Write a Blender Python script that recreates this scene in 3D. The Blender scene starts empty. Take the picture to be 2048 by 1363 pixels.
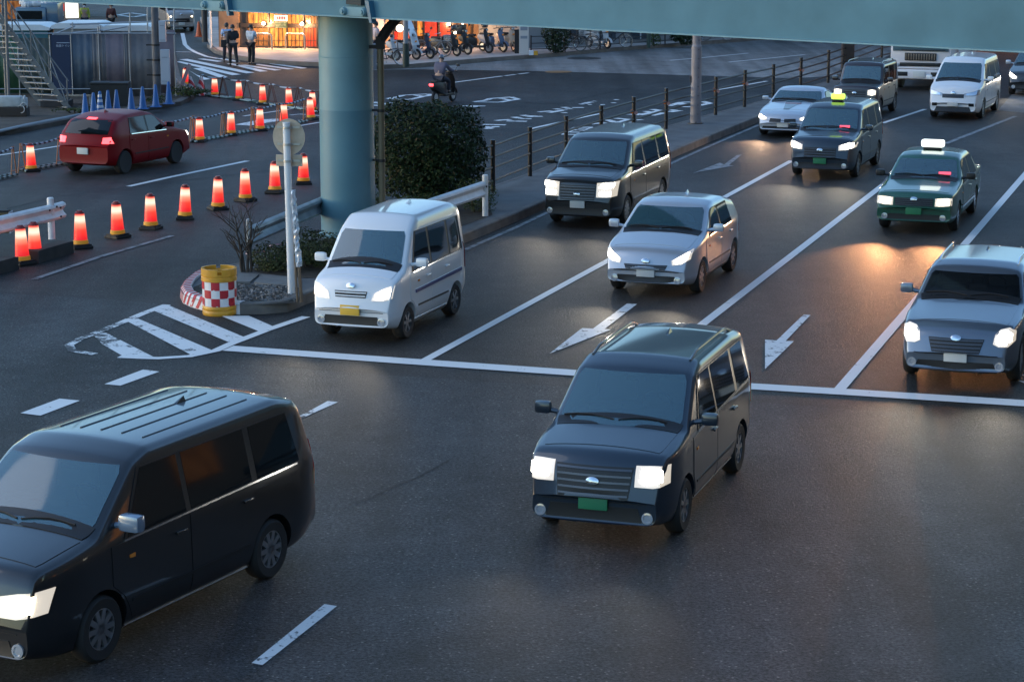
import bpy, bmesh, math, random
from math import sin, cos, pi, radians, sqrt, atan2
from mathutils import Vector, Matrix
from mathutils.bvhtree import BVHTree
random.seed(7)
S = bpy.context.scene
COL = S.collection
# ------------------------------------------------------------------ camera
FPX, CAMH, PITCH = 4400.0, 7.0, radians(11.43)
cam_d = bpy.data.cameras.new('camera'); cam = bpy.data.objects.new('camera', cam_d); COL.objects.link(cam)
cam_d.sensor_width = 36; cam_d.lens = 36*FPX/2048; cam_d.clip_end = 2000; cam_d.clip_start = 0.5
cam.location = (0, 0, CAMH); cam.rotation_euler = (pi/2-PITCH, 0, 0)
S.camera = cam
# ------------------------------------------------------------------ world, sun, exposure
W = bpy.data.worlds.new('World'); S.world = W; W.use_nodes = True
wn = W.node_tree.nodes; wl = W.node_tree.links
sky = wn.new('ShaderNodeTexSky'); sky.sky_type = 'NISHITA'; sky.sun_disc = False
SUN_EL, SUN_AZ = radians(6), radians(272)      # low behind the camera's left shoulder
sky.sun_elevation = SUN_EL; sky.sun_rotation = SUN_AZ
sky.air_density = 1.0; sky.dust_density = 0.6; sky.ozone_density = 3.2
wn['Background'].inputs[1].default_value = 0.15
hs = wn.new('ShaderNodeHueSaturation'); hs.inputs['Saturation'].default_value = .92      # thin dusk cloud greys the sky
wl.new(sky.outputs[0], hs.inputs['Color']); wl.new(hs.outputs[0], wn['Background'].inputs[0])
sd = bpy.data.lights.new('sun', 'SUN'); sun = bpy.data.objects.new('sun', sd); COL.objects.link(sun)
sd.energy = 0.11; sd.angle = radians(50); sd.color = (1.0, 0.93, 0.86)
sv = Vector((sin(SUN_AZ)*cos(radians(34)), cos(SUN_AZ)*cos(radians(34)), sin(radians(34))))
sun.rotation_euler = sv.to_track_quat('Z', 'Y').to_euler()
S.view_settings.view_transform = 'Standard'; S.view_settings.look = 'None'
S.view_settings.exposure = 2.12; S.view_settings.gamma = 1
S.cycles.use_denoising = True
S.cycles.max_bounces = 5; S.cycles.diffuse_bounces = 2; S.cycles.glossy_bounces = 3
S.cycles.transmission_bounces = 4; S.cycles.sample_clamp_indirect = 4

# ------------------------------------------------------------------ picture -> place
def ray(px, py):
    a, b = px-1024, -(py-681.5)
    F = Vector((0, cos(PITCH), -sin(PITCH))); U = Vector((0, sin(PITCH), cos(PITCH)))
    return (Vector((1, 0, 0))*a + F*FPX + U*b).normalized()
def G(px, py, z=0.0):
    d = ray(px, py); t = (z-CAMH)/d.z
    return Vector((0, 0, CAMH)) + d*t
def at_depth(px, py, Y):
    d = ray(px, py); return Vector((0, 0, CAMH)) + d*(Y/d.y)
def on_plane(px, py, p0, n):
    d = ray(px, py); o = Vector((0, 0, CAMH)); t = (p0-o).dot(n)/d.dot(n)
    return o + d*t
def ppm(Y):                        # photo pixels per metre at forward distance Y (on the ground)
    return FPX/(Y*cos(PITCH)+CAMH*sin(PITCH))

# ------------------------------------------------------------------ materials
MATS = {}
def mat(name, col=(.5, .5, .5), rough=.5, metal=0.0, emit=None, es=0.0, coat=0.0, ior=None, var=0.0, vscale=3.0, bump=0.0, bscale=40.0, spec=None):
    if name in MATS: return MATS[name]
    m = bpy.data.materials.new(name); m.use_nodes = True; MATS[name] = m
    N, L = m.node_tree.nodes, m.node_tree.links; b = N['Principled BSDF']
    b.inputs['Base Color'].default_value = (*col, 1); b.inputs['Roughness'].default_value = rough
    b.inputs['Metallic'].default_value = metal
    if coat: b.inputs['Coat Weight'].default_value = coat; b.inputs['Coat Roughness'].default_value = .06
    if ior: b.inputs['IOR'].default_value = ior
    if spec is not None: b.inputs['Specular IOR Level'].default_value = spec
    if emit: b.inputs['Emission Color'].default_value = (*emit, 1); b.inputs['Emission Strength'].default_value = es*.24
    if var or bump:
        tc = N.new('ShaderNodeTexCoord')
    if var:
        n = N.new('ShaderNodeTexNoise'); n.inputs['Scale'].default_value = vscale; n.inputs['Detail'].default_value = 6
        L.new(tc.outputs['Object'], n.inputs['Vector'])
        r = N.new('ShaderNodeValToRGB'); L.new(n.outputs[0], r.inputs[0])
        r.color_ramp.elements[0].position = .3; r.color_ramp.elements[1].position = .7
        r.color_ramp.elements[0].color = (*[max(0, c*(1-var)) for c in col], 1)
        r.color_ramp.elements[1].color = (*[min(1, c*(1+var)) for c in col], 1)
        L.new(r.outputs[0], b.inputs['Base Color'])
    if bump:
        n2 = N.new('ShaderNodeTexNoise'); n2.inputs['Scale'].default_value = bscale
        L.new(tc.outputs['Object'], n2.inputs['Vector'])
        bp = N.new('ShaderNodeBump'); bp.inputs['Strength'].default_value = bump; bp.inputs['Distance'].default_value = .02
        L.new(n2.outputs[0], bp.inputs['Height']); L.new(bp.outputs[0], b.inputs['Normal'])
    return m

def asphalt(name, dark, light, speck, tint=(1, 1, 1), rough=.5):
    m = bpy.data.materials.new(name); m.use_nodes = True; MATS[name] = m
    N, L = m.node_tree.nodes, m.node_tree.links; b = N['Principled BSDF']
    g = N.new('ShaderNodeNewGeometry')
    big = N.new('ShaderNodeTexNoise'); big.inputs['Scale'].default_value = .22; big.inputs['Detail'].default_value = 5
    mid = N.new('ShaderNodeTexNoise'); mid.inputs['Scale'].default_value = 2.2; mid.inputs['Detail'].default_value = 6
    fine = N.new('ShaderNodeTexNoise'); fine.inputs['Scale'].default_value = 24; fine.inputs['Detail'].default_value = 4; fine.inputs['Roughness'].default_value = .8
    vor = N.new('ShaderNodeTexVoronoi'); vor.inputs['Scale'].default_value = 22
    for n in (big, mid, fine, vor): L.new(g.outputs['Position'], n.inputs['Vector'])
    a1 = N.new('ShaderNodeMath'); a1.operation = 'MULTIPLY_ADD'; L.new(mid.outputs[0], a1.inputs[0]); a1.inputs[1].default_value = .5
    L.new(big.outputs[0], a1.inputs[2])
    a2 = N.new('ShaderNodeMath'); a2.operation = 'MULTIPLY_ADD'; L.new(fine.outputs[0], a2.inputs[0]); a2.inputs[1].default_value = 3.0
    L.new(a1.outputs[0], a2.inputs[2])
    nm = N.new('ShaderNodeMapRange'); nm.inputs[1].default_value = 1.90; nm.inputs[2].default_value = 2.65; L.new(a2.outputs[0], nm.inputs[0])
    r = N.new('ShaderNodeValToRGB'); L.new(nm.outputs[0], r.inputs[0])
    e = r.color_ramp.elements
    e[0].position = 0; e[0].color = (*[dark*t for t in tint], 1); e[1].position = 1; e[1].color = (*[light*t for t in tint], 1)
    r.color_ramp.interpolation = 'LINEAR'
    mr = N.new('ShaderNodeMapRange'); mr.inputs[1].default_value = .0; mr.inputs[2].default_value = .38
    mr.inputs[3].default_value = 1; mr.inputs[4].default_value = 0
    L.new(vor.outputs['Distance'], mr.inputs[0])
    wn_ = N.new('ShaderNodeTexWhiteNoise'); L.new(vor.outputs['Position'], wn_.inputs['Vector'])
    gt = N.new('ShaderNodeMath'); gt.operation = 'GREATER_THAN'; gt.inputs[1].default_value = .88; L.new(wn_.outputs['Value'], gt.inputs[0])
    mu = N.new('ShaderNodeMath'); mu.operation = 'MULTIPLY'; L.new(mr.outputs[0], mu.inputs[0]); L.new(gt.outputs[0], mu.inputs[1])
    mx = N.new('ShaderNodeMixRGB'); L.new(mu.outputs[0], mx.inputs[0]); L.new(r.outputs[0], mx.inputs[1]); mx.inputs[2].default_value = (speck, speck, speck*.95, 1)
    # worn wheel tracks and oil drips run along the traffic direction
    mpn = N.new('ShaderNodeMapping'); mpn.inputs['Rotation'].default_value = (0, 0, radians(18.5)); mpn.inputs['Scale'].default_value = (1.0, .045, 1)
    L.new(g.outputs['Position'], mpn.inputs[0]); st = N.new('ShaderNodeTexNoise'); st.inputs['Scale'].default_value = 1.1; st.inputs['Detail'].default_value = 5; L.new(mpn.outputs[0], st.inputs['Vector'])
    sr = N.new('ShaderNodeValToRGB'); L.new(st.outputs[0], sr.inputs[0]); sr.color_ramp.elements[0].position = .36; sr.color_ramp.elements[0].color = (.62, .61, .60, 1); sr.color_ramp.elements[1].position = .62; sr.color_ramp.elements[1].color = (1.12, 1.11, 1.10, 1)
    blo = N.new('ShaderNodeTexNoise'); blo.inputs['Scale'].default_value = .9; blo.inputs['Detail'].default_value = 7; blo.inputs['Roughness'].default_value = .7; L.new(g.outputs['Position'], blo.inputs['Vector'])
    br = N.new('ShaderNodeValToRGB'); L.new(blo.outputs[0], br.inputs[0]); br.color_ramp.elements[0].position = .32; br.color_ramp.elements[0].color = (.72, .70, .68, 1); br.color_ramp.elements[1].position = .50; br.color_ramp.elements[1].color = (1, 1, 1, 1)
    m1 = N.new('ShaderNodeMixRGB'); m1.blend_type = 'MULTIPLY'; m1.inputs[0].default_value = 1; L.new(mx.outputs[0], m1.inputs[1]); L.new(sr.outputs[0], m1.inputs[2])
    m2 = N.new('ShaderNodeMixRGB'); m2.blend_type = 'MULTIPLY'; m2.inputs[0].default_value = 1; L.new(m1.outputs[0], m2.inputs[1]); L.new(br.outputs[0], m2.inputs[2])
    L.new(m2.outputs[0], b.inputs['Base Color'])
    b.inputs['Roughness'].default_value = rough; b.inputs['Specular IOR Level'].default_value = .28
    bp = N.new('ShaderNodeBump'); bp.inputs['Strength'].default_value = 1.0; bp.inputs['Distance'].default_value = .02
    L.new(fine.outputs[0], bp.inputs['Height']); L.new(bp.outputs[0], b.inputs['Normal'])
    return m

def road_paint(name, wear, col=(.72, .73, .72)):
    m = bpy.data.materials.new(name); m.use_nodes = True; MATS[name] = m
    N, L = m.node_tree.nodes, m.node_tree.links; b = N['Principled BSDF']
    g = N.new('ShaderNodeNewGeometry')
    n = N.new('ShaderNodeTexNoise'); n.inputs['Scale'].default_value = 3.2; n.inputs['Detail'].default_value = 9; n.inputs['Roughness'].default_value = .72
    n2 = N.new('ShaderNodeTexNoise'); n2.inputs['Scale'].default_value = 26; n2.inputs['Detail'].default_value = 4
    for q in (n, n2): L.new(g.outputs['Position'], q.inputs['Vector'])
    ad = N.new('ShaderNodeMath'); ad.operation = 'MULTIPLY_ADD'; L.new(n2.outputs[0], ad.inputs[0]); ad.inputs[1].default_value = .35; L.new(n.outputs[0], ad.inputs[2])
    r = N.new('ShaderNodeValToRGB'); L.new(ad.outputs[0], r.inputs[0])
    e = r.color_ramp.elements
    e[0].position = wear; e[0].color = (.05, .052, .055, 1); e[1].position = wear+.07; e[1].color = (*col, 1)
    L.new(r.outputs[0], b.inputs['Base Color']); b.inputs['Roughness'].default_value = .6
    return m

# ------------------------------------------------------------------ mesh builder
class MB:
    def __init__(s): s.v, s.f = [], []
    def add(s, vs, fs):
        o = len(s.v); s.v += [tuple(p) for p in vs]; s.f += [tuple(i+o for i in f) for f in fs]; return s
    def box(s, c, size, M=None, taper=1.0):
        hx, hy, hz = [d/2 for d in size]; vs = []
        for z, t in ((-hz, 1), (hz, taper)):
            for x, y in ((-hx, -hy), (hx, -hy), (hx, hy), (-hx, hy)):
                p = Vector((x*t, y*t, z)); p = (M @ p) if M else p
                vs.append(p + Vector(c))
        return s.add(vs, [(3, 2, 1, 0), (4, 5, 6, 7), (0, 1, 5, 4), (1, 2, 6, 5), (2, 3, 7, 6), (3, 0, 4, 7)])
    def rbox(s, c, size, b=.02, M=None):           # box with bevelled edges
        bm = bmesh.new(); bmesh.ops.create_cube(bm, size=1)
        for v in bm.verts: v.co = Vector((v.co.x*size[0], v.co.y*size[1], v.co.z*size[2]))
        bmesh.ops.bevel(bm, geom=bm.edges[:], offset=min(b, min(size)*.45), segments=2, profile=.6, affect='EDGES')
        vs = [((M @ v.co) if M else v.co)+Vector(c) for v in bm.verts]; bm.verts.index_update()
        fs = [[v.index for v in f.verts] for f in bm.faces]; bm.free()
        return s.add(vs, fs)
    def cyl(s, p0, p1, r0, r1=None, n=12, caps=True):
        p0, p1 = Vector(p0), Vector(p1); r1 = r0 if r1 is None else r1
        d = (p1-p0).normalized(); a = d.orthogonal().normalized(); b = d.cross(a)
        vs = [p0+(a*cos(2*pi*i/n)+b*sin(2*pi*i/n))*r0 for i in range(n)]+[p1+(a*cos(2*pi*i/n)+b*sin(2*pi*i/n))*r1 for i in range(n)]
        fs = [(i, (i+1) % n, n+(i+1) % n, n+i) for i in range(n)]
        if caps: fs += [tuple(range(n))[::-1], tuple(range(n, 2*n))]
        return s.add(vs, fs)
    def tube(s, pts, r, n=8, r_end=None):
        pts = [Vector(p) for p in pts]; k = len(pts); vs = []; prev = None
        for i, p in enumerate(pts):
            d = (pts[min(i+1, k-1)]-pts[max(i-1, 0)])
            d = d.normalized() if d.length > 1e-9 else Vector((0, 0, 1))
            a = d.orthogonal().normalized() if prev is None else (prev-d*prev.dot(d)).normalized()
            prev = a; b = d.cross(a); rr = r if r_end is None else r+(r_end-r)*i/max(1, k-1)
            vs += [p+(a*cos(2*pi*j/n)+b*sin(2*pi*j/n))*rr for j in range(n)]
        fs = [(i*n+j, i*n+(j+1) % n, (i+1)*n+(j+1) % n, (i+1)*n+j) for i in range(k-1) for j in range(n)]
        fs += [tuple(range(n))[::-1], tuple((k-1)*n+j for j in range(n))]
        return s.add(vs, fs)
    def lathe(s, prof, n=24, M=None):              # prof: (r, h); axis z, M places it
        vs = []
        for r, h in prof:
            for i in range(n):
                p = Vector((r*cos(2*pi*i/n), r*sin(2*pi*i/n), h)); vs.append((M @ p) if M else p)
        k = len(prof)
        fs = [(i*n+j, i*n+(j+1) % n, (i+1)*n+(j+1) % n, (i+1)*n+j) for i in range(k-1) for j in range(n)]
        if prof[0][0] > 1e-6: fs.append(tuple(range(n))[::-1])
        if prof[-1][0] > 1e-6: fs.append(tuple((k-1)*n+j for j in range(n)))
        return s.add(vs, fs)
    def torus(s, c, axis, R, r, n=24, k=8):
        axis = Vector(axis).normalized(); a = axis.orthogonal().normalized(); b = axis.cross(a); c = Vector(c); vs = []
        for i in range(n):
            d = a*cos(2*pi*i/n)+b*sin(2*pi*i/n)
            vs += [c+d*(R+r*cos(2*pi*j/k))+axis*r*sin(2*pi*j/k) for j in range(k)]
        fs = [(i*k+j, i*k+(j+1) % k, ((i+1) % n)*k+(j+1) % k, ((i+1) % n)*k+j) for i in range(n) for j in range(k)]
        return s.add(vs, fs)
    def prism(s, pts, z0, z1):                     # pts: 2-D outline (ccw or cw); vertical walls, both caps
        n = len(pts); vs = [(p[0], p[1], z0) for p in pts]+[(p[0], p[1], z1) for p in pts]
        fs = [(i, (i+1) % n, n+(i+1) % n, n+i) for i in range(n)]+[tuple(range(n))[::-1], tuple(range(n, 2*n))]
        return s.add(vs, fs)
    def slab(s, q, t):                              # quad (4 points) thickened by t along its normal (both sides)
        q = [Vector(p) for p in q]; n = (q[1]-q[0]).cross(q[3]-q[0]).normalized()*t/2
        return s.add([p-n for p in q]+[p+n for p in q], [(3, 2, 1, 0), (4, 5, 6, 7), (0, 1, 5, 4), (1, 2, 6, 5), (2, 3, 7, 6), (3, 0, 4, 7)])
    def build(s, name, m, parent=None, smooth=None, loc=None):
        me = bpy.data.meshes.new(name)
        o0 = Vector(loc) if loc is not None else Vector((0, 0, 0))
        me.from_pydata([tuple(Vector(p)-o0) for p in s.v], [], s.f); me.update()
        bm = bmesh.new(); bm.from_mesh(me); bmesh.ops.recalc_face_normals(bm, faces=bm.faces[:]); bm.to_mesh(me); bm.free()
        for mm in (m if isinstance(m, (list, tuple)) else [m]): me.materials.append(mm)
        if smooth is not None:
            me.polygons.foreach_set('use_smooth', [True]*len(me.polygons)); me.set_sharp_from_angle(angle=radians(smooth))
        o = bpy.data.objects.new(name, me); COL.objects.link(o)
        if loc is not None: o.location = loc
        if parent: o.parent = parent
        return o

def tag(o, label=None, cat=None, group=None, kind=None):
    for k, v in (('label', label), ('category', cat), ('group', group), ('kind', kind)):
        if v: o[k] = v
    return o
def empty(name, loc, label, cat, group=None, rz=0.0):
    o = bpy.data.objects.new(name, None); COL.objects.link(o); o.empty_display_size = .3
    o.location = loc; o.rotation_euler = (0, 0, rz); return tag(o, label, cat, group)
def copy_tree(o, parent=None):
    c = o.copy(); COL.objects.link(c)
    if parent: c.parent = parent
    for ch in list(o.children): copy_tree(ch, c)
    return c
def text_mesh(body, size, name, m, parent=None, M=None, extrude=.004):
    cu = bpy.data.curves.new(name, 'FONT'); cu.body = body; cu.size = size; cu.align_x = 'CENTER'; cu.align_y = 'CENTER'; cu.extrude = extrude
    t = bpy.data.objects.new(name+'_curve', cu); COL.objects.link(t)
    dg = bpy.context.evaluated_depsgraph_get(); me = bpy.data.meshes.new_from_object(t.evaluated_get(dg))
    bpy.data.objects.remove(t); bpy.data.curves.remove(cu)
    me.materials.clear(); me.materials.append(m); me.name = name
    o = bpy.data.objects.new(name, me); COL.objects.link(o)
    if M is not None: me.transform(M)
    if parent: o.parent = parent
    return o

# ------------------------------------------------------------------ common materials
A_DARK = asphalt('asphalt_lanes', .004, .070, .20, (1.02, 1.0, .99), .6)
A_MID = asphalt('asphalt_junction', .005, .088, .28, (.92, 1.0, 1.08), .6)
A_LEFT = asphalt('asphalt_side_road', .006, .085, .2, (1.03, 1.0, .96), .6)
A_PALE = asphalt('pale_pavement', .15, .30, .34, (1.0, .99, .98), .7)
PAINT = road_paint('road_paint', .47); WORN = road_paint('worn_road_paint', .66); FAINT = road_paint('faint_road_paint', .60, (.22, .23, .24))
MILD = road_paint('scuffed_road_paint', .55)
CONC = mat('kerb_concrete', (.13, .12, .11), .8, var=.3, vscale=2.5, bump=.3, bscale=30)
TILE = mat('island_paving', (.11, .11, .11), .75, var=.25, vscale=1.5, bump=.3, bscale=25)
BLACK = mat('black_rubber', (.012, .012, .013), .6)
TYRE = mat('tyre_rubber', (.018, .018, .019), .75)
CHROME = mat('chrome', (.75, .76, .78), .18, 1.0)
ALLOY = mat('alloy_wheel', (.45, .46, .48), .3, .9)
STEEL = mat('galvanised_steel', (.42, .45, .47), .5, .4, var=.2, vscale=6)
WHITE_STEEL = mat('white_painted_steel', (.72, .73, .74), .45, var=.10, vscale=5)
TRIM = mat('black_trim', (.015, .015, .016), .4)
# ================================================================== ground and markings
def structure(o): o['kind'] = 'structure'; return o
gb = MB(); gb.add([(-700, -200, 0), (700, -200, 0), (700, 1200, 0), (-700, 1200, 0)], [(0, 1, 2, 3)])
structure(gb.build('road', A_DARK))
ZN = [0]
def sheet(name, px, z, m):
    ZN[0] += 1; z += ZN[0]*.00006
    mb = MB(); mb.add([Vector((p.x, p.y, z)) for p in (G(*q) for q in px)], [tuple(range(len(px)))])
    return structure(mb.build(name, m))
def resample(P, step):
    out = [P[0]]
    for a, b in zip(P, P[1:]):
        n = max(1, int((b-a).length/step)); out += [a.lerp(b, i/n) for i in range(1, n+1)]
    return out
def offset_line(P, d):
    out = []
    for i, p in enumerate(P):
        t = (P[min(i+1, len(P)-1)]-P[max(i-1, 0)]); t.z = 0; t.normalize()
        out.append(p+Vector((-t.y, t.x, 0))*d)
    return out
def strip(name, px, width, m, z=.010):
    ZN[0] += 1; z += ZN[0]*.00006
    P = [G(*q) for q in px]; a = offset_line(P, width/2); b = offset_line(P, -width/2); n = len(P); mb = MB()
    mb.add([Vector((p.x, p.y, z)) for p in a+b], [(i, i+1, n+i+1, n+i) for i in range(n-1)])
    return structure(mb.build(name, m))

# junction surfacing: paler asphalt patches in front of the stop line and along the side road
sheet('junction_surface', [(-60, 583), (210, 598), (330, 607), (350, 640), (330, 690), (400, 722), (700, 745), (1160, 775), (1497, 803), (2110, 850), (2300, 1500), (-300, 1500)], .004, A_MID)
sheet('side_road_surface', [(-80, 300), (60, 285), (180, 262), (380, 226), (480, 235), (640, 250), (640, 330), (300, 368), (120, 392), (-80, 440)], .004, A_LEFT)
sheet('far_road_surface', [(700, 141), (830, 139), (1100, 143), (1383, 151), (1590, 157), (1700, 150), (1800, 100), (1900, 60), (1500, 60), (1300, 92), (1060, 117), (900, 131), (800, 138)], .004, A_PALE)
sheet('near_road_pale_surface', [(1996, 221), (2110, 232), (2400, 100), (2100, 100)], .004, A_PALE)
sheet('asphalt_repair', [(1010, 196), (1120, 172), (1300, 152), (1372, 156), (1250, 178), (1120, 208), (1050, 206)], .004, A_DARK)
# lane lines
strip('lane_line', [(848, 722), (1583, 322)], .16, PAINT); strip('lane_line', [(1765, 247), (1850, 219)], .15, PAINT)
strip('lane_line', [(1380, 668), (1768, 369)], .17, PAINT); strip('lane_line', [(1768, 369), (1797, 333)], .15, FAINT)
strip('lane_line', [(1891, 288), (2031, 233)], .16, FAINT)
strip('lane_line', [(1680, 778), (2060, 338)], .17, PAINT)
strip('edge_line', [(930, 500), (1031, 456), (1090, 428), (1337, 330), (1400, 301), (1514, 252), (1600, 221)], .12, FAINT)
strip('stop_line', [(456, 697), (800, 722), (1160, 747), (1433, 769), (1700, 785), (2110, 811)], .40, PAINT)
def poly(name, px, m=None): return sheet(name, px, .010, m or PAINT)
# hatched nose before the island
strip('hatch_border', [(238, 714), (280, 716), (317, 717), (379, 713), (431, 702), (462, 688), (535, 660), (612, 634)], .17, PAINT)
strip('hatch_border', [(334, 610), (290, 626), (238, 648)], .16, MILD); strip('hatch_border', [(203, 662), (159, 679), (138, 691), (145, 702), (190, 709)], .15, WORN)
strip('hatch_border', [(238, 648), (203, 662)], .16, WORN)
poly('hatch_stripe', [(305, 621), (336, 611), (491, 676), (462, 687)], MILD); poly('hatch_stripe', [(252, 642), (276, 638), (426, 702), (383, 711)], MILD)
poly('hatch_stripe', [(186, 670), (212, 666), (240, 681), (205, 690)], WORN)
poly('hatch_stripe', [(206, 690), (241, 681), (306, 714), (246, 713)], MILD); poly('hatch_stripe', [(443, 633), (497, 632), (552, 656), (524, 666)])
for q in ([(209, 769), (241, 772), (319, 744), (286, 740)], [(41, 827), (81, 832), (160, 802), (119, 798)], [(624, 820), (640, 821), (676, 805), (655, 803)], [(503, 1327), (525, 1331), (674, 1213), (649, 1209)]):
    poly('guide_dash', q, MILD if q[0][1] > 1000 else PAINT)
poly('guide_dash', [(540, 862), (556, 860), (640, 821), (624, 820)], WORN)
# arrows
poly('lane_arrow', [(1099, 708), (1164, 657), (1186, 658), (1254, 608), (1274, 609), (1209, 659), (1222, 660)], MILD)
poly('lane_arrow', [(1530, 739), (1530, 680), (1553, 682), (1607, 630), (1621, 631), (1571, 683), (1588, 683)], MILD)
poly('lane_arrow', [(1953, 752), (1944, 737), (1964, 738)], FAINT)
poly('lane_arrow', [(1386, 347), (1440, 326), (1448, 330), (1474, 311), (1484, 310), (1458, 331), (1468, 332)], FAINT)
poly('guide_dash', [(2036, 762), (2050, 768), (2060, 771), (2060, 765)], MILD); poly('guide_dash', [(2040, 750), (2060, 756), (2060, 751)], MILD)
# side road lines
strip('lane_line', [(-40, 317), (0, 311), (53, 303), (133, 290.6), (200, 280)], .13, PAINT); strip('lane_line', [(257, 373.6), (340, 355), (495, 322.5)], .17, PAINT)
strip('edge_line', [(69, 559), (200, 514), (345, 472)], .13, FAINT)
strip('lane_line', [(487, 233), (560, 222), (612, 214)], .13, PAINT); strip('lane_line', [(601, 252), (636, 246), (700, 236)], .13, PAINT)
poly('lane_arrow', [(470, 250), (520, 240), (560, 238), (562, 242), (530, 247), (500, 252)], MILD); strip('lane_line', [(581, 231), (600, 229), (640, 232)], .13, PAINT)
# far carriageway
strip('lane_line', [(908, 165.5), (1004, 153)], .15, PAINT); strip('lane_line', [(1010, 152.3), (1031, 149.7)], .15, PAINT); strip('lane_line', [(1037, 148.8), (1057, 146.5)], .15, PAINT)
strip('lane_line', [(1340, 121.5), (1400, 116.5), (1497, 107)], .15, PAINT); strip('lane_line', [(1457, 125), (1610, 110)], .15, PAINT)
strip('lane_line', [(1407, 185), (1450, 178), (1534, 163)], .15, PAINT); strip('lane_line', [(1060, 258.5), (1130, 243), (1205, 227)], .15, PAINT)
# painted characters on the far carriageway (seen from the side, strokes as they lie on the road)
def strokes(name, segs, o, k, w):
    mb = MB()
    for x0, y0, x1, y1 in segs:
        a, b = G(o[0]+x0/k, o[1]+y0/k), G(o[0]+x1/k, o[1]+y1/k); t = (b-a).normalized(); n = Vector((-t.y, t.x, 0))*w/2
        i = random.uniform(0, .0015)
        mb.add([Vector((p.x, p.y, .010+i)) for p in (a+n, b+n, b-n, a-n)], [(0, 1, 2, 3)])
    return structure(mb.build(name, MILD))
strokes('road_character', [(20, 635, 290, 640), (70, 606, 330, 612), (125, 580, 345, 584), (180, 560, 390, 560), (20, 635, 220, 545), (270, 640, 420, 545), (220, 545, 420, 545)], (1120, 170), 6.4, .22)
strokes('road_character', [(380, 505, 580, 487), (600, 450, 700, 475), (710, 430, 880, 445), (640, 480, 770, 470), (520, 505, 700, 500), (700, 500, 880, 445), (850, 485, 920, 480), (970, 452, 1060, 448)], (1120, 170), 6.4, .25)
strokes('road_character', [(880, 385, 1060, 370), (1000, 392, 1320, 325), (1090, 340, 1180, 355), (1180, 315, 1290, 335), (1170, 395, 1330, 360), (1400, 350, 1540, 330), (1400, 330, 1470, 320)], (1120, 170), 6.4, .27)
strokes('road_character', [(1390, 272, 1560, 225), (1560, 225, 1670, 222), (1560, 282, 1670, 285), (1760, 270, 1920, 238), (1920, 238, 1810, 212), (1500, 255, 1610, 240), (1670, 285, 1760, 270)], (1120, 170), 6.4, .26)
strokes('road_character', [(40, 382, 330, 388), (60, 435, 160, 430), (150, 412, 250, 410), (60, 410, 150, 425)], (960, 190), 6.4, .26)
strokes('road_character', [(200, 332, 390, 318), (340, 337, 600, 342), (430, 285, 510, 300), (540, 262, 610, 272), (490, 308, 660, 310), (690, 280, 800, 278), (620, 285, 700, 270)], (960, 190), 6.4, .26)
strokes('road_character', [(750, 222, 920, 208), (880, 230, 1090, 195), (960, 180, 1030, 190), (1060, 160, 1130, 170), (1090, 182, 1180, 180), (1180, 167, 1330, 165), (1040, 232, 1115, 230)], (960, 190), 6.4, .24)
strokes('road_character', [(1270, 122, 1330, 120), (1330, 115, 1390, 100), (1385, 98, 1450, 95), (1455, 84, 1480, 82), (1715, 65, 1775, 63), (1680, 105, 1740, 103), (1540, 128, 1600, 128), (1380, 126, 1430, 125)], (960, 190), 6.4, .22)
for bx in ([(215, 1012), (475, 1022), (640, 985), (740, 970), (690, 955), (400, 970), (350, 985)], [(1255, 1050), (1560, 1055), (1700, 1030), (1785, 1020), (1700, 992), (1450, 1010), (1400, 1030)]):
    strokes('road_character', [(*a, *b) for a, b in zip(bx, bx[1:]+bx[:1])]+[((bx[5][0]+bx[4][0])/2, bx[5][1]-2, bx[2][0], bx[2][1]+2)], (740, 30), 6.02, .22)
strokes('road_character', [(20, 1090, 130, 1095), (150, 1080, 290, 1060), (20, 1052, 100, 1065), (100, 1075, 220, 1068)], (740, 30), 6.02, .3)
strokes('road_character', [(1100, 1097, 1390, 1100), (1180, 1107, 1300, 1106)], (740, 30), 6.02, .25)
# crosswalk
def cz(q): return [(320+x/6.02, y/6.02) for x, y in q]
for q in ([(680, 708), (760, 705), (970, 743), (895, 748)], [(450, 714), (530, 711), (760, 741), (690, 750)], [(1310, 772), (1370, 768), (1775, 824), (1700, 831)],
          [(1120, 780), (1190, 776), (1620, 835), (1540, 841)], [(960, 788), (1030, 784), (1465, 847), (1380, 854)], [(800, 770), (870, 766), (1300, 862), (1205, 869)],
          [(230, 720), (330, 714), (1140, 880), (1040, 889)], [(185, 748), (235, 740), (975, 901), (870, 911)], [(400, 828), (500, 822), (815, 930), (720, 940)], [(340, 845), (440, 905), (610, 958), (520, 966)]):
    poly('crosswalk_stripe', cz(q))
strip('edge_line', cz([(270, 405), (300, 540), (350, 590), (430, 635), (560, 685), (700, 710)]), .2, PAINT); strip('edge_line', cz([(185, 627), (380, 632)]), .18, PAINT)
strokes('road_diamond', [(1210, 155, 1340, 135), (1340, 135, 1500, 155), (1500, 155, 1360, 178), (1360, 178, 1210, 155)], (0, 0), 5.12, .3)
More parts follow.
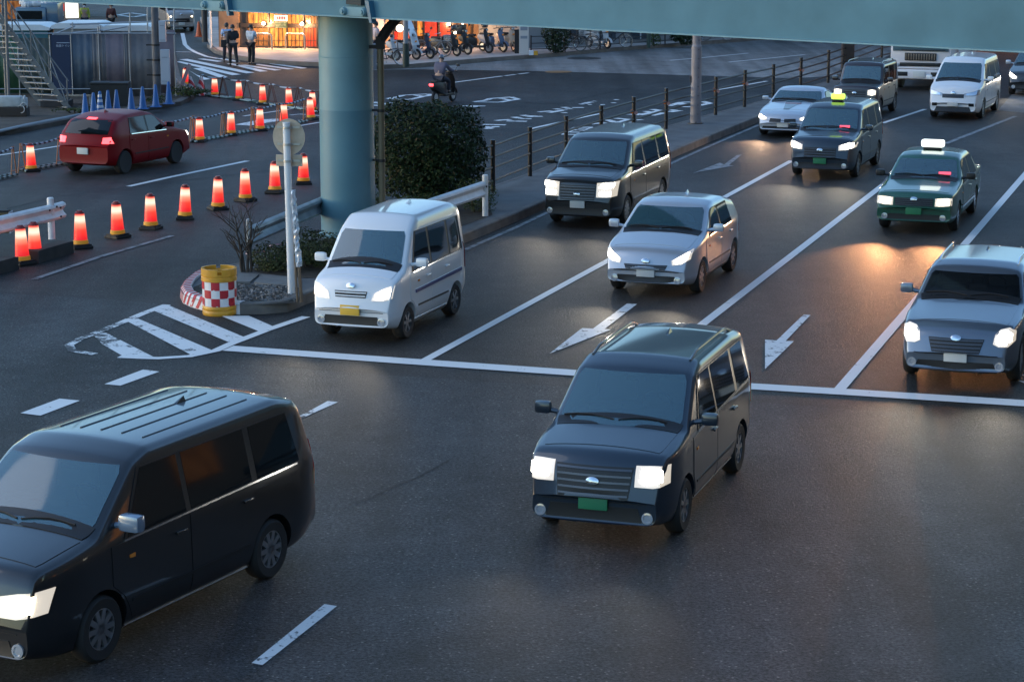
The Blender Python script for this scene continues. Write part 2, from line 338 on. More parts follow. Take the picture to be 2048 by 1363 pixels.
# cracks and seams in the asphalt
SEAM = mat('crack_sealant', (.012, .012, .013), .7)
for q in ([(690, 1012), (725, 1001), (760, 987), (795, 969), (830, 957), (870, 936), (905, 917)], [(400, 722), (700, 745), (1160, 775), (1497, 803), (2110, 850)], [(1120, 585), (1300, 597), (1460, 607)], [(-20, 584), (100, 590), (210, 598), (330, 607)]):
    strip('road_seam', q, .014, SEAM, .008)
def cover(px, py, r, m):
    p = G(px, py); mb = MB(); mb.lathe([(r, .006), (r, .012), (r*.9, .014), (0, .014)], 24, Matrix.Translation((p.x, p.y, 0)))
    return tag(mb.build('manhole_cover', m), None, 'manhole cover')
tag(cover(1168, 117, .75, mat('cast_iron', (.03, .03, .03), .6)), 'round dark manhole cover in the pale far pavement')
tag(cover(1117, 144, .55, mat('rusty_iron', (.25, .13, .05), .7)), 'rusty tan manhole cover on the edge of the pale far pavement')
tag(cover(990, 385, .13, mat('pale_iron', (.6, .6, .6), .6)), 'small pale round cover at the foot of the first fence post')

# ------------------------------------------------------------------ median island with kerbs
ISL_R = [(604, 612), (660, 590), (800, 540), (940, 482), (1031, 444), (1090, 418), (1337, 320), (1397, 294), (1514, 246), (1600, 214), (1680, 188), (1760, 163), (1850, 138), (1900, 120)]
ISL_TIP = [(405, 556), (385, 566), (368, 580), (360, 594), (366, 606), (382, 614), (404, 620), (440, 626), (480, 629)]
ISL_F = [(480, 629), (530, 628), (575, 624), (604, 612)]
ISL_L = [(1860, 112), (1763, 128), (1656, 170), (1601, 188), (1546, 205), (1489, 220), (1431, 235), (1332, 263), (1267, 284), (1202, 304), (1132, 330), (1060, 358), (975, 388), (860, 424), (740, 452), (640, 480), (490, 540), (405, 556)]
def kerb(name, px, m, w=.16, h=.2):
    P = [G(*q) for q in px]; I = offset_line(P, w); n = len(P); mb = MB()
    for i in range(n):
        p, q = P[i], I[i]
        mb.v += [(p.x, p.y, 0), (p.x*1+(q.x-p.x)*.06, p.y+(q.y-p.y)*.06, h-.02), (p.x+(q.x-p.x)*.2, p.y+(q.y-p.y)*.2, h), (q.x, q.y, h), (q.x, q.y, 0)]
    mb.f += [(i*5+j, (i+1)*5+j, (i+1)*5+j+1, i*5+j+1) for i in range(n-1) for j in range(4)]+[(0, 1, 2, 3, 4), tuple((n-1)*5+j for j in range(5))]
    return structure(mb.build(name, m, smooth=40))
kerb('kerb', ISL_F+ISL_R, CONC); kerb('kerb', ISL_L, CONC, .12, .17)
RW = mat('kerb_white_paint', (.68, .66, .65), .6, var=.12, vscale=6); RR = mat('kerb_red_paint', (.50, .035, .04), .6, var=.2, vscale=7)
kt = [G(*q) for q in ISL_TIP]; kt = resample(kt, .1)
P, I = kt, offset_line(kt, .2); mb = MB(); n = len(P)
for p, q in zip(P, I): mb.v += [(p.x, p.y, 0), (p.x+(q.x-p.x)*.1, p.y+(q.y-p.y)*.1, .17), (p.x+(q.x-p.x)*.3, p.y+(q.y-p.y)*.3, .21), (q.x, q.y, .21), (q.x, q.y, 0)]
mb.f += [(i*5+j, (i+1)*5+j, (i+1)*5+j+1, i*5+j+1) for i in range(n-1) for j in range(4)]
tipk = mb.build('kerb_nose', RW, smooth=40); tag(tipk, 'rounded kerb end painted with red and white chevrons beside the yellow drum', 'kerb')
# red chevrons lie 4 mm proud of the white nose
out = offset_line(P, -.006); mb = MB(); L_ = 0; k = 0
def kpt(s, j, lift=.005):
    i = min(int(s), n-2); f = s-i; p = P[i].lerp(P[i+1], f); q = I[i].lerp(I[i+1], f); d = (q-p)
    prof = [(-.02, .01), (.07, .17), (.29, .215), (.95, .215)]
    a = prof[j]; return Vector((p.x+d.x*a[0], p.y+d.y*a[0], a[1]))
s = .5
while s < n-4:
    for (j0, o0), (j1, o1) in (((0, 0), (1, .85)), ((1, .85), (2, 0.6)), ((2, .6), (3, 0))):
        mb.add([kpt(min(s+o0, n-1.01), j0), kpt(min(s+o0+.8, n-1.01), j0), kpt(min(s+o1+.8, n-1.01), j1), kpt(min(s+o1, n-1.01), j1)], [(0, 1, 2, 3)])
    s += 1.75
tag(mb.build('chevron', RR, tipk), 'red chevrons')
top = [G(*q) for q in ISL_TIP[:-1]+ISL_F+ISL_R[1:]+ISL_L[:-1]]
mb = MB(); mb.add([(p.x, p.y, .165) for p in top], [tuple(range(len(top)))]); structure(mb.build('island', TILE))
SOIL = mat('soil', (.035, .028, .02), .95, var=.5, vscale=5, bump=.8, bscale=22)
def flat(name, px, z, m): 
    mb = MB(); mb.add([(p.x, p.y, z) for p in (G(x, y, .165) for x, y in px)], [tuple(range(len(px)))]); return structure(mb.build(name, m))
flat('planting_bed', [(498, 540), (520, 546), (600, 556), (680, 556), (780, 500), (900, 462), (985, 430), (975, 398), (860, 420), (740, 448), (640, 482)], .172, SOIL)
flat('planting_bed', [(408, 566), (480, 566), (590, 580), (598, 602), (590, 606), (530, 610), (440, 606), (395, 598), (380, 590), (388, 574)], .172, SOIL)
SLAB = mat('paving_slab', (.15, .15, .145), .8, var=.2, vscale=4, bump=.2)
for q in ([(478, 550), (518, 551), (500, 566), (470, 566)], [(524, 551), (600, 558), (598, 576), (508, 567)]):
    p = [G(x, y, .17) for x, y in q]; mb = MB(); mb.prism([(a.x, a.y) for a in p], .168, .20); structure(mb.build('paving_slab', SLAB))
# gravel: small stones on the bed, nobody would count them
rg = random.Random(3); mb = MB()
for i in range(700):
    px, py = rg.uniform(400, 596), rg.uniform(570, 604)
    if (px < 480 and py > 596) : continue
    p = G(px, py, .172); r = rg.uniform(.012, .035)
    M = Matrix.Rotation(rg.uniform(0, 6), 3, 'Z') @ Matrix.Rotation(rg.uniform(0, 6), 3, 'X')
    mb.box((p.x, p.y, .172+r*.3), (r*2, r*1.4, r), M, .7)
tag(mb.build('gravel', mat('gravel_stone', (.16, .155, .15), .85, var=.6, vscale=9)), kind='stuff')
# far pavement (raised) and the construction plot
def raised(name, px, m, h=.16, km=None):
    P = [G(*q) for q in px]; mb = MB(); mb.prism([(p.x, p.y) for p in P], 0, h); return structure(mb.build(name, m))
PAV = mat('far_pavement_tiles', (.46, .39, .35), .7, var=.22, vscale=1.3, bump=.2, bscale=8)
far_edge = [(400, 40), (412, 75), (423, 95), (436, 106), (469, 117), (519, 125), (575, 130), (635, 132), (720, 138), (817, 136), (870, 131.5), (960, 124), (1084, 115), (1240, 101), (1383, 91), (1526, 79), (1700, 62), (1760, 40), (1000, 30)]
raised('pavement', far_edge, PAV)
kerb('kerb', list(reversed(far_edge[2:17])), mat('far_kerb', (.16, .13, .11), .8, var=.2), .2, .17)
plot = [(-160, 300), (-60, 283), (0, 272), (60, 262), (180, 239), (300, 221), (362, 211), (392, 196), (388, 184), (372, 174), (362, 160), (345, 90), (335, 40), (-200, 30)]
raised('construction_plot', plot, mat('dirt', (.055, .045, .036), .95, var=.5, vscale=1.2, bump=.5, bscale=12), .13)
kerb('kerb', list(plot[:12]), mat('plot_kerb', (.14, .115, .10), .85, var=.25), .25, .16)
# ================================================================== footbridge, column, poles
def two_tone(name, a, b, zs):
    m = mat(name, a, .42, var=.08, vscale=1.2); return m
TEAL = mat('teal_bridge_paint', (.095, .205, .255), .65, var=.16, vscale=.9, bump=.05, bscale=3, spec=.12)
TEAL_D = mat('dark_teal_bridge_paint', (.105, .235, .285), .45, var=.10, vscale=1.0)
TEAL_L = mat('pale_teal_steel', (.19, .33, .37), .6, spec=.15, var=.08, vscale=2)
TEAL_S = mat('deep_blue_steel', (.05, .16, .24), .45)
ZB = 4.70
ga, gbp = G(0, -2, ZB), G(2048, 105, ZB); gd = (gbp-ga).normalized(); gn = Vector((gd.y, -gd.x, 0))
if gn.y > 0: gn = -gn                                    # towards the camera
g0, g1 = ga-gd*6, gbp+gd*6; GH = 1.35
def gpt(px, py): return on_plane(px, py, ga, gn)
root = empty('footbridge', (g0+g1)/2*1, 'teal painted steel footbridge girder crossing the whole top of the picture', 'footbridge')
root.location = (0, 0, 0)
def gframe(px): return gpt(px, 40)
LEN = (g1-g0).length
Mg = Matrix((( gd.x, gn.x, 0), (gd.y, gn.y, 0), (0, 0, 1)))
def gbox(mb, p, size): mb.box(p, size, Mg)
mb = MB(); c = (g0+g1)/2
gbox(mb, c-gn*.05+Vector((0, 0, GH/2+.02)), (LEN, .10, GH)); mb.build('girder', TEAL, root)
mb = MB(); gbox(mb, c-gn*.02+Vector((0, 0, .012)), (LEN, .26, .024)); mb.build('bottom_flange', TEAL_L, root)
mb = MB(); gbox(mb, c-gn*1.35+Vector((0, 0, .60)), (LEN, 2.5, .16)); gbox(mb, c-gn*2.65+Vector((0, 0, GH/2+.02)), (LEN, .10, GH))
mb.build('deck', TEAL_D, root)
mb = MB(); 
for k in range(int(LEN/1.6)): 
    p = g0+gd*(k*1.6+.8); mb.box(p-gn*.05+Vector((0, 0, GH+.6)), (.05, .05, 1.1), Mg)
for z in (GH+.35, GH+.75, GH+1.15): gbox(mb, c-gn*.05+Vector((0, 0, z)), (LEN, .05, .05))
mb.build('handrail', TEAL_L, root)
for x0 in (435, 716):                                     # the bolted hinge joints
    o = gpt(x0, 23 if x0 > 600 else 10); u = 1.0
    mb = MB(); gbox(mb, o+gn*.07, (.62, .08, .17)); gbox(mb, o+gn*.03+Vector((0, 0, -.10)), (.40, .05, .05)); j = mb.build('joint_plate', TEAL_L, root)
    mb = MB(); M = Mg.to_4x4() @ Matrix.Rotation(-pi/2, 4, 'X') @ Matrix.Scale(-1, 4, (0, 0, 1)) if False else Mg.to_4x4() @ Matrix.Rotation(-pi/2, 4, 'X')
    for sx in (-.27, .27):
        mb = MB(); mb.lathe([(.085, .10), (.07, .17), (.045, .171), (.04, .20), (0, .20)], 14, Matrix.Translation(o+gd*sx) @ M); mb.build('bolt', TEAL_L, j, 40)
    q = o+gd*.42
    mb = MB(); mb.add([q+gd*a+gn*b+Vector((0, 0, z)) for b in (.0, .13) for a, z in ((-.10, .22), (.0, .22), (.09, -.20), (.02, -.20))], [(0, 1, 2, 3), (7, 6, 5, 4), (0, 1, 5, 4), (1, 2, 6, 5), (2, 3, 7, 6), (3, 0, 4, 7)])
    mb.build('stiffener', TEAL_S, root)
    mb = MB(); gbox(mb, o-gd*.05+gn*.02+Vector((0, 0, .24)), (.42, .10, .22)); gbox(mb, o+gd*.14+gn*.03+Vector((0, 0, .27)), (.09, .14, .3)); mb.build('expansion_gap', mat('joint_dark', (.04, .05, .05), .8), root)  # dark blocks at the notch above the joint plate
# column
cb = on_plane(691, 60, ga-gn*1.2, gn); cb.z = 0
yc = cb.y; CR = 53.5/ppm(yc)
col_root = empty('bridge_column', cb, 'thick round teal steel column holding up the footbridge', 'column')
zpx = lambda py: at_depth(690, py, yc).z
zs = zpx(217)
mb = MB(); mb.lathe([(CR, zs), (CR, zpx(112)-.01), (CR+.006, zpx(112)), (CR, zpx(112)+.01), (CR, ZB-.05)], 64, ); mb.build('upper_shaft', mat('column_paint', (.15, .29, .33), .45, var=.14, vscale=1.2, bump=.05, bscale=3), col_root, 30)
mb = MB(); mb.lathe([(CR+.006, .1), (CR+.006, zs)], 64); mb.build('lower_shaft', TEAL_D, col_root, 30)
mb = MB(); mb.cyl((0, 0, ZB-.06), (0, 0, ZB+.1), CR+.14, n=48); mb.box((-gn.x*.35, -gn.y*.35, ZB+.25), (2.2, 1.0, .5), Matrix(((gn.x, gd.x, 0), (gn.y, gd.y, 0), (0, 0, 1)))); mb.build('capital', TEAL_D, col_root, 30)
mb = MB(); mb.lathe([(CR+.05, .165), (CR+.05, .21), (CR+.01, .22)], 40); mb.build('base_plate', TEAL_D, col_root, 30)
# brown conduit pole beside the column, with black bracket and clamp
BRNZ = mat('bronze_pole_paint', (.14, .115, .07), .45, var=.15, vscale=4)
p = at_depth(762, 200, yc-.25); top = at_depth(761, 92, yc-.25).z
r = empty('pole', (p.x, p.y, 0), 'slim bronze pole clamped to the right side of the bridge column', 'pole')
mb = MB(); mb.cyl((0, 0, .1), (0, 0, top), .066, n=16); mb.build('shaft', BRNZ, r, 40)
mb = MB()
for py in (219, 318):
    z = at_depth(762, py, yc).z; mb.cyl((0, 0, z-.03), (0, 0, z+.03), .078, n=16); mb.box((-.13, .08, z), (.26, .03, .045))
mb.build('clamp', BLACK, r, 40)
mb = MB(); mb.box((0, 0, top+.06), (.18, .16, .24)); mb.tube([(0, 0, top+.1), (.12, .05, top+.3), (.34, .1, top+.55), (.5, .2, ZB+.1)], .10, 10); mb.box((-.12, .05, top-.02), (.4, .12, .07)); mb.build('bracket', BLACK, r, 40)
# lamp post on the median, brown square post behind it, sign pole in front
MAUVE = mat('mauve_grey_paint', (.24, .215, .225), .5, var=.12, vscale=5)
p = G(1391, 247, .165); r = empty('lamp_post', (p.x, p.y, .165), 'tall mauve grey lamp post standing on the median beyond the pipe fence', 'lamp post')
mb = MB(); h = at_depth(1391, 104, p.y).z; mb.cyl((0, 0, 0), (0, 0, h), .165, .155, 20); mb.cyl((0, 0, h), (0, 0, h+.06), .155, .13, 20); mb.cyl((0, 0, h+.06), (0, 0, 7.5), .13, .10, 20); mb.build('shaft', MAUVE, r, 40)
mb = MB(); mb.cyl((0, 0, 0), (0, 0, .025), .24, n=20); mb.box((-.18, -.02, 1.35), (.02, .1, .2)); 
for k in range(4): mb.cyl((.15*cos(k*1.57), .15*sin(k*1.57), .02), (.15*cos(k*1.57), .15*sin(k*1.57), .07), .02, n=6)
mb.build('base_plate', mat('dark_steel', (.04, .04, .045), .5), r, 40)
mb = MB()
for k in range(9): z = .3+k*.28; mb.cyl((.05, -.155, z), (.05, -.175, z), .018, n=8)
mb.build('rivet', mat('rivet_grey', (.10, .09, .10), .5), r)
mb = MB(); mb.tube([(0, 0, 7.4), (.4, -.2, 7.9), (1.4, -.6, 8.1)], .06, 8); mb.rbox((1.7, -.72, 8.1), (.8, .3, .12), .04); mb.build('lamp_head', MAUVE, r, 40)
p = G(1694, 152, .165); mb = MB(); mb.rbox((0, 0, 2.6), (.46, .46, 5.2), .04); mb.box((0, 0, .03), (.66, .66, .05)); 
for z in (1.2, 2.4): mb.box((0, -.235, z), (.34, .02, .05))
tag(mb.build('steel_post', mat('dark_brown_steel', (.035, .028, .026), .45), None, 40, None), 'square dark brown steel post beside the far end of the pipe fence', 'post').location = (p.x, p.y, .165)
p = G(583, 588, .17); r = empty('road_sign', (p.x, p.y, .17), 'road sign seen from behind: round disc and small plate on a white pole', 'road sign')
zt_ = at_depth(577, 247, p.y).z-.17; SGB = mat('sign_back_bare_metal', (.50, .41, .31), .45, .15, var=.15, vscale=5)
mpx = 1/ppm(p.y)
mb = MB(); mb.cyl((0, 0, 0), (-.03, 0, zt_), 7.2*mpx, n=18); mb.cyl((-.03, 0, zt_), (-.03, 0, zt_+.02), 7.4*mpx, n=18); mb.build('sign_pole', mat('sign_pole_white', (.68, .70, .71), .4), r, 40)
zd = at_depth(579, 275, p.y).z-.17; Rz = Matrix.Rotation(radians(-8), 4, 'Z')
mb = MB(); M = Matrix.Translation((0.00, .09, zd)) @ Rz @ Matrix.Rotation(pi/2, 4, 'X') @ Matrix.Diagonal((.90, 1, 1, 1))
mb.lathe([(0, -.004), (36*mpx-.02, -.004), (36*mpx, -.008), (36*mpx, .008), (0, .004)], 48, M); mb.build('sign_disc', SGB, r, 40)
zr = at_depth(579, 322, p.y).z-.17
mb = MB(); mb.rbox((.0, .085, zr), (.47, .012, .20), .005, Rz.to_3x3()); mb.build('sign_plate', SGB, r)
mb = MB()
for z in (zd+.17, zd-.12, zr): mb.box((0, .06, z), (.40, .022, .035), Rz.to_3x3()); mb.cyl((-.02, 0, z-.02), (-.02, 0, z+.02), 9*mpx, n=16)
mb.build('sign_bracket', mat('bracket_pale_metal', (.5, .5, .47), .35, .7), r, 40)
# plastic-wrapped stake leaning by the sign pole
p = G(603, 604, .17); q = at_depth(586, 380, p.y+.1)
r = empty('wrapped_stake', (p.x, p.y, .17), 'wooden stake wrapped in crinkled clear plastic leaning on the sign pole', 'stake')
d = Vector((q.x-p.x, q.y-p.y, q.z-.17))
mb = MB(); mb.cyl((0, 0, 0), d*.45, .03, .028, 8); mb.cyl((-.07, 0, 0), Vector((-.07, 0, 0))*.8+d*.42, .02, n=6); mb.build('stake', mat('stake_wood', (.16, .11, .07), .8), r)
FILM = mat('crinkled_plastic_film', (.40, .46, .52), .12, ior=1.5, coat=1, var=.5, vscale=14)
rg = random.Random(5); pts = []; mb = MB(); n = 10
for i in range(26):
    t = .32+.68*i/25; c = d*t; rr = .055*(1-.25*t)
    for k in range(n):
        a = 2*pi*k/n; r2 = rr*(1+rg.uniform(-.4, .4)); mb.v.append(tuple(c+Vector((cos(a)*r2, sin(a)*r2, rg.uniform(-.012, .012)))))
mb.f += [(i*n+k, i*n+(k+1) % n, (i+1)*n+(k+1) % n, (i+1)*n+k) for i in range(25) for k in range(n)]+[tuple(25*n+k for k in range(n))]
mb.build('plastic_wrap', FILM, r)
# ------------------------------------------------------------------ pipe fence on the median
FB = mat('black_fence_paint', (.014, .014, .016), .35); RAILM = mat('fence_rail_bronze', (.035, .024, .020), .45, .2)
ORB = mat('orange_reflector', (.75, .16, .02), .3, coat=1)
fp = [(938, 398), (986, 383), (1060, 352), (1132, 325), (1202, 300), (1267, 279), (1332, 258), (1431, 230), (1489, 214), (1546, 200), (1601, 184), (1656, 166), (1763, 123), (1850, 104)]
FPt = [G(x, y, .165) for x, y in fp]
fr = empty('pipe_fence', FPt[0], 'long black pipe fence along the median with thin bronze rails', 'fence'); fr.location = (0, 0, 0)
for i, P_ in enumerate(FPt):
    if i == 0: continue
    mb = MB(); mb.lathe([(.055, .165), (.055, 1.36), (.064, 1.365), (.060, 1.385), (0, 1.395)], 12, Matrix.Translation((P_.x, P_.y, 0))); mb.build('fence_post', FB, fr, 40)
    if i in (5, 6, 7, 8, 10, 12):
        for s_ in (-1, 1):
            o2 = MB(); o2.lathe([(.0, -.03), (.055, -.03), (.055, .03), (0, .03)], 14, Matrix.Translation((P_.x+s_*.06, P_.y-.06+s_*.02, .95-.02*s_)) @ Matrix.Rotation(pi/2, 4, 'X')); o2.build('reflector', ORB if s_ < 0 else mat('pale_reflector', (.55, .30, .26), .3), fr, 40)
for h in (1.09, .82, .57, .26):
    mb = MB()
    for a, b in zip(FPt, FPt[1:]): mb.cyl((a.x, a.y, .165+h), (b.x, b.y, .165+h), .030, n=8)
    mb.build('fence_rail', RAILM, fr, 40)
# ------------------------------------------------------------------ W-beam guard rails
def guard_rail(label, pts, h, posts, m, flare=None, zoff=.165, hgt=.35, bolts=True, pr=.062):
    """pts: ground points of the beam line; posts: ground points"""
    r = empty('guard_rail', (0, 0, 0), label, 'guard rail')
    prof = [(.0, -.5), (.06, -.40), (.075, -.28), (.02, -.12), (.0, 0), (.02, .12), (.075, .28), (.06, .40), (0, .5)]
    mb = MB(); n = len(prof); P = pts
    for i, p in enumerate(P):
        t = (P[min(i+1, len(P)-1)]-P[max(0, i-1)]).normalized(); nn = Vector((t.y, -t.x, 0)); 
        if nn.y > 0: nn = -nn
        mb.v += [tuple(Vector((p.x, p.y, zoff+h+b*hgt))+nn*(a+.03)) for a, b in prof]+[tuple(Vector((p.x, p.y, zoff+h+b*hgt))+nn*(a+.018)) for a, b in prof]
    for i in range(len(P)-1):
        for j in range(n-1):
            a, b = i*2*n+j, (i+1)*2*n+j; mb.f += [(a, a+1, b+1, b), (a+n, b+n, b+n+1, a+n+1)]
        for j in (0, n-1): a, b = i*2*n+j, (i+1)*2*n+j; mb.f.append((a, b, b+n, a+n))
    for i in (0, len(P)-1):
        for j in range(n-1): a = i*2*n+j; mb.f.append((a, a+1, a+1+n, a+n))
    mb.build('beam', m, r, 35)
    for p in posts:
        mb = MB(); mb.cyl((p.x, p.y, zoff-.02), (p.x, p.y, zoff+h+.28), pr, n=14); mb.cyl((p.x, p.y, zoff+h+.28), (p.x, p.y, zoff+h+.31), pr*1.05, pr*.8, 14); mb.build('rail_post', m, r, 40)
        if bolts:
            mb = MB()
            for dx, dz in ((-.2, .08), (.2, .08), (-.2, -.10), (-.06, .12)):
                t = (P[-1]-P[0]).normalized(); nn = Vector((t.y, -t.x, 0)); nn = -nn if nn.y > 0 else nn; c = Vector((p.x, p.y, zoff+h+dz))+t*dx+nn*.10
                mb.cyl(c, c+nn*.02, .022, n=8)
            mb.build('rail_bolt', BLACK, r)
    return r
a = G(500, 536, .165); b = G(660, 462, .165); guard_rail('grey weathered guard rail running behind the bare tree to the bridge column', [a-(b-a)*.03, a, a.lerp(b, .5), b], .62, [a], mat('weathered_rail', (.30, .34, .37), .45, .3, var=.3, vscale=3), pr=.05, hgt=.36)
a = G(966, 432, .165); b = G(760, 508, .165); guard_rail('white guard rail ending at a round post in front of the clipped hedge', [a, a.lerp(b, .5), b], .60, [a+Vector((.05, -.03, 0)), a.lerp(b, .8)], WHITE_STEEL, pr=.065)
a = G(104, 480, .16); b = G(-70, 524, .16)
guard_rail('white guard rail with a flared end at the left edge, lit pink', [a+(a-b).normalized()*.30+Vector((.02, .16, 0)), a+(a-b).normalized()*.22+Vector((0, .05, 0)), a, a.lerp(b, .5), b], .52, [a, a.lerp(b, .95)], WHITE_STEEL, pr=.07, zoff=.2)
# concrete base blocks below the left rail
BLK_C = mat('dark_concrete', (.045, .04, .038), .85, var=.3, vscale=3)
for px0, px1, lab in (((148, 506), (78, 527), 'dark concrete base block under the flared end of the left guard rail'), ((38, 538), (-60, 566), 'dark concrete base block cut by the left edge in front of the paired cones')):
    a, b = G(*px0), G(*px1); t = (b-a).normalized(); n = Vector((t.y, -t.x, 0)); n = -n if n.y < 0 else n
    mb = MB(); q = [a, b, b+n*.35, a+n*.35]; mb.prism([(v.x, v.y) for v in q], 0, .24); mb.prism([(v.x*.9+ (a+b).x*.05, v.y*.9+(a+b).y*.05) for v in q], .24, .25)
    tag(mb.build('concrete_block', BLK_C), lab, 'block')
p = G(14, 487, .0); r = empty('junction_box', (p.x, p.y, .25), 'small brown junction box with a pale side panel at the left edge', 'box')
mb = MB(); mb.rbox((-.05, 0, .2), (.28, .3, .42), .01); mb.build('case', mat('mesh_brown', (.09, .07, .03), .7, var=.5, vscale=60), r); mb = MB(); mb.box((.105, 0, .2), (.02, .31, .43)); mb.build('side_panel', mat('pale_panel', (.45, .5, .55), .5), r); mb = MB(); mb.rbox((-.03, 0, .43), (.22, .25, .05), .02); mb.build('lid', BLACK, r)
# ================================================================== lit cones, barricades, drum
def glow_sleeve():
    m = bpy.data.materials.new('lit_red_sleeve'); m.use_nodes = True; N, L = m.node_tree.nodes, m.node_tree.links; b = N['Principled BSDF']
    tc = N.new('ShaderNodeTexCoord'); sx = N.new('ShaderNodeSeparateXYZ'); L.new(tc.outputs['Object'], sx.inputs[0])
    lw = N.new('ShaderNodeLayerWeight'); lw.inputs[0].default_value = .35
    mr = N.new('ShaderNodeMapRange'); mr.inputs[1].default_value = .10; mr.inputs[2].default_value = .72; L.new(sx.outputs[2], mr.inputs[0])
    r = N.new('ShaderNodeValToRGB'); L.new(mr.outputs[0], r.inputs[0]); cr = r.color_ramp; cr.elements[0].position = 0; cr.elements[0].color = (.50, .006, .016, 1)
    cr.elements[1].position = 1; cr.elements[1].color = (.55, .03, .03, 1)
    for p, c in ((.22, (.75, .014, .016)), (.45, (1.0, .06, .035)), (.64, (1.05, .33, .20)), (.77, (1.15, .95, .74)), (.88, (1.1, .82, .58)), (.945, (.95, .11, .07))):
        e = cr.elements.new(p); e.color = (*c, 1)
    L.new(r.outputs[0], b.inputs['Emission Color']); b.inputs['Emission Strength'].default_value = .26
    b.inputs['Base Color'].default_value = (.35, .02, .02, 1); b.inputs['Roughness'].default_value = .35
    return m
SLEEVE = glow_sleeve(); YEL = mat('glowing_yellow_plastic', (.68, .33, .03), .45, emit=(1, .35, .03), es=.12); CAPR = mat('cap_red', (.25, .02, .02), .4)  # collar yellow is given a faint glow of its own
def make_cone():
    r = empty('light_cone', (0, 0, 0), 'x', 'traffic cone', 'lit red cones around the road works')
    mb = MB(); M = Matrix.Rotation(.5, 3, 'Z')
    mb.rbox((0, 0, .03), (.40, .40, .06), .015, M); mb.rbox((0, 0, .075), (.30, .34, .04), .01, M)
    for sx in (-.16, .16): mb.box(M @ Vector((sx, 0, .07)), (.05, .3, .03), M)
    mb.build('base', BLACK, r)
    mb = MB(); mb.lathe([(.155, .085), (.158, .10), (.150, .165), (.138, .175)], 28); mb.build('collar', YEL, r, 40)
    mb = MB(); mb.lathe([(.138, .170), (.128, .30), (.112, .50), (.098, .66), (.094, .71)], 28); mb.build('sleeve', SLEEVE, r, 60)
    mb = MB(); mb.lathe([(.098, .705), (.096, .725), (.075, .745), (.0, .75)], 24); mb.lathe([(.06, .74), (.055, .77), (0, .775)], 16); mb.build('cap', CAPR, r, 40)
    return r
cone = make_cone(); first = [True]
def put_cone(px, py, label, rz=0, sc=1.0, z=0):
    o = cone if first[0] else copy_tree(cone); first[0] = False
    p = G(px, py, z); o.location = (p.x, p.y, z); o.rotation_euler = (random.uniform(-.035, .035), random.uniform(-.035, .035), rz); o.scale = (sc, sc, sc); o['label'] = label; return p
ords = ['first', 'second', 'third', 'fourth', 'fifth', 'sixth', 'seventh', 'eighth', 'ninth']
put_cone(46, 529, 'lit red cone at far left in front of its twin, half behind a concrete block', .3)
put_cone(71, 521, 'lit red cone standing just right of its twin below the left guard rail', .7)
for i, (x, y) in enumerate([(162, 496), (236, 475), (302, 458), (370, 438), (436, 419), (491, 402), (550, 386), (607, 368)]):
    put_cone(x, y, ['lit red cone at the right end of the left concrete block', 'second lit cone of the near row, set apart on open asphalt', 'third lit cone of the near row, above the end of the faint worn line', 'fourth lit cone of the near row, left of the bare tree',
        'fifth lit cone of the near row, seen through the left twigs of the bare tree', 'sixth lit cone of the near row, above the bare tree trunk', 'lit cone of the near row just left of the white sign pole', 'last lit cone of the near row, between the sign plate and the bridge column'][i], .4*i)
MIDR = [(63, 343), (141, 330), (337, 294), (400, 284), (462, 271), (520, 262), (568, 252), (622, 240)]
for i, (x, y) in enumerate(MIDR):
    put_cone(x, y, ['lit cone left of the red car, alone in the gap of the middle row', 'lit cone behind the tail of the red car', 'lit cone just ahead of the red car bonnet', 'lit cone between two A-frames, second beyond the red car', 'lit cone of the middle row, third beyond the red car', 'lit cone of the middle row up and left of the round sign disc',
        'lit cone rising directly over the top of the round sign disc', 'lit cone at the right end of the middle row touching the bridge column'][i], .3*i, .95)
BACKR = [(371, 172), (430, 193), (479, 201), (526, 209), (579, 216), (626, 224)]
for i, (x, y) in enumerate(BACKR):
    put_cone(x, y, ['lit cone at the plot corner beside the tilted red and white board', 'lit cone nearest the zebra crossing in the back row', 'second lit cone of the back row from the zebra crossing', 'middle lit cone of the back row', 'fourth lit cone of the back row, left of the last one', 'lit cone at the right end of the back row half hidden by another cone'][i], .3*i, .92)
# A-frame barricades with twisted black and white bars
def striped(name, a, b, s):
    m = bpy.data.materials.new(name); m.use_nodes = True; N, L = m.node_tree.nodes, m.node_tree.links
    tc = N.new('ShaderNodeTexCoord'); w = N.new('ShaderNodeTexWave'); w.inputs['Scale'].default_value = s; w.bands_direction = 'DIAGONAL'
    r = N.new('ShaderNodeValToRGB'); r.color_ramp.interpolation = 'CONSTANT'; r.color_ramp.elements[0].color = (*a, 1); r.color_ramp.elements[1].color = (*b, 1); r.color_ramp.elements[1].position = .5
    L.new(tc.outputs['Object'], w.inputs[0]); L.new(w.outputs[0], r.inputs[0]); L.new(r.outputs[0], N['Principled BSDF'].inputs['Base Color']); N['Principled BSDF'].inputs['Roughness'].default_value = .5
    return m
BW = striped('black_white_bar', (.01, .012, .02), (.42, .50, .58), 2.2); GW = striped('green_white_bar', (.02, .06, .045), (.35, .45, .42), 2.0)
AFR = mat('a_frame_steel', (.10, .045, .035), .5, .3); AFR2 = mat('a_frame_orange', (.42, .17, .07), .5)
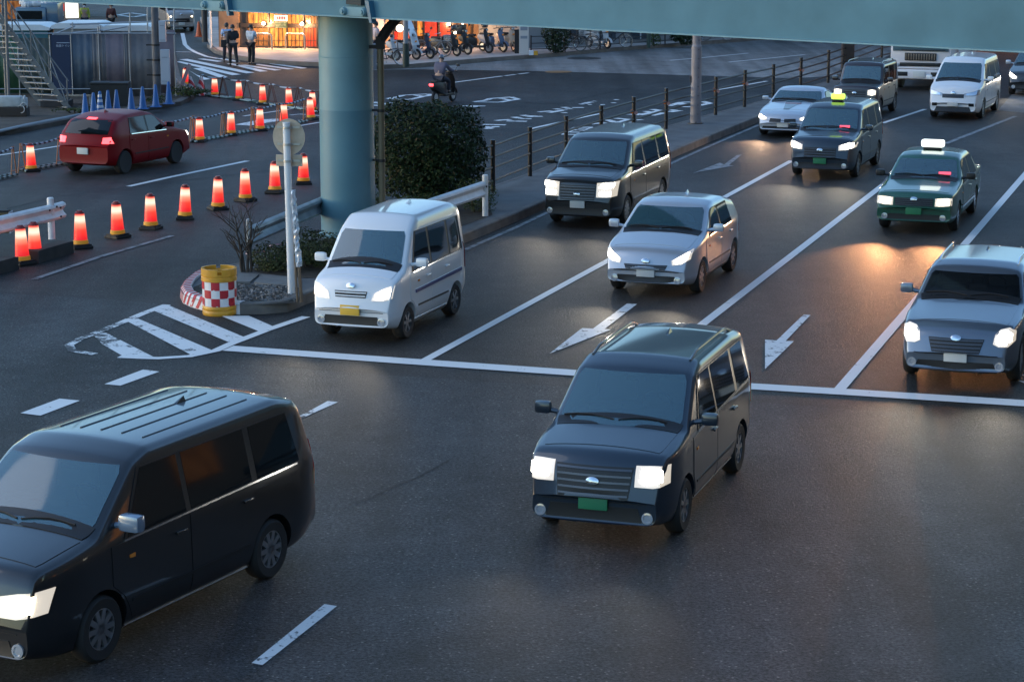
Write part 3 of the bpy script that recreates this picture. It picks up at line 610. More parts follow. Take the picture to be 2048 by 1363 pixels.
def barricade(p, q, label, leg):
    """between two ground points: an A-frame at each end, a twisted bar on top and a ladder bar below"""
    p = Vector((p.x, p.y, 0)); q = Vector((q.x, q.y, 0)); t = (q-p).normalized(); n = Vector((-t.y, t.x, 0)); H = .74
    r = empty('barricade', p, label, 'barricade', 'barricades with twisted bars'); L0 = (q-p).length
    ln = lambda a, b, c: t*a+n*b+Vector((0, 0, c))
    for e in (0, L0):
        mb = MB()
        mb.cyl(ln(e-.25, -.06, .0), ln(e-.02, -.0, H), .015, n=8); mb.cyl(ln(e+.25, .06, .0), ln(e+.02, 0, H), .015, n=8); mb.cyl(ln(e-.20, -.04, .14), ln(e+.20, .04, .14), .010, n=6); mb.cyl(ln(e-.05, 0, H), ln(e+.05, 0, H), .018, n=6)
        mb.build('a_frame', leg, r, 40)
    mb = MB(); k = 14; mb.tube([ln(L0*i/k, .012*sin(i*2.1), H-.02-.05*sin(pi*i/k)) for i in range(k+1)], .028, 8); mb.build('top_bar', BW, r, 40)
    mb = MB(); mb.tube([ln(L0*i/6, -.10, .05) for i in range(7)], .03, 8); mb.tube([ln(L0*i/6, .10, .05) for i in range(7)], .03, 8); mb.build('ground_bar', GW, r, 40)
def row(pts, names, leg):
    for i, ((x0, y0), (x1, y1)) in enumerate(pts): barricade(G(x0, y0), G(x1, y1), names[i], leg)
row([((-30, 366), (28, 352)), ((44, 345), (120, 331)), ((280, 300), (324, 293)), ((318, 296), (388, 283)), ((384, 286), (449, 274)), ((446, 274), (507, 263)), ((505, 264), (560, 254)), ((556, 255), (610, 244))],
    ['barricade with green and white ground bars cut by the left edge', 'barricade left of the red car', 'barricade beside the front of the red car', 'barricade with tan legs, second beyond the red car', 'barricade in the middle row, third beyond the red car', 'barricade with dark legs up and left of the round sign', 'barricade above the round sign disc', 'barricade at the right end of the middle row'], AFR2)
row([((404, 190), (446, 197)), ((448, 196), (494, 203)), ((494, 203), (542, 211)), ((545, 211), (596, 219)), ((600, 219), (640, 226))], ['barricade nearest the zebra crossing', 'second barricade from the zebra crossing in the back row', 'middle barricade of the back row with a red rag', 'fourth barricade of the back row', 'barricade of the back row touching the bridge column'], AFR)
# yellow drum with red and white checks
p = G(440, 627); k = 1/ppm(p.y); R_ = 35.5*k
r = empty('crash_drum', (p.x, p.y, 0), 'yellow plastic crash drum with a red and white chequered band', 'drum')
YD = mat('drum_yellow', (.62, .30, .025), .42, var=.12, vscale=6); HZ = .80
mb = MB(); mb.lathe([(R_*.95, .0), (R_*.97, .01), (R_*.97, .07), (R_*.94, .085), (R_*.97, .10), (R_*.97, .15), (R_*.94, .165), (R_*.94, HZ-.22), (R_*1.0, HZ-.21), (R_*1.0, HZ-.15), (R_*.97, HZ-.14), (R_*1.0, HZ-.12), (R_*1.0, HZ-.09), (R_*.88, HZ-.09), (R_*.88, HZ-.12), (0, HZ-.12)], 48); mb.build('shell', YD, r, 35)
mb = MB(); N_ = 48
for g in range(4):                                        # castellated rim: four raised arcs
    ks = [g*12+i for i in range(11)]
    for a, b in zip(ks, ks[1:]):
        A, B_ = 2*pi*a/N_+.3, 2*pi*b/N_+.3
        q = [Vector((cos(A), sin(A), 0)), Vector((cos(B_), sin(B_), 0))]
        mb.add([q[0]*R_+Vector((0, 0, HZ-.092)), q[1]*R_+Vector((0, 0, HZ-.092)), q[1]*R_+Vector((0, 0, HZ)), q[0]*R_+Vector((0, 0, HZ)), q[0]*R_*.86+Vector((0, 0, HZ-.092)), q[1]*R_*.86+Vector((0, 0, HZ-.092)), q[1]*R_*.86+Vector((0, 0, HZ)), q[0]*R_*.86+Vector((0, 0, HZ))],
               [(0, 1, 2, 3), (3, 2, 6, 7), (7, 6, 5, 4)]+([(0, 3, 7, 4)] if a == ks[0] else [])+([(1, 5, 6, 2)] if b == ks[-1] else []))
mb.build('rim', YD, r, 50)
mb = MB(); mb.lathe([(R_*.62, HZ-.12), (R_*.66, HZ-.05), (R_*.62, HZ-.04), (R_*.58, HZ-.115), (0, HZ-.115)], 32); mb.build('lid', YD, r, 40)
WCK = mat('check_white', (.70, .69, .68), .4, var=.06, vscale=5); RCK = mat('check_red', (.46, .018, .03), .4, var=.15, vscale=6)
zb0, zb1 = .165, HZ-.215
mb = MB(); mb.lathe([(R_*.955, zb0), (R_*.955, zb1)], 48); mb.v = mb.v; mb.f = mb.f[:48]; wb = mb.build('check_band', WCK, r, 60)
rg = random.Random(2); mb = MB()
for i in range(12):
    for j in range(3):
        if (i+j) % 2: continue
        a0, a1 = 2*pi*i/12+.15, 2*pi*(i+1)/12+.15; z0, z1 = zb0+(zb1-zb0)*j/3, zb0+(zb1-zb0)*(j+1)/3
        n = 6; jag = [0 if rg.random() < .8 else rg.uniform(.01, .04) for _ in range(n+1)]
        lo = [(R_*.965*cos(a0+(a1-a0)*k/n), R_*.965*sin(a0+(a1-a0)*k/n), z0+jag[k]) for k in range(n+1)]
        hi = [(R_*.965*cos(a0+(a1-a0)*k/n), R_*.965*sin(a0+(a1-a0)*k/n), z1) for k in range(n+1)]
        mb.add(lo+hi, [(k, k+1, n+2+k, n+1+k) for k in range(n)])
mb.build('red_checks', RCK, wb, 60)
# blue cones along the plot kerb, one striped
BLU = mat('blue_cone_plastic', (.012, .10, .30), .45); WST = mat('white_cone_stripe', (.6, .62, .66), .5)
def blue_cone(px, py, h, label, stripes=False, group='blue cones along the plot kerb'):
    p = G(px, py, .15); r = empty('traffic_cone', (p.x, p.y, .15), label, 'traffic cone', group)
    mb = MB(); mb.rbox((0, 0, .02), (.36, .36, .04), .01); mb.lathe([(.15, .03), (.12, .10), (.045, h-.02), (.035, h), (0, h+.004)], 20); mb.build('cone_body', BLU, r, 40)
    mb = MB(); mb.rbox((0, 0, .012), (.40, .40, .022), .005); mb.build('base', BLACK, r)
    if stripes:
        for z in (.22, .40, .56):
            R0 = .12-(.075)*(z-.10)/(h-.12)+.004; R1 = .12-.075*(z+.08-.10)/(h-.12)+.004
            mb = MB(); mb.lathe([(R0-.01, z), (R0, z), (R1, z+.08), (R1-.01, z+.08)], 20); mb.build('stripe', WST, r, 40)
for i, (x, y, h) in enumerate([(171, 234, .74), (188, 231, .72), (201, 229, .74), (217, 227, .74), (234, 226, .74), (263, 222, .74), (286, 219, .74), (312, 215, .76), (338, 209, .76)]):
    blue_cone(x, y, h, ['blue cone at the left end of the row on the plot kerb', 'blue cone just left of the striped one', 'blue cone with white stripes among the plain ones', 'blue cone just right of the striped one', 'blue cone in front of the black bin, left of the gap', 'blue cone right of the gap in the row', 'blue cone right of the black bin', 'blue cone at the foot of the grey utility pole', 'blue cone at the right end of the row by the white board'][i], i == 2)
# ================================================================== vegetation
def leaf_mat(name, a, b, c=None):
    m = bpy.data.materials.new(name); m.use_nodes = True; N, L = m.node_tree.nodes, m.node_tree.links; bs = N['Principled BSDF']
    g = N.new('ShaderNodeNewGeometry'); w = N.new('ShaderNodeTexWhiteNoise'); w.noise_dimensions = '1D'; L.new(g.outputs['Random Per Island'], w.inputs['W'])
    r = N.new('ShaderNodeValToRGB'); L.new(g.outputs['Random Per Island'], r.inputs[0]); r.color_ramp.elements[0].color = (*a, 1); r.color_ramp.elements[1].color = (*b, 1)
    if c: e = r.color_ramp.elements.new(.93); e.color = (*b, 1); r.color_ramp.elements[2].color = (*c, 1)
    L.new(r.outputs[0], bs.inputs['Base Color']); bs.inputs['Roughness'].default_value = .6; bs.inputs['Specular IOR Level'].default_value = .25
    return m
def leaves(name, spots, size, m, parent, seed=1, droop=.4):
    rg = random.Random(seed); mb = MB()
    for p, up in spots:
        l = size*rg.uniform(.6, 1.35); w = l*rg.uniform(.4, .6)
        d = (Vector((rg.uniform(-1, 1), rg.uniform(-1, 1), rg.uniform(-1, 1)))+up*1.1).normalized(); u = Vector((rg.uniform(-1, 1), rg.uniform(-1, 1), rg.uniform(-.6, .6)))
        u = (u-d*u.dot(d)).normalized(); v = d.cross(u)
        mb.add([p-u*l/2, p+v*w/2+d*w*.12, p+u*l/2, p-v*w/2+d*w*.12], [(0, 1, 2, 3)])
    return mb.build(name, m, parent)
def bush(name, label, base, rad, h, n, leaf, m, cat='bush', seed=1, power=3.0, lift=0.0, stems=5, rz=0, group=None):
    rg = random.Random(seed); r = empty(name, base, label, cat, group, rz); spots = []
    lumps = [(Vector((rg.uniform(-.8, .8)*rad[0], rg.uniform(-.8, .8)*rad[1], lift+(h-lift)*rg.uniform(.25, .95))), rg.uniform(.75, 1.12)) for _ in range(14)]
    while len(spots) < n:
        d = Vector((rg.gauss(0, 1), rg.gauss(0, 1), rg.gauss(0, 1))).normalized()
        k = (abs(d.x)**power+abs(d.y)**power+abs(d.z)**power)**(-1/power)      # rounded-box outline
        s = rg.random()**.28
        c = Vector((d.x*rad[0], d.y*rad[1], d.z*(h-lift)/2))*k*s
        p = c+Vector((0, 0, lift+(h-lift)/2))
        ph = sin(p.x*3.1+seed)*cos(p.y*2.7+1.3*seed)*.10+sin(p.x*7+p.z*6)*.06*(1 if n > 5000 else .5)+sin(p.x*13.7-p.z*11+p.y*9)*.035
        p += d*ph
        if p.z < .02: continue
        spots.append((p, (d+Vector((0, 0, .5))).normalized()))
    leaves('foliage', spots, leaf, m, r, seed)
    mb = MB()
    for i in range(stems):
        a = rg.uniform(0, 6.28); x, y = cos(a)*rad[0]*.35, sin(a)*rad[1]*.35
        mb.tube([(x*.5, y*.5, -.02), (x*.8, y*.8, h*.3), (x*1.2, y*1.2, h*.75)], .03, 6, .01)
    mb.build('stem', mat('stem_bark', (.05, .038, .026), .9), r)
    return r
L1 = leaf_mat('hedge_leaves', (.008, .018, .007), (.030, .055, .015), (.09, .05, .022)); L2 = leaf_mat('juniper_leaves', (.020, .036, .010), (.065, .095, .022)); L3 = leaf_mat('low_shrub_leaves', (.022, .030, .010), (.060, .070, .020)); L4 = leaf_mat('far_leaves', (.008, .016, .008), (.03, .05, .02))
def PB(x, y, z=.165): p = G(x, y, z); return (p.x, p.y, z)
b0 = G(862, 402, .165)
bush('hedge', 'large rounded dark green clipped hedge behind the white guard rail', (b0.x-.1, b0.y+.5, .165), (110/ppm(b0.y), 1.1), 192/ppm(b0.y), 20000, .095, L1, 'hedge', 4, 3.7, .0, 7)
bush('low_shrub', 'low bright green shrub directly under the large hedge, behind the white van roof', PB(848, 420), (.62, .5), .42, 1500, .05, L2, 'shrub', 5, 2.2)
bush('low_shrub', 'low green shrub at the round post of the white guard rail', PB(955, 424), (.45, .5), .75, 1700, .05, L2, 'shrub', 6, 2.4)
bush('low_shrub', 'small green shrub squeezed between the bridge column and the bronze pole', PB(757, 432), (.28, .3), .55, 700, .05, L2, 'shrub', 7, 2.4)
bush('low_shrub', 'spreading low shrub behind the sign pole, right part half covered by the white van', PB(628, 532), (.72, .85), .62, 5200, .055, L3, 'shrub', 8, 2.3)
bush('low_shrub', 'low yellowish shrub behind the paving slabs between the bare tree and the sign pole', PB(548, 540), (.42, .55), .42, 2600, .05, L3, 'shrub', 9, 2.3)
bush('low_shrub', 'weedy shrub on the plot corner at the feet of the barricades', PB(383, 193, .15), (.75, .45), .38, 900, .08, L2, 'shrub', 10, 2.2)
for x, y, w, lab in ((315, 213, .5, 'thin weeds behind the blue cones at the utility pole'), (150, 232, .8, 'thin weeds around the foot of the stair')):
    bush('weeds', lab, PB(x, y-6, .13), (w, .3), .22, 350, .07, L2, 'weeds', int(x), 2.0)
# bare tree with several stems
rg = random.Random(11); p = G(492, 543, .17); r = empty('bare_tree', (p.x, p.y, .17), 'small leafless tree with several stems on the island, left of the guard rail post', 'tree')
BARK = mat('bare_bark', (.055, .042, .033), .9, var=.3, vscale=20)
mb, tw = MB(), MB()
def grow(p0, d, l, rad, lev, out):
    pts = [p0]; q = p0.copy(); k = 5
    for i in range(k):
        d = (d+Vector((rg.uniform(-.22, .22), rg.uniform(-.22, .22), rg.uniform(-.06, .14)))).normalized(); q = q+d*l/k; pts.append(q.copy())
    out.tube(pts, rad, 7 if lev < 2 else 5, rad*.5)
    if lev < 2:
        for i in range(4 if lev < 2 else 3):
            b = pts[rg.randint(2, k)]; a = rg.uniform(0, 6.28); s = (d*.75+Vector((cos(a)*.8, sin(a)*.5, .25))).normalized(); grow(b, s, l*rg.uniform(.45, .75), rad*.5, lev+1, tw)
for dx, lean, l in ((-.03, -.10, .75), (.03, .05, .95), (.09, .16, .62), (-.07, -.22, .6)): grow(Vector((dx, 0, 0)), Vector((lean, 0, 1)).normalized(), l, .030, 0, mb)
mb.build('trunk', BARK, r, 60); tw.build('branches', BARK, r, 60)
# two red and white plates lying in the shrubs
for x, y, lab in ((514, 505, 'pink and white striped marker plate lying left on the shrub edge'), (560, 489, 'pink and white striped marker plate lying right, behind the sign pole')):
    p = G(x, y, .42); M = Matrix.Rotation(radians(38), 3, 'Z') @ Matrix.Rotation(radians(-12), 3, 'X')
    o = MB(); o.rbox((0, 0, 0), (.42, .14, .02), .004, M); o = o.build('marker_plate', mat('plate_pale_pink', (.55, .40, .42), .5), None, None); o.location = (p.x, p.y, .42); tag(o, lab, 'plate')
    q = MB()
    for k in range(4): q.box(M @ Vector((-.15+.1*k, 0, .012)), (.04, .13, .004), M)
    q.build('stripe', RCK, o)
    q = MB()
    for sx in (-.15, .15): q.cyl(M @ Vector((sx, 0, -.01)), (M @ Vector((sx, 0, 0)))+Vector((0, 0, -.26)), .012, n=6)
    q.build('leg', STEEL, o)
# ================================================================== vehicles
GLASS = mat('sky_tinted_windscreen', (.050, .120, .155), .05, ior=2.3)  # teal base colour stands in for the reflected sky
def see_through(m, fac, tint):
    N, L = m.node_tree.nodes, m.node_tree.links; mx = N.new('ShaderNodeMixShader'); t = N.new('ShaderNodeBsdfTransparent'); t.inputs[0].default_value = (*tint, 1)
    mx.inputs[0].default_value = fac; L.new(t.outputs[0], mx.inputs[1]); L.new(N['Principled BSDF'].outputs[0], mx.inputs[2]); L.new(mx.outputs[0], N['Material Output'].inputs[0])
see_through(GLASS, .76, (.70, .82, .86))
DGLASS = mat('dark_windscreen_glass', (.012, .015, .018), .05, ior=1.6); see_through(DGLASS, .6, (.5, .55, .6))
CABIN = mat('cabin_trim', (.05, .05, .052), .8); SEATM = mat('seat_cloth', (.24, .23, .22), .85)
SIDEGLASS = mat('side_window_glass', (.006, .008, .009), .04, ior=1.5)
DARKPL = mat('dark_plastic', (.012, .012, .013), .45)
LAMP_W = mat('headlamp_glow', (.9, .9, .9), .2, emit=(1.0, .93, .80), es=16)
LAMP_Y = mat('warm_headlamp_glow', (.9, .9, .9), .2, emit=(1.0, .80, .50), es=16)
LAMP_SOFT = mat('lamp_lens_glow', (.6, .6, .6), .1, emit=(1.0, .84, .62), es=.6, coat=1)
LAMP_OFF = mat('unlit_headlamp', (.45, .47, .50), .08, .3, coat=1)
LAMP_R = mat('tail_lamp_glow', (.4, .01, .02), .2, emit=(1.0, .06, .07), es=5)
LAMP_RD = mat('tail_lamp', (.25, .01, .012), .12, coat=1)
AMBER = mat('amber_lamp', (.8, .25, .03), .2, coat=1)
PLATE_W = mat('number_plate_white', (.62, .64, .62), .5); PLATE_Y = mat('number_plate_yellow', (.75, .45, .05), .5); PLATE_G = mat('number_plate_green', (.03, .22, .10), .5)
def paint(name, col, metal=0.0, rough=.32): return mat(name, col, rough, metal, coat=1.0)

def tab(t, x):
    if x <= t[0][0]: return t[0][1]
    for (a, b), (c, d) in zip(t, t[1:]):
        if x <= c: return b+(d-b)*(x-a)/max(1e-9, c-a)
    return t[-1][1]
def stab(t, x, w=.05): return sum(tab(t, x+w*k/3) for k in range(-3, 4))/7

class Car:
    def __init__(s, name, label, sp, body_mat, mid, zmid, theta, reverse=False, group='vehicles in traffic', yshift=0.0):
        s.sp = sp; s.L, s.Wd, s.H = sp['L'], sp['W'], sp['H']
        d = Vector((sin(theta), cos(theta), 0)); s.root = None
        lat = Vector((-cos(theta), sin(theta), 0))
        p = G(*mid, zmid); p.z = 0
        c = p + d*(s.L/2-.12) + lat*yshift
        s.root = empty(name, c, label, sp.get('cat', 'car'), group, atan2(d.y, d.x) + (pi if reverse else 0))
        s.bm_ = body_mat; s.body()
    # -- geometry of the shell
    def hw(s, x):
        sp = s.sp; f = max(0, 1-x/sp.get('rf', .75)); r = max(0, 1-(s.L-x)/sp.get('rr', .55))
        return s.Wd/2*(1-sp.get('pf', .16)*f**2.2)*(1-sp.get('pr', .12)*r**2.2)
    def zt(s, x): return stab(s.sp['prof'], x, s.sp.get('sm', .05))
    def belt(s, x): return tab(s.sp['belt'], x)
    def wt(s, x):
        z = s.zt(x); zs = min(s.belt(x), z-.03)
        return s.hw(x)*.965 - s.sp.get('tumble', .2)*max(0, z-zs-.03)
    def zbot(s, x):
        g = s.sp.get('gc', .19)
        return g+.09*max(0, 1-x/.6)**2+.12*max(0, 1-(s.L-x)/.7)**2
    def bulge(s, x, y):
        b = s.sp.get('bf', .12); k = b+(-.07-b)*x/s.L
        return -k*(1-min(1, abs(y)/(s.Wd/2))**2)
    def ring(s, x):
        zb, z = s.zbot(x), s.zt(x); zs = min(s.belt(x), z-.03); h = s.hw(x); w = s.wt(x)
        if zb > zs-.12: zb = zs-.12
        K = [(0, zb), (h*.90, zb), (h, zb+.24*(zs-zb)), (h*.985, zs), (w, z), (0, z+s.sp.get('crown', .04))]
        rad = [0, .06, .12, .07, .09, 0]; seg = [2, 1, 4, 5, 5]; out = [K[0]]
        def cut(a, b, r):
            l = sqrt((b[0]-a[0])**2+(b[1]-a[1])**2); t = min(r, l*.45)/max(l, 1e-6); return (a[0]+(b[0]-a[0])*t, a[1]+(b[1]-a[1])*t)
        cur = K[0]
        for i in range(1, 6):
            if i < 5: e = cut(K[i], K[i-1], rad[i]); nx = cut(K[i], K[i+1], rad[i])
            else: e = K[5]
            for k in range(1, seg[i-1]+1):
                t = k/seg[i-1]; y, zz = cur[0]+(e[0]-cur[0])*t, cur[1]+(e[1]-cur[1])*t
                out.append((y, zz))
            if i < 5:
                for t in (.33, .67, 1):
                    a, b, c = (1-t)**2, 2*t*(1-t), t*t
                    out.append((a*e[0]+b*K[i][0]+c*nx[0], a*e[1]+b*K[i][1]+c*nx[1]))
                cur = nx
        # crown the top
        n = seg[4]
        for k in range(1, n):
            i = len(out)-n-1+k; y = out[i][0]; out[i] = (y, z+s.sp.get('crown', .04)*(1-(y/max(w, .01))**2))
        return out
    def body(s):
        L = s.L; xs = set(); x = 0
        for q in s.sp['prof']: xs.add(round(q[0], 3))
        while x < L: xs.add(round(x, 3)); x += .07 if .5 < x < L-.5 else .035
        xs = sorted(xs); xs = [a for i, a in enumerate(xs) if i == 0 or a-xs[i-1] > .012]
        V, Fc = [], []; N = None
        for x in xs:
            r = s.ring(x); full = r+[(-y, z) for y, z in r[-2:0:-1]]; N = len(full)
            V += [(x+s.bulge(x, y), y, z) for y, z in full]
        k = len(xs)
        for i in range(k-1):
            for j in range(N): Fc.append((i*N+j, i*N+(j+1) % N, (i+1)*N+(j+1) % N, (i+1)*N+j))
        h = N//2
        for base, fl in ((0, 1), ((k-1)*N, 0)):
            for j in range(h):
                a, b = j, j+1; c, d = (N-b) % N, (N-a) % N
                q = [base+a, base+b, base+c, base+d]; q = [v for n_, v in enumerate(q) if v not in q[:n_]]
                if len(q) > 2: Fc.append(tuple(q if fl else q[::-1]))
        s.bvh = BVHTree.FromPolygons([Vector(v) for v in V], Fc)
        V = [(a-L/2, b, c) for a, b, c in V]
        mb = MB(); mb.add(V, Fc); o = mb.build('body', s.bm_, s.root)
        cut = MB(); R = s.sp['wr']+.055
        for xw in s.sp['wb']:
            for sg in (1, -1):
                y0 = s.hw(xw)-.30; cut.cyl((xw-L/2, sg*y0, s.sp['wr']), (xw-L/2, sg*(y0+.6), s.sp['wr']), R, n=28)
        co = cut.build('arch_cutter', BLACK)
        co.parent = s.root
        md = o.modifiers.new('arch', 'BOOLEAN'); md.object = co; md.operation = 'DIFFERENCE'; md.solver = 'EXACT'
        bpy.context.view_layer.update()
        dg = bpy.context.evaluated_depsgraph_get(); me = bpy.data.meshes.new_from_object(o.evaluated_get(dg))
        o.modifiers.clear(); old = o.data; o.data = me; bpy.data.meshes.remove(old); me.name = 'body'
        cm = co.data; bpy.data.objects.remove(co); bpy.data.meshes.remove(cm)
        me.materials.clear(); me.materials.append(s.bm_); me.materials.append(BLACK)
        for p in me.polygons:
            c = p.center; p.material_index = 0
            for xw in s.sp['wb']:
                if (c.x+L/2-xw)**2+(c.z-s.sp['wr'])**2 < (R+.004)**2 and abs(c.y) < s.hw(xw)-.004: p.material_index = 1
            if c.z < s.zbot(c.x+L/2)+.03 and abs(p.normal.z) > .6: p.material_index = 1
        me.polygons.foreach_set('use_smooth', [True]*len(me.polygons)); me.set_sharp_from_angle(angle=radians(38))
        s.body_o = o
    # -- pieces that follow the shell
    def proj(s, mode, a, b):
        if mode == 'F': o, d = Vector((-3, a, b)), Vector((1, 0, 0))
        elif mode == 'R': o, d = Vector((s.L+3, a, b)), Vector((-1, 0, 0))
        elif mode == 'T': o, d = Vector((a, b, 6)), Vector((0, 0, -1))
        elif mode == 'S': o, d = Vector((a, 5, b)), Vector((0, -1, 0))
        else: o, d = Vector((a, -5, b)), Vector((0, 1, 0))
        h, n, i, ds = s.bvh.ray_cast(o, d)
        if h is None:
            h, n, i, ds = s.bvh.find_nearest(o+d*3 if mode in 'FR' else o+d*4)
        if n.dot(d) > 0: n = -n
        return h, n
    def decal(s, name, mode, pairs, off, m, parent=None, du=.06, label=None, thick=.012):
        """a panel laid on the shell: pairs of 2-D points span it, off is how far it stands proud"""
        rows = []
        for (p0, q0), (p1, q1) in zip(pairs, pairs[1:]):
            l = max(sqrt((p1[0]-p0[0])**2+(p1[1]-p0[1])**2), sqrt((q1[0]-q0[0])**2+(q1[1]-q0[1])**2)); n = max(1, int(l/du))
            for i in range(n): t = i/n; rows.append(((p0[0]+(p1[0]-p0[0])*t, p0[1]+(p1[1]-p0[1])*t), (q0[0]+(q1[0]-q0[0])*t, q0[1]+(q1[1]-q0[1])*t)))
        rows.append(pairs[-1]); wmax = max(sqrt((q[0]-p[0])**2+(q[1]-p[1])**2) for p, q in rows); m_ = max(1, int(wmax/du))
        V, I = [], []
        for p, q in rows:
            for j in range(m_+1):
                t = j/m_; h, n = s.proj(mode, p[0]+(q[0]-p[0])*t, p[1]+(q[1]-p[1])*t)
                V.append(h+n*off-Vector((s.L/2, 0, 0))); I.append(h+n*(off-thick)-Vector((s.L/2, 0, 0)))
        R_, C = len(rows), m_+1; Fc = [(i*C+j, i*C+j+1, (i+1)*C+j+1, (i+1)*C+j) for i in range(R_-1) for j in range(C-1)]
        bd = [j for j in range(C)]+[i*C+C-1 for i in range(1, R_)]+[(R_-1)*C+j for j in range(C-2, -1, -1)]+[i*C for i in range(R_-2, 0, -1)]
        nv = len(V); V2 = V+[I[b] for b in bd]; nb = len(bd)
        Fc += [(bd[i], bd[(i+1) % nb], nv+(i+1) % nb, nv+i) for i in range(nb)]
        mb = MB(); mb.add(V2, Fc); o = mb.build(name, m, parent or s.root, smooth=50)
        if label: o['label'] = label
        return o
    def add(s, mb, name, m, parent=None, smooth=40):
        mb.v = [(v[0]-s.L/2, v[1], v[2]) for v in mb.v]; return mb.build(name, m, parent or s.root, smooth)
    def x_ws(s, z, front=True):            # where the screen surface is at height z
        L = s.L; n = 300; rng = range(n) if front else range(n, 0, -1)
        for i in rng:
            x = L*i/n
            if s.zt(x) >= z: return x
        return L/2
    def cabin(s, pr, z0, z1):
        """hollow the shell behind the windscreen and furnish it"""
        L = s.L; xb = s.x_ws(z1)+.75; cut = MB(); n = 6; F, Bk = [], []
        for (a, b), (c, d) in pr:
            for j in range(n+1):
                y = a+(c-a)*j/n; h, nn = s.proj('F', y, b); F.append((h.x-.08-L/2, y*.985, b)); Bk.append((xb-L/2, y*.97, b))
        C = n+1; R_ = len(pr); V = F+Bk; o = len(F)
        Fc = [(i*C+j, i*C+j+1, (i+1)*C+j+1, (i+1)*C+j) for i in range(R_-1) for j in range(n)]; Fc += [tuple(o+v for v in f)[::-1] for f in Fc[:]]
        bd = [j for j in range(C)]+[i*C+C-1 for i in range(1, R_)]+[(R_-1)*C+j for j in range(C-2, -1, -1)]+[i*C for i in range(R_-2, 0, -1)]
        Fc += [(bd[i], bd[(i+1) % len(bd)], o+bd[(i+1) % len(bd)], o+bd[i]) for i in range(len(bd))]
        cut.add(V, Fc); co = cut.build('cabin_cutter', CABIN); co.parent = s.root; o_ = s.body_o
        md = o_.modifiers.new('cab', 'BOOLEAN'); md.object = co; md.operation = 'DIFFERENCE'; md.solver = 'EXACT'
        bpy.context.view_layer.update(); dg = bpy.context.evaluated_depsgraph_get(); me = bpy.data.meshes.new_from_object(o_.evaluated_get(dg))
        o_.modifiers.clear(); old = o_.data; o_.data = me; bpy.data.meshes.remove(old); me.name = 'body'; cm = co.data; bpy.data.objects.remove(co); bpy.data.meshes.remove(cm)
        me.materials.clear()
        for m_ in (s.bm_, BLACK, CABIN): me.materials.append(m_)
        for p in me.polygons:
            c = p.center
            if p.material_index == 1 and c.z < z0-.1: continue
            h = s.bvh.find_nearest(c+Vector((L/2, 0, 0))); 
            if h[3] > .02 and z0-.02 < c.z < z1+.02 and c.x+L/2 < xb+.02: p.material_index = 2
        me.polygons.foreach_set('use_smooth', [True]*len(me.polygons)); me.set_sharp_from_angle(angle=radians(38))
        xd = s.x_ws(z0)+.28; w = abs(pr[0][0][0])*.9
        mb = MB(); mb.rbox((xd+.02, 0, z0+.03), (.34, 2*w, .10), .04); mb.rbox((xd+.05, w*.45, z0+.10), (.2, .36, .08), .03) ; mb.rbox((xd+.05, -w*.1, z0+.09), (.06, .26, .12), .02); s.add(mb, 'dashboard', CABIN)
        mb = MB(); mb.torus((xd+.30, w*-.45, z0+.12), (.9, 0, .45), .17, .016, 20, 6); s.add(mb, 'steering_wheel', BLACK)
        for y in (-.36, .36):
            mb = MB(); hs = min(z1-.12, z0+.46); mb.rbox((xb-.16, y, z0+.12), (.14, .46, max(.2, (hs-z0)*1.0)), .06); mb.rbox((xb-.18, y, hs+.0), (.10, .27, .19), .05); s.add(mb, 'seat', SEATM)
        mb = MB(); xm = s.x_ws(z1-.06); mb.rbox((xm+.10, 0, z1-.09), (.03, .22, .06), .012); s.add(mb, 'rear_view_mirror', BLACK)
    def screens(s, ws=None, rear=True, wipers=True, wm=None):
        sp = s.sp; z0, z1 = sp['ws']; pr = []
        for k in range(9):
            z = z0+(z1-z0)*k/8; x = s.x_ws(z); w = s.wt(x)-sp.get('ap', .075)
            inset = .03*(k in (0, 8)); pr.append(((-w+inset, z), (w-inset, z)))
        s.cabin(pr, z0, z1)
        s.ws_o = s.decal('windscreen', 'F', pr, .007, wm or GLASS, thick=.02)
        xc = s.x_ws(z0)
        wd = s.wt(xc)-.06
        s.decal('cowl', 'T', [((xc-.17, -wd*.96), (xc-.0, -wd)), ((xc-.17, wd*.96), (xc-.0, wd))], .008, DARKPL)
        if wipers:
            for y0, y1 in ((.05, wd*.9), (-wd*.75, .0)):
                mb = MB(); a = [s.proj('F', y0+(y1-y0)*t, z0+.035+.03*sin(pi*t)) for t in (0, .25, .5, .75, 1)]
                mb.tube([h+n*.02 for h, n in a], .010, 6); s.add(mb, 'wiper', BLACK)
        if rear:
            zr0, zr1 = sp.get('rw', (z0+.08, z1)); pr = []
            for k in range(7):
                z = zr0+(zr1-zr0)*k/6; x = s.x_ws(z, False); w = s.wt(x)-.12; pr.append(((-w, z), (w, z)))
            s.decal('rear_window', 'R', pr, .007, SIDEGLASS)
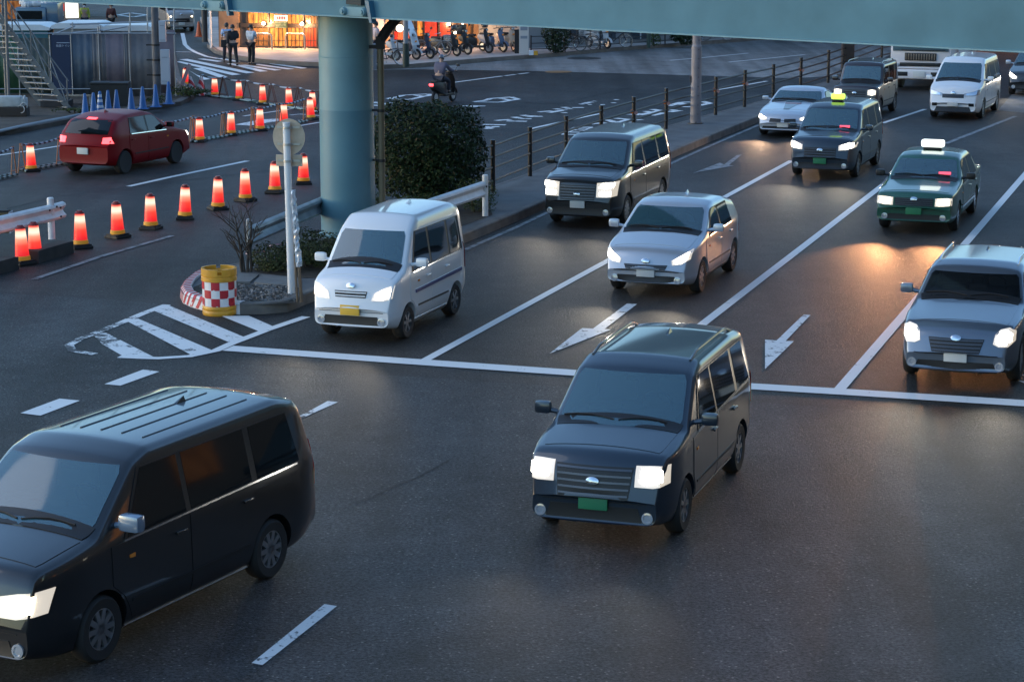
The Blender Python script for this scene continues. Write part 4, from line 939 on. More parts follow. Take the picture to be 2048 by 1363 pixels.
    def sides(s, wins, doors, handle_z=None, dm=None, band=True):
        """wins: (x_bottom0, x_top0, x_bottom1, x_top1) ; doors: (x0, x1)"""
        sp = s.sp; zt_ = sp['wz'][1]; zb = lambda x: s.belt(x)+sp['wz'][0]
        for sg, mode in ((1, 'S'), (-1, 'S-')):
            ds = []
            for x0, x1 in doors:
                pr = []
                for k in range(9):
                    x = x0+(x1-x0)*k/8; zl = s.zbot(x)+.10
                    for xw in sp['wb']:
                        R = sp['wr']+.085
                        if abs(x-xw) < R: zl = max(zl, sp['wr']+sqrt(R*R-(x-xw)**2))
                    pr.append(((x, zl), (x, s.belt(x)+.012)))
                d = s.decal('door', mode, pr, .007, dm or s.bm_); ds.append((x0, x1, d))
                xh = x1-.16; hz = (handle_z or s.belt(xh)-.13); h, n = s.proj(mode, xh, hz)
                mb = MB(); mb.rbox(h+n*.025, (.17, .03, .03), .012); s.add(mb, 'handle', sp.get('hm', s.bm_), d)
            b0, t0, b1, t1 = wins[0][0], wins[0][1], wins[-1][2], wins[-1][3]
            s.decal('pillar_trim', mode, [((b0-.05+(b1+.06-b0)*f, zb(b0+(b1-b0)*f)-.014), (t0-.04+(t1+.05-t0)*f, min(zt_+.012, s.zt(t0+(t1-t0)*f)-.062))) for f in [k/10 for k in range(11)]], .0085, DARKPL)
            s.decal('belt_moulding', mode, [((b0-.05+(b1-b0)*f, s.belt(b0+(b1-b0)*f)+sp['wz'][0]-.030), (b0-.05+(b1-b0)*f, s.belt(b0+(b1-b0)*f)+sp['wz'][0]-.012)) for f in [k/10 for k in range(11)]], .014, CHROME, du=.1)
            for b0, t0, b1, t1 in wins:
                pr = []
                for k in range(7):
                    f = k/6; pr.append(((b0+(b1-b0)*f, zb(b0+(b1-b0)*f)), (t0+(t1-t0)*f, min(zt_, s.zt(t0+(t1-t0)*f)-.075))))
                xm = (b0+b1)/2; par = next((d for x0, x1, d in ds if x0 <= xm <= x1), None)
                s.decal('side_window', mode, pr, .011, SIDEGLASS, par)
    def lamps(s, pairs, m=LAMP_W, housing=None, beam=0, z=None, bcol=(1, .86, .66), inner=None, tilt=6, spread=62):
        for sg in (1, -1):
            f = lambda pr: [((sg*a[0], a[1]), (sg*b[0], b[1])) for a, b in pr]
            lit = m is not LAMP_OFF
            hd = s.decal('headlight', 'F', f(housing or pairs), .010, LAMP_SOFT if lit else LAMP_OFF, du=.05)
            for pq in (pairs, inner):
                if not pq: continue
                qq = [q for pr in pq for q in pr]; cx = sum(q[0] for q in qq)/len(qq); cz = sum(q[1] for q in qq)/len(qq); k = .80 if housing else .70
                sh = [tuple((cx+(q[0]-cx)*k, cz+(q[1]-cz)*k) for q in pr) for pr in pq]
                s.decal('lamp', 'F', f(sh), .018, m if lit else CHROME, hd, du=.04)
            if beam:
                cx = sum(p[0]+q[0] for p, q in pairs)/len(pairs)/2; cz = sum(p[1]+q[1] for p, q in pairs)/len(pairs)/2
                h, n = s.proj('F', sg*cx, cz); ld = bpy.data.lights.new('headlight_beam', 'SPOT'); ld.energy = beam; ld.color = bcol
                ld.spot_size = radians(spread); ld.spot_blend = .9; ld.shadow_soft_size = .04
                lo = bpy.data.objects.new('headlight_beam', ld); COL.objects.link(lo); lo.parent = s.root
                lo.location = h+Vector((-.10-s.L/2, 0, 0)); lo.rotation_euler = (0, radians(90-tilt), 0)
    def plate(s, z, m, w=.33, h=.165, mode='F', y=0):
        p, n = s.proj(mode, y, z); sg = -1 if mode == 'F' else 1
        mb = MB(); mb.rbox(p+Vector((sg*.03, 0, 0)), (.04, w, h), .008); s.add(mb, 'number_plate', m)
    def mirrors(s, m=None, z=None, x=None, size=(.12, .2, .15)):
        z = z or s.sp['ws'][0]+.07; x = x or s.x_ws(s.sp['ws'][0])+.22
        for sg, mode in ((1, 'S'), (-1, 'S-')):
            h, n = s.proj(mode, x, z-.06); mb = MB()
            mb.cyl(h, h+Vector((0, sg*.12, .02)), .03, n=8); c = h+Vector((-.01, sg*.19, .05))
            mb.rbox(c, size, .05); o = s.add(mb, 'wing_mirror', m or s.bm_)
            g = MB(); g.rbox(c+Vector((size[0]/2, 0, 0)), (.012, size[1]*.8, size[2]*.75), .004); s.add(g, 'mirror_glass', SIDEGLASS, o)
    def wheels(s, spokes=7, rimm=None):
        r = s.sp['wr']
        for xw in s.sp['wb']:
            for sg in (1, -1):
                y = sg*(s.hw(xw)-.115); M = Matrix.Translation((xw, y, r)) @ Matrix.Rotation(pi/2, 4, 'X')
                w = MB(); w.lathe([(r*.62, -.09), (r*.9, -.10), (r*.98, -.075), (r, -.03), (r, .03), (r*.98, .075), (r*.9, .10), (r*.62, .09), (r*.62, .05), (0, .05)], 28, M)
                t = s.add(w, 'tyre', TYRE)
                rim = MB()
                rim.lathe([(r*.66, -.085), (r*.66, .085), (r*.58, .085), (r*.58, -.085), (r*.66, -.085)], 24, M)
                yo = y+sg*.068
                for k in range(spokes):
                    a = 2*pi*k/spokes; u = Vector((cos(a), 0, sin(a)))
                    Mr = Matrix.Rotation(-a, 3, 'Y'); rim.box(Vector((xw, yo, r))+u*r*.33, (r*.58, .03, r*.17), Mr)
                rim.cyl((xw, yo-sg*.03, r), (xw, yo+sg*.015, r), r*.16, n=12)
                s.add(rim, 'rim', rimm or ALLOY, t)
    def hood(s, x0, x1):
        w0, w1 = s.wt(x0)-.10, s.wt(x1)-.09
        s.decal('bonnet', 'T', [((x0, -w0), (x0, w0)), ((x0+.08, -w0-.02), (x0+.08, w0+.02)), ((x1, -w1), (x1, w1))], .006, s.bm_)
    def grille(s, z0, z1, w0, w1, m=DARKPL, bars=4, bm=None, name='grille'):
        bm = bm or DCHR
        g = s.decal(name, 'F', [((-w0, z0), (-w1, z1)), ((w0, z0), (w1, z1))], .008, m)
        for k in range(bars):
            t = (k+.5)/bars; z = z0+(z1-z0)*t; w = (w0+(w1-w0)*t)*.97; d = (z1-z0)/bars*.16
            s.decal('bar', 'F', [((-w, z-d), (-w, z+d)), ((w, z-d), (w, z+d))], .020, bm, g, du=.09)
        return g
    def extras(s, zg, zf=.36, wf=.60, emblem=True, fog=True):
        if emblem:
            h, n = s.proj('F', 0, zg); M = n.to_track_quat('Z', 'Y').to_matrix(); mb = MB(); mb.lathe([(.05, -.01), (.055, .014), (.03, .022), (0, .024)], 18, Matrix.Translation(h+n*.022) @ M.to_4x4() @ Matrix.Diagonal((1.35, .8, 1, 1))); s.add(mb, 'emblem', CHROME)
        if fog:
            for sg in (1, -1):
                h, n = s.proj('F', sg*wf, zf); q = MB(); q.lathe([(.062, -.01), (.065, .012), (.045, .014), (.040, .004), (0, .006)], 18, Matrix.Translation(h+n*.008) @ n.to_track_quat('Z', 'Y').to_matrix().to_4x4()); s.add(q, 'fog_lamp', LAMP_OFF)
        h, n = s.proj('T', s.L*.72, 0); mb = MB(); mb.add([h+Vector(v) for v in ((-.10, -.02, -.005), (-.10, .02, -.005), (.08, .025, -.005), (.08, -.025, -.005), (.07, 0, .06))], [(0, 1, 2, 3), (0, 1, 4), (1, 2, 4), (2, 3, 4), (3, 0, 4)]); s.add(mb, 'antenna', s.bm_)
        for sg, mode in ((1, 'S'), (-1, 'S-')):
            x = s.sp['wb'][0]+s.sp['wr']+.16; s.decal('side_repeater', mode, [((x-.05, s.belt(x)-.16), (x-.05, s.belt(x)-.13)), ((x+.03, s.belt(x)-.165), (x+.03, s.belt(x)-.125))], .016, AMBER, du=.04)
            a, b = s.sp['wb'][0]+s.sp['wr']+.12, s.sp['wb'][1]-s.sp['wr']-.12; s.decal('side_moulding', mode, [((a, .47), (a, .50)), ((b, .47), (b, .50))], .015, DARKPL, du=.15)
        s.decal('bumper_seam', 'F', [((-s.hw(.1)*.80, zf+.145), (-s.hw(.1)*.80, zf+.153)), ((s.hw(.1)*.80, zf+.145), (s.hw(.1)*.80, zf+.153))], .009, BLACK, du=.06)
    def tail(s, pairs, m=LAMP_RD):
        for sg in (1, -1): s.decal('tail_light', 'R', [((sg*a[0], a[1]), (sg*b[0], b[1])) for a, b in pairs], .014, m, du=.05)
    def rails(s, x0, x1, m=STEEL):
        for sg in (1, -1):
            pts = []
            for k in range(9):
                x = x0+(x1-x0)*k/8; h, n = s.proj('T', x, sg*(s.wt(x)-.10)); pts.append(h+Vector((0, 0, .05 if 0 < k < 8 else 0)))
            mb = MB(); mb.tube(pts, .018, 8); s.add(mb, 'roof_rail', m)
    def skirts(s, m=DARKPL, h=.10):
        a, b = s.sp['wb']; r = s.sp['wr']+.07
        for mode in ('S', 'S-'):
            s.decal('sill', mode, [((a+r, s.zbot(a+r)+.005), (a+r, s.zbot(a+r)+h)), ((b-r, s.zbot(b-r)+.005), (b-r, s.zbot(b-r)+h))], .012, m, du=.2)
    def bumper_gap(s, z0, z1, w, m=DARKPL, name='air_intake'):
        s.decal(name, 'F', [((-w, z0), (-w*.9, z1)), ((w, z0), (w*.9, z1))], .008, m)
    def roof_lamp(s, x, m, size=(.16, .34, .13), name='taxi_lamp'):
        h, n = s.proj('T', x, 0); mb = MB(); mb.rbox(h+Vector((0, 0, .03)), (size[0]*.9, size[1]*.8, .06), .01); st = s.add(mb, name+'_base', DARKPL)
        mb = MB(); mb.rbox(h+Vector((0, 0, .06+size[2]/2)), size, .05); s.add(mb, name, m)
    def dash_sign(s, y, z, m):
        h, n = s.proj('F', y, z); Mx = n.to_track_quat('X', 'Z').to_matrix()
        mb = MB(); mb.rbox(h+n*.016, (.016, .26, .075), .006, Mx); s.add(mb, 'dashboard_sign', m)

HEAD = radians(18.5)
DCHR = mat('dark_chrome', (.10, .10, .11), .3, .8)
DISP_R = mat('red_display', (.5, .02, .05), .3, emit=(1.0, .10, .16), es=1.6)
LAMP_G = mat('green_taxi_lamp', (.5, .7, .1), .3, emit=(.55, 1.0, .10), es=1.5)
LAMP_T = mat('white_taxi_lamp', (.9, .95, .9), .3, emit=(.92, 1.0, .92), es=2.5)
BLK = paint('black_car_paint', (.010, .011, .013)); WHT = paint('white_car_paint', (.74, .75, .76)); SIL = paint('silver_car_paint', (.15, .185, .23), .55, .30)
BLUEBLK = paint('sky_tinted_black_paint', (.014, .026, .042), .2); GRN = paint('green_car_paint', (.008, .085, .052)); REDP = mat('red_car_paint', (.20, .002, .006), .4, spec=.25); CREAM = paint('cream_car_paint', (.55, .47, .34)); BRN = paint('dark_brown_car_paint', (.022, .012, .012))  # taxi black has the reflected sky's blue mixed into its base colour
SLV2 = paint('pale_silver_car_paint', (.46, .50, .56), .3, .30)

def taxi_cab():
    return dict(L=4.4, W=1.695, H=1.75, prof=[(0, .42), (.02, .64), (.09, .88), (.22, 1.0), (.85, 1.10), (.98, 1.12), (1.66, 1.64), (1.95, 1.73), (3.5, 1.74), (4.1, 1.68), (4.30, 1.2), (4.4, .85)],
                belt=[(0, .9), (1, 1.0), (4.4, 1.08)], ws=(1.15, 1.62), wz=(.05, 1.60), wb=(.80, 3.55), wr=.31, tumble=.20, rw=(1.12, 1.58))
def minivan():
    return dict(L=4.72, W=1.74, H=1.85, prof=[(0, .42), (.02, .70), (.07, .98), (.16, 1.06), (.78, 1.17), (.90, 1.19), (1.62, 1.74), (1.9, 1.82), (4.1, 1.83), (4.5, 1.74), (4.65, 1.2), (4.72, .8)],
                belt=[(0, .95), (1, 1.05), (4.7, 1.12)], ws=(1.23, 1.71), wz=(.04, 1.67), wb=(.88, 3.75), wr=.32, tumble=.2, rw=(1.2, 1.68))
def kei_van():
    return dict(L=3.395, W=1.475, H=1.92, prof=[(0, .42), (.02, .64), (.07, .86), (.15, .98), (.48, 1.10), (.56, 1.12), (1.02, 1.70), (1.3, 1.88), (2.9, 1.90), (3.25, 1.82), (3.36, 1.2), (3.395, .8)],
                belt=[(0, .9), (.6, 1.02), (3.4, 1.08)], ws=(1.16, 1.68), wz=(.04, 1.66), wb=(.62, 2.75), wr=.27, tumble=.14, rf=.4, pf=.13, bf=.10, rw=(1.12, 1.66))
def hatch():
    return dict(L=3.85, W=1.695, H=1.51, prof=[(0, .40), (.02, .58), (.10, .76), (.25, .84), (.90, .99), (1.02, 1.01), (1.75, 1.44), (2.05, 1.50), (2.85, 1.48), (3.4, 1.36), (3.72, 1.0), (3.85, .7)],
                belt=[(0, .8), (1, .93), (3.85, 1.0)], ws=(1.05, 1.41), wz=(.04, 1.39), wb=(.78, 3.2), wr=.30, tumble=.28, rw=(1.04, 1.38))
def roadster():
    return dict(L=4.25, W=1.79, H=1.30, prof=[(0, .36), (.04, .52), (.16, .64), (.45, .72), (1.55, .87), (1.68, .89), (2.30, 1.24), (2.6, 1.29), (3.1, 1.17), (3.6, .98), (4.12, .90), (4.25, .6)],
                belt=[(0, .68), (1.6, .82), (4.25, .9)], ws=(.93, 1.20), wz=(.03, 1.18), wb=(.85, 3.35), wr=.32, tumble=.42, crown=.05, rf=1.0, pf=.22, bf=.18, gc=.15, rw=(.98, 1.18))
def boxy():
    return dict(L=3.395, W=1.475, H=1.68, prof=[(0, .46), (.015, .76), (.05, .96), (.10, 1.0), (.78, 1.06), (.84, 1.07), (1.12, 1.58), (1.26, 1.67), (3.1, 1.68), (3.3, 1.62), (3.37, 1.1), (3.395, .8)],
                belt=[(0, .92), (.8, 1.0), (3.4, 1.04)], ws=(1.11, 1.57), wz=(.03, 1.56), wb=(.60, 2.8), wr=.29, tumble=.08, pf=.08, rf=.3, bf=.05, sm=.03, gc=.22, rw=(1.1, 1.56))
def sedan():
    return dict(L=4.7, W=1.695, H=1.5, prof=[(0, .42), (.02, .62), (.06, .80), (.16, .85), (1.2, .97), (1.32, .99), (1.95, 1.42), (2.25, 1.48), (3.1, 1.48), (3.35, 1.43), (3.85, 1.03), (4.58, .98), (4.66, .8), (4.7, .55)],
                belt=[(0, .78), (1.3, .90), (4.7, .96)], ws=(1.03, 1.38), wz=(.03, 1.37), wb=(.85, 3.6), wr=.30, tumble=.32, pf=.08, bf=.08, rw=(1.06, 1.38))
def suv():
    return dict(L=4.6, W=1.74, H=1.55, prof=[(0, .42), (.03, .62), (.12, .80), (.35, .90), (1.25, 1.02), (1.38, 1.04), (2.0, 1.43), (2.3, 1.50), (3.8, 1.49), (4.3, 1.36), (4.52, 1.02), (4.6, .7)],
                belt=[(0, .80), (1.3, .94), (4.7, 1.0)], ws=(1.08, 1.39), wz=(.04, 1.39), wb=(.85, 3.7), wr=.34, tumble=.30, pf=.18, rf=.9, bf=.15, rw=(1.06, 1.38))
def voxy():
    return dict(L=4.6, W=1.70, H=1.86, prof=[(0, .42), (.03, .65), (.09, .86), (.22, .98), (.68, 1.12), (.80, 1.15), (1.62, 1.74), (1.9, 1.84), (4.1, 1.85), (4.42, 1.76), (4.55, 1.2), (4.6, .8)],
                belt=[(0, .9), (.9, 1.02), (4.6, 1.10)], ws=(1.19, 1.70), wz=(.04, 1.66), wb=(.88, 3.72), wr=.31, tumble=.2, rw=(1.18, 1.66))
# ------------------------------------------------------------------ the cars
B = 22
# black taxi nearest the middle of the frame
c = Car('taxi', 'black tall taxi in front of the stop line, nearest the middle, both headlights blazing', dict(taxi_cab(), cat='taxi'), BLUEBLK, (1196, 942), .80, radians(18.5))
c.screens(); c.hood(.26, .84)
c.sides([(1.38, 1.72, 2.2, 2.2), (2.28, 2.28, 3.2, 3.2), (3.32, 3.32, 3.95, 3.85)], [(1.1, 2.24), (2.26, 3.26)])
c.lamps([((.50, .73), (.50, .90)), ((.66, .72), (.66, .90)), ((.76, .74), (.76, .89))], LAMP_W, beam=B*.3, housing=[((.46, .70), (.46, .92)), ((.66, .69), (.66, .92)), ((.785, .71), (.785, .915))])
c.grille(.56, .90, .40, .44, bars=5); c.bumper_gap(.30, .46, .55); c.plate(.50, PLATE_G); c.mirrors(BLUEBLK); c.wheels(); c.tail([((.62, .75), (.60, 1.15)), ((.80, .75), (.78, 1.15))]); c.skirts()
c.rails(1.9, 3.9, BLUEBLK)
# black taxi with green roof lamp
c.extras(.74, wf=c.Wd*.36)
c = Car('taxi', 'black taxi with a glowing green roof lamp and a red windscreen display', dict(taxi_cab(), cat='taxi'), BLUEBLK, (1643, 294), .80, radians(19.5))
c.screens(); c.hood(.26, .84); c.sides([(1.38, 1.72, 2.2, 2.2), (2.28, 2.28, 3.2, 3.2), (3.32, 3.32, 3.95, 3.85)], [(1.1, 2.24), (2.26, 3.26)])
c.lamps([((.46, .74), (.46, .86)), ((.70, .76), (.70, .94)), ((.82, .80), (.84, .95))], LAMP_W, beam=B); c.grille(.56, .80, .40, .40, bars=4); c.bumper_gap(.28, .42, .6); c.plate(.48, PLATE_G)
c.mirrors(BLUEBLK); c.wheels(); c.tail([((.62, .75), (.60, 1.15)), ((.80, .75), (.78, 1.15))]); c.roof_lamp(2.1, LAMP_G, (.18, .36, .15)); c.dash_sign(-.40, 1.23, DISP_R); c.skirts()
# white kei van
c.extras(.74, wf=c.Wd*.36)
c = Car('minivan', 'small white van with a yellow number plate beside the island tip', dict(kei_van(), cat='van'), WHT, (709, 586), .78, radians(19.5))
c.screens(); c.sides([(.84, 1.14, 1.58, 1.58), (1.66, 1.66, 2.42, 2.42), (2.5, 2.5, 3.1, 3.05)], [(.7, 1.62), (1.64, 2.46)])
c.lamps([((.36, .70), (.40, .82)), ((.55, .70), (.55, .90)), ((.67, .74), (.69, .94))], LAMP_W, beam=B); c.grille(.74, .84, .26, .28, bars=2, bm=WHT); c.bumper_gap(.30, .44, .5); c.plate(.54, PLATE_Y)
c.mirrors(WHT); c.wheels(6); c.tail([((.56, .75), (.56, 1.2)), ((.68, .75), (.68, 1.2))], LAMP_RD); c.hood(.2, .50); c.skirts(WHT, .08)
for mode in ('S', 'S-'): c.decal('stripe', mode, [((.9, .70), (.9, .755)), ((3.0, .74), (3.0, .80))], .020, paint('blue_stripe', (.03, .05, .20)), du=.2)
# silver compact hatchback
c.extras(.92, wf=.52)
c = Car('car', 'silver compact hatchback behind the black taxi at the stop line', hatch(), SLV2, (1297, 512), .72, radians(19))
c.screens(); c.hood(.28, .86); c.sides([(1.32, 1.68, 2.1, 2.1), (2.18, 2.18, 2.95, 2.85)], [(1.0, 2.14), (2.16, 3.0)])
c.lamps([((.48, .60), (.46, .68)), ((.64, .62), (.64, .78)), ((.76, .70), (.78, .86))], LAMP_W, beam=B); c.grille(.52, .60, .36, .40, bars=2); c.bumper_gap(.27, .40, .58); c.plate(.46, PLATE_W)
c.mirrors(SLV2); c.wheels(8); c.tail([((.62, .7), (.60, 1.05)), ((.78, .7), (.74, 1.05))]); c.skirts()
# black minivan with stacked lamps
c.extras(.66, .33, .58)
c = Car('minivan', 'black minivan with doubled headlights running along the orange lit kerb', dict(minivan(), cat='van'), BLK, (1160, 380), .80, radians(19))
c.screens(); c.hood(.2, .76); c.sides([(1.3, 1.68, 2.25, 2.25), (2.33, 2.33, 3.4, 3.4), (3.5, 3.5, 4.3, 4.2)], [(1.05, 2.29), (2.31, 3.46)])
c.lamps([((.44, .86), (.50, .97)), ((.66, .86), (.68, .99)), ((.78, .88), (.80, 1.0))], LAMP_W, beam=B, inner=[((.46, .70), (.46, .80)), ((.74, .70), (.76, .81))], housing=[((.42, .68), (.42, .98)), ((.66, .68), (.68, 1.0)), ((.80, .70), (.82, 1.01))])
c.grille(.62, .92, .38, .40, bars=5); c.bumper_gap(.29, .44, .6); c.plate(.52, PLATE_W); c.mirrors(BLK); c.wheels(10); c.tail([((.66, .8), (.64, 1.3)), ((.82, .8), (.78, 1.3))]); c.skirts()
# silver roadster
c.extras(.74, wf=c.Wd*.36)
c = Car('sports_car', 'low silver sports car with a black bonnet stripe next to the median kerb', dict(roadster(), cat='car'), SLV2, (1569, 234), .60, radians(20))
c.screens(); c.sides([(1.95, 2.28, 2.75, 2.75)], [(1.7, 2.85)]); c.hood(.5, 1.45)
c.decal('bonnet_stripe', 'T', [((.48, -.05), (.48, .12)), ((1.5, -.22), (1.5, .28))], .014, BLK); c.decal('bonnet_vent', 'T', [((1.2, -.20), (1.2, .22)), ((1.32, -.24), (1.32, .26))], .02, paint('red_trim', (.3, .02, .02)))
c.lamps([((.50, .52), (.48, .58)), ((.66, .52), (.66, .64)), ((.78, .56), (.80, .68))], LAMP_W, beam=B*1.8, bcol=(1, .62, .36))
for sg in (1, -1): c.decal('kidney_grille', 'F', [((sg*.05, .47), (sg*.05, .56)), ((sg*.40, .46), (sg*.38, .57))], .010, DARKPL)
c.bumper_gap(.20, .34, .66); c.plate(.40, PLATE_W); c.mirrors(SLV2, size=(.10, .2, .12)); c.wheels(5); c.tail([((.5, .6), (.5, .78)), ((.8, .62), (.78, .8))])
# boxy two-tone kei
c.extras(.60, emblem=False, fog=False)
c = Car('car', 'small boxy dark car with cream doors ahead of the white truck', boxy(), BRN, (1711, 184), .82, radians(22))
c.screens(); c.sides([(1.02, 1.16, 1.75, 1.75), (1.83, 1.83, 2.55, 2.55), (2.63, 2.63, 3.15, 3.12)], [(.9, 1.79), (1.81, 2.6)], dm=CREAM)
for mode in ('S', 'S-'): c.decal('rear_wing', mode, [((2.62, 1.0), (2.62, 1.045)), ((2.8, .75), (2.8, 1.045)), ((3.05, .72), (3.05, 1.045)), ((3.3, .5), (3.3, 1.045))], .007, CREAM)
for mode in ('S', 'S-'): c.decal('front_wing', mode, [((.30, .70), (.30, .93)), ((.60, .72), (.60, .98)), ((.88, .60), (.88, 1.0))], .007, CREAM)
c.lamps([((.42, .74), (.42, .90)), ((.56, .72), (.56, .92)), ((.68, .75), (.68, .90))], LAMP_Y, beam=B*.5); c.grille(.68, .90, .36, .36, bars=3); c.bumper_gap(.32, .44, .5); c.plate(.52, PLATE_W)
c.mirrors(BRN); c.wheels(6); c.hood(.16, .74); c.rails(1.3, 3.0, BLK)
# white minivan
c.extras(.80, wf=.48)
c = Car('minivan', 'white minivan with unlit headlights right of the white truck', dict(voxy(), cat='van'), WHT, (1908, 190), .78, radians(21))
c.screens(); c.hood(.26, .66); c.sides([(1.25, 1.62, 2.2, 2.2), (2.28, 2.28, 3.3, 3.3), (3.4, 3.4, 4.2, 4.1)], [(1.0, 2.24), (2.26, 3.36)])
c.lamps([((.34, .76), (.34, .84)), ((.60, .76), (.60, .90)), ((.78, .80), (.80, .96))], LAMP_OFF); c.grille(.70, .82, .34, .34, bars=3); c.bumper_gap(.28, .42, .58); c.plate(.52, PLATE_W)
for sg in (1, -1): c.decal('fog_lamp_recess', 'F', [((sg*.50, .44), (sg*.50, .54)), ((sg*.72, .44), (sg*.72, .53))], .010, DARKPL)
c.mirrors(WHT); c.wheels(8); c.tail([((.66, .8), (.64, 1.3)), ((.80, .8), (.76, 1.3))]); c.skirts(WHT)
# green taxi saloon
c.extras(.86, fog=False)
c = Car('taxi', 'green taxi saloon with a lit white roof lamp and a red windscreen display', dict(sedan(), cat='taxi'), GRN, (1830, 402), .68, radians(19))
c.screens(); c.hood(.2, 1.18); c.sides([(1.52, 1.88, 2.5, 2.5), (2.58, 2.58, 3.5, 3.25)], [(1.35, 2.54), (2.56, 3.45)])
c.lamps([((.44, .60), (.44, .76)), ((.62, .60), (.62, .77)), ((.78, .62), (.78, .77))], LAMP_Y, beam=B*7, bcol=(1, .44, .18), tilt=6.5, spread=42); c.grille(.60, .76, .40, .40, bars=4); c.bumper_gap(.30, .42, .6); c.plate(.50, PLATE_G)
c.mirrors(DARKPL, x=1.5); c.wheels(8, CHROME); c.tail([((.5, .7), (.5, .86)), ((.78, .7), (.78, .86))]); c.roof_lamp(2.45, LAMP_T, (.20, .50, .16)); c.dash_sign(-.42, 1.12, DISP_R)
# silver estate on the right edge
c.extras(.74, wf=c.Wd*.36)
c = Car('car', 'silver estate car with roof rails and round white headlights at the right edge', suv(), SIL, (1916, 669), .76, radians(19))
c.screens(wm=DGLASS); c.hood(.3, 1.2); c.sides([(1.62, 1.98, 2.55, 2.55), (2.63, 2.63, 3.5, 3.5), (3.6, 3.6, 4.3, 4.1)], [(1.4, 2.59), (2.61, 3.55)])
c.lamps([((.52, .68), (.54, .80)), ((.60, .64), (.60, .86)), ((.72, .64), (.72, .88)), ((.80, .70), (.80, .84))], LAMP_W, beam=B); c.grille(.54, .74, .34, .40, bars=4); c.bumper_gap(.26, .40, .6); c.plate(.48, PLATE_W)
c.mirrors(SIL); c.wheels(10); c.tail([((.6, .7), (.6, 1.1)), ((.84, .7), (.80, 1.1))]); c.rails(2.2, 4.1, CHROME)
# dark car cut by the right edge
c.extras(.74, wf=c.Wd*.36)
c = Car('car', 'dark car half cut off by the right edge of the picture beyond the white minivan', hatch(), BLK, (2062, 152), .72, radians(21))
c.screens(); c.sides([(1.32, 1.68, 2.1, 2.1), (2.18, 2.18, 2.95, 2.85)], [(1.0, 2.14), (2.16, 3.0)])
c.lamps([((.48, .60), (.46, .68)), ((.64, .62), (.64, .78)), ((.76, .70), (.78, .86))], LAMP_W, beam=B*.5); c.grille(.52, .60, .36, .40, bars=2); c.bumper_gap(.27, .40, .58); c.plate(.46, PLATE_W); c.mirrors(SLV2); c.wheels(8)
# the big black people carrier turning out of the frame at lower left
c.extras(.66, .33, .58)
c = Car('minivan', 'large black people carrier turning out of the frame at lower left', dict(minivan(), cat='van', L=4.75, W=1.80), BLK, (58, 1206), .76, radians(27), yshift=.66)
c.screens(); c.hood(.2, .76); c.sides([(1.3, 1.68, 2.25, 2.25), (2.33, 2.33, 3.4, 3.4), (3.5, 3.5, 4.3, 4.2)], [(1.05, 2.29), (2.31, 3.46)])
c.lamps([((.44, .66), (.44, .84)), ((.64, .65), (.64, .88)), ((.82, .68), (.84, .90))], LAMP_Y, beam=B*.3, bcol=(1, .6, .35)); c.grille(.56, .96, .42, .40, bars=6); c.bumper_gap(.29, .44, .6); c.plate(.50, PLATE_W)
c.mirrors(mat('mirror_housing', (.20, .27, .36), .25, .3, coat=1), size=(.14, .24, .17)); c.wheels(10); c.tail([((.66, .8), (.64, 1.3)), ((.82, .8), (.78, 1.3))], LAMP_RD); c.skirts(CHROME, .05)
for y in (-.5, -.25, 0, .25, .5):  # thin roof rods stand in for streaks of reflected light
    mb = MB(); mb.tube([c.proj('T', 2.1+.2*k, y)[0]+Vector((0, 0, .002)) for k in range(10)], .009, 6); c.add(mb, 'roof_streak', BLK)
# red hatchback driving away on the side road
c.extras(.74, wf=c.Wd*.36)
c = Car('car', 'dark red hatchback with glowing tail lights passing the lit cones', hatch(), REDP, (172, 282), .86, radians(24), reverse=True)
c.screens(); c.hood(.28, .86); c.sides([(1.32, 1.68, 2.1, 2.1), (2.18, 2.18, 2.95, 2.85)], [(1.0, 2.14), (2.16, 3.0)])
c.lamps([((.48, .60), (.46, .68)), ((.64, .62), (.64, .78)), ((.76, .70), (.78, .86))], LAMP_W); c.bumper_gap(.27, .40, .58); c.plate(.62, PLATE_W, mode='R'); c.mirrors(REDP); c.wheels(8)
c.tail([((.56, .82), (.56, .96)), ((.80, .82), (.77, .98))], LAMP_R); c.decal('stop_lamp', 'R', [((-.14, 1.385), (-.14, 1.415)), ((.14, 1.385), (.14, 1.415))], .02, LAMP_R)
# silver van waiting in the side street
c.extras(.66, .33, .58, fog=False)
c = Car('minivan', 'silver van with two small warm lamps waiting in the side street under the bridge', dict(kei_van(), cat='van'), paint('warm_silver_paint', (.36, .34, .32), .3), (362, 33), .80, radians(-18))
c.screens(); c.sides([(.84, 1.14, 1.58, 1.58), (1.66, 1.66, 2.42, 2.42)], [(.7, 1.62), (1.64, 2.46)]); c.lamps([((.50, .76), (.50, .82)), ((.60, .76), (.60, .84))], LAMP_Y); c.grille(.50, .70, .42, .42, bars=5); c.plate(.42, PLATE_W); c.wheels(6); c.mirrors(DARKPL)

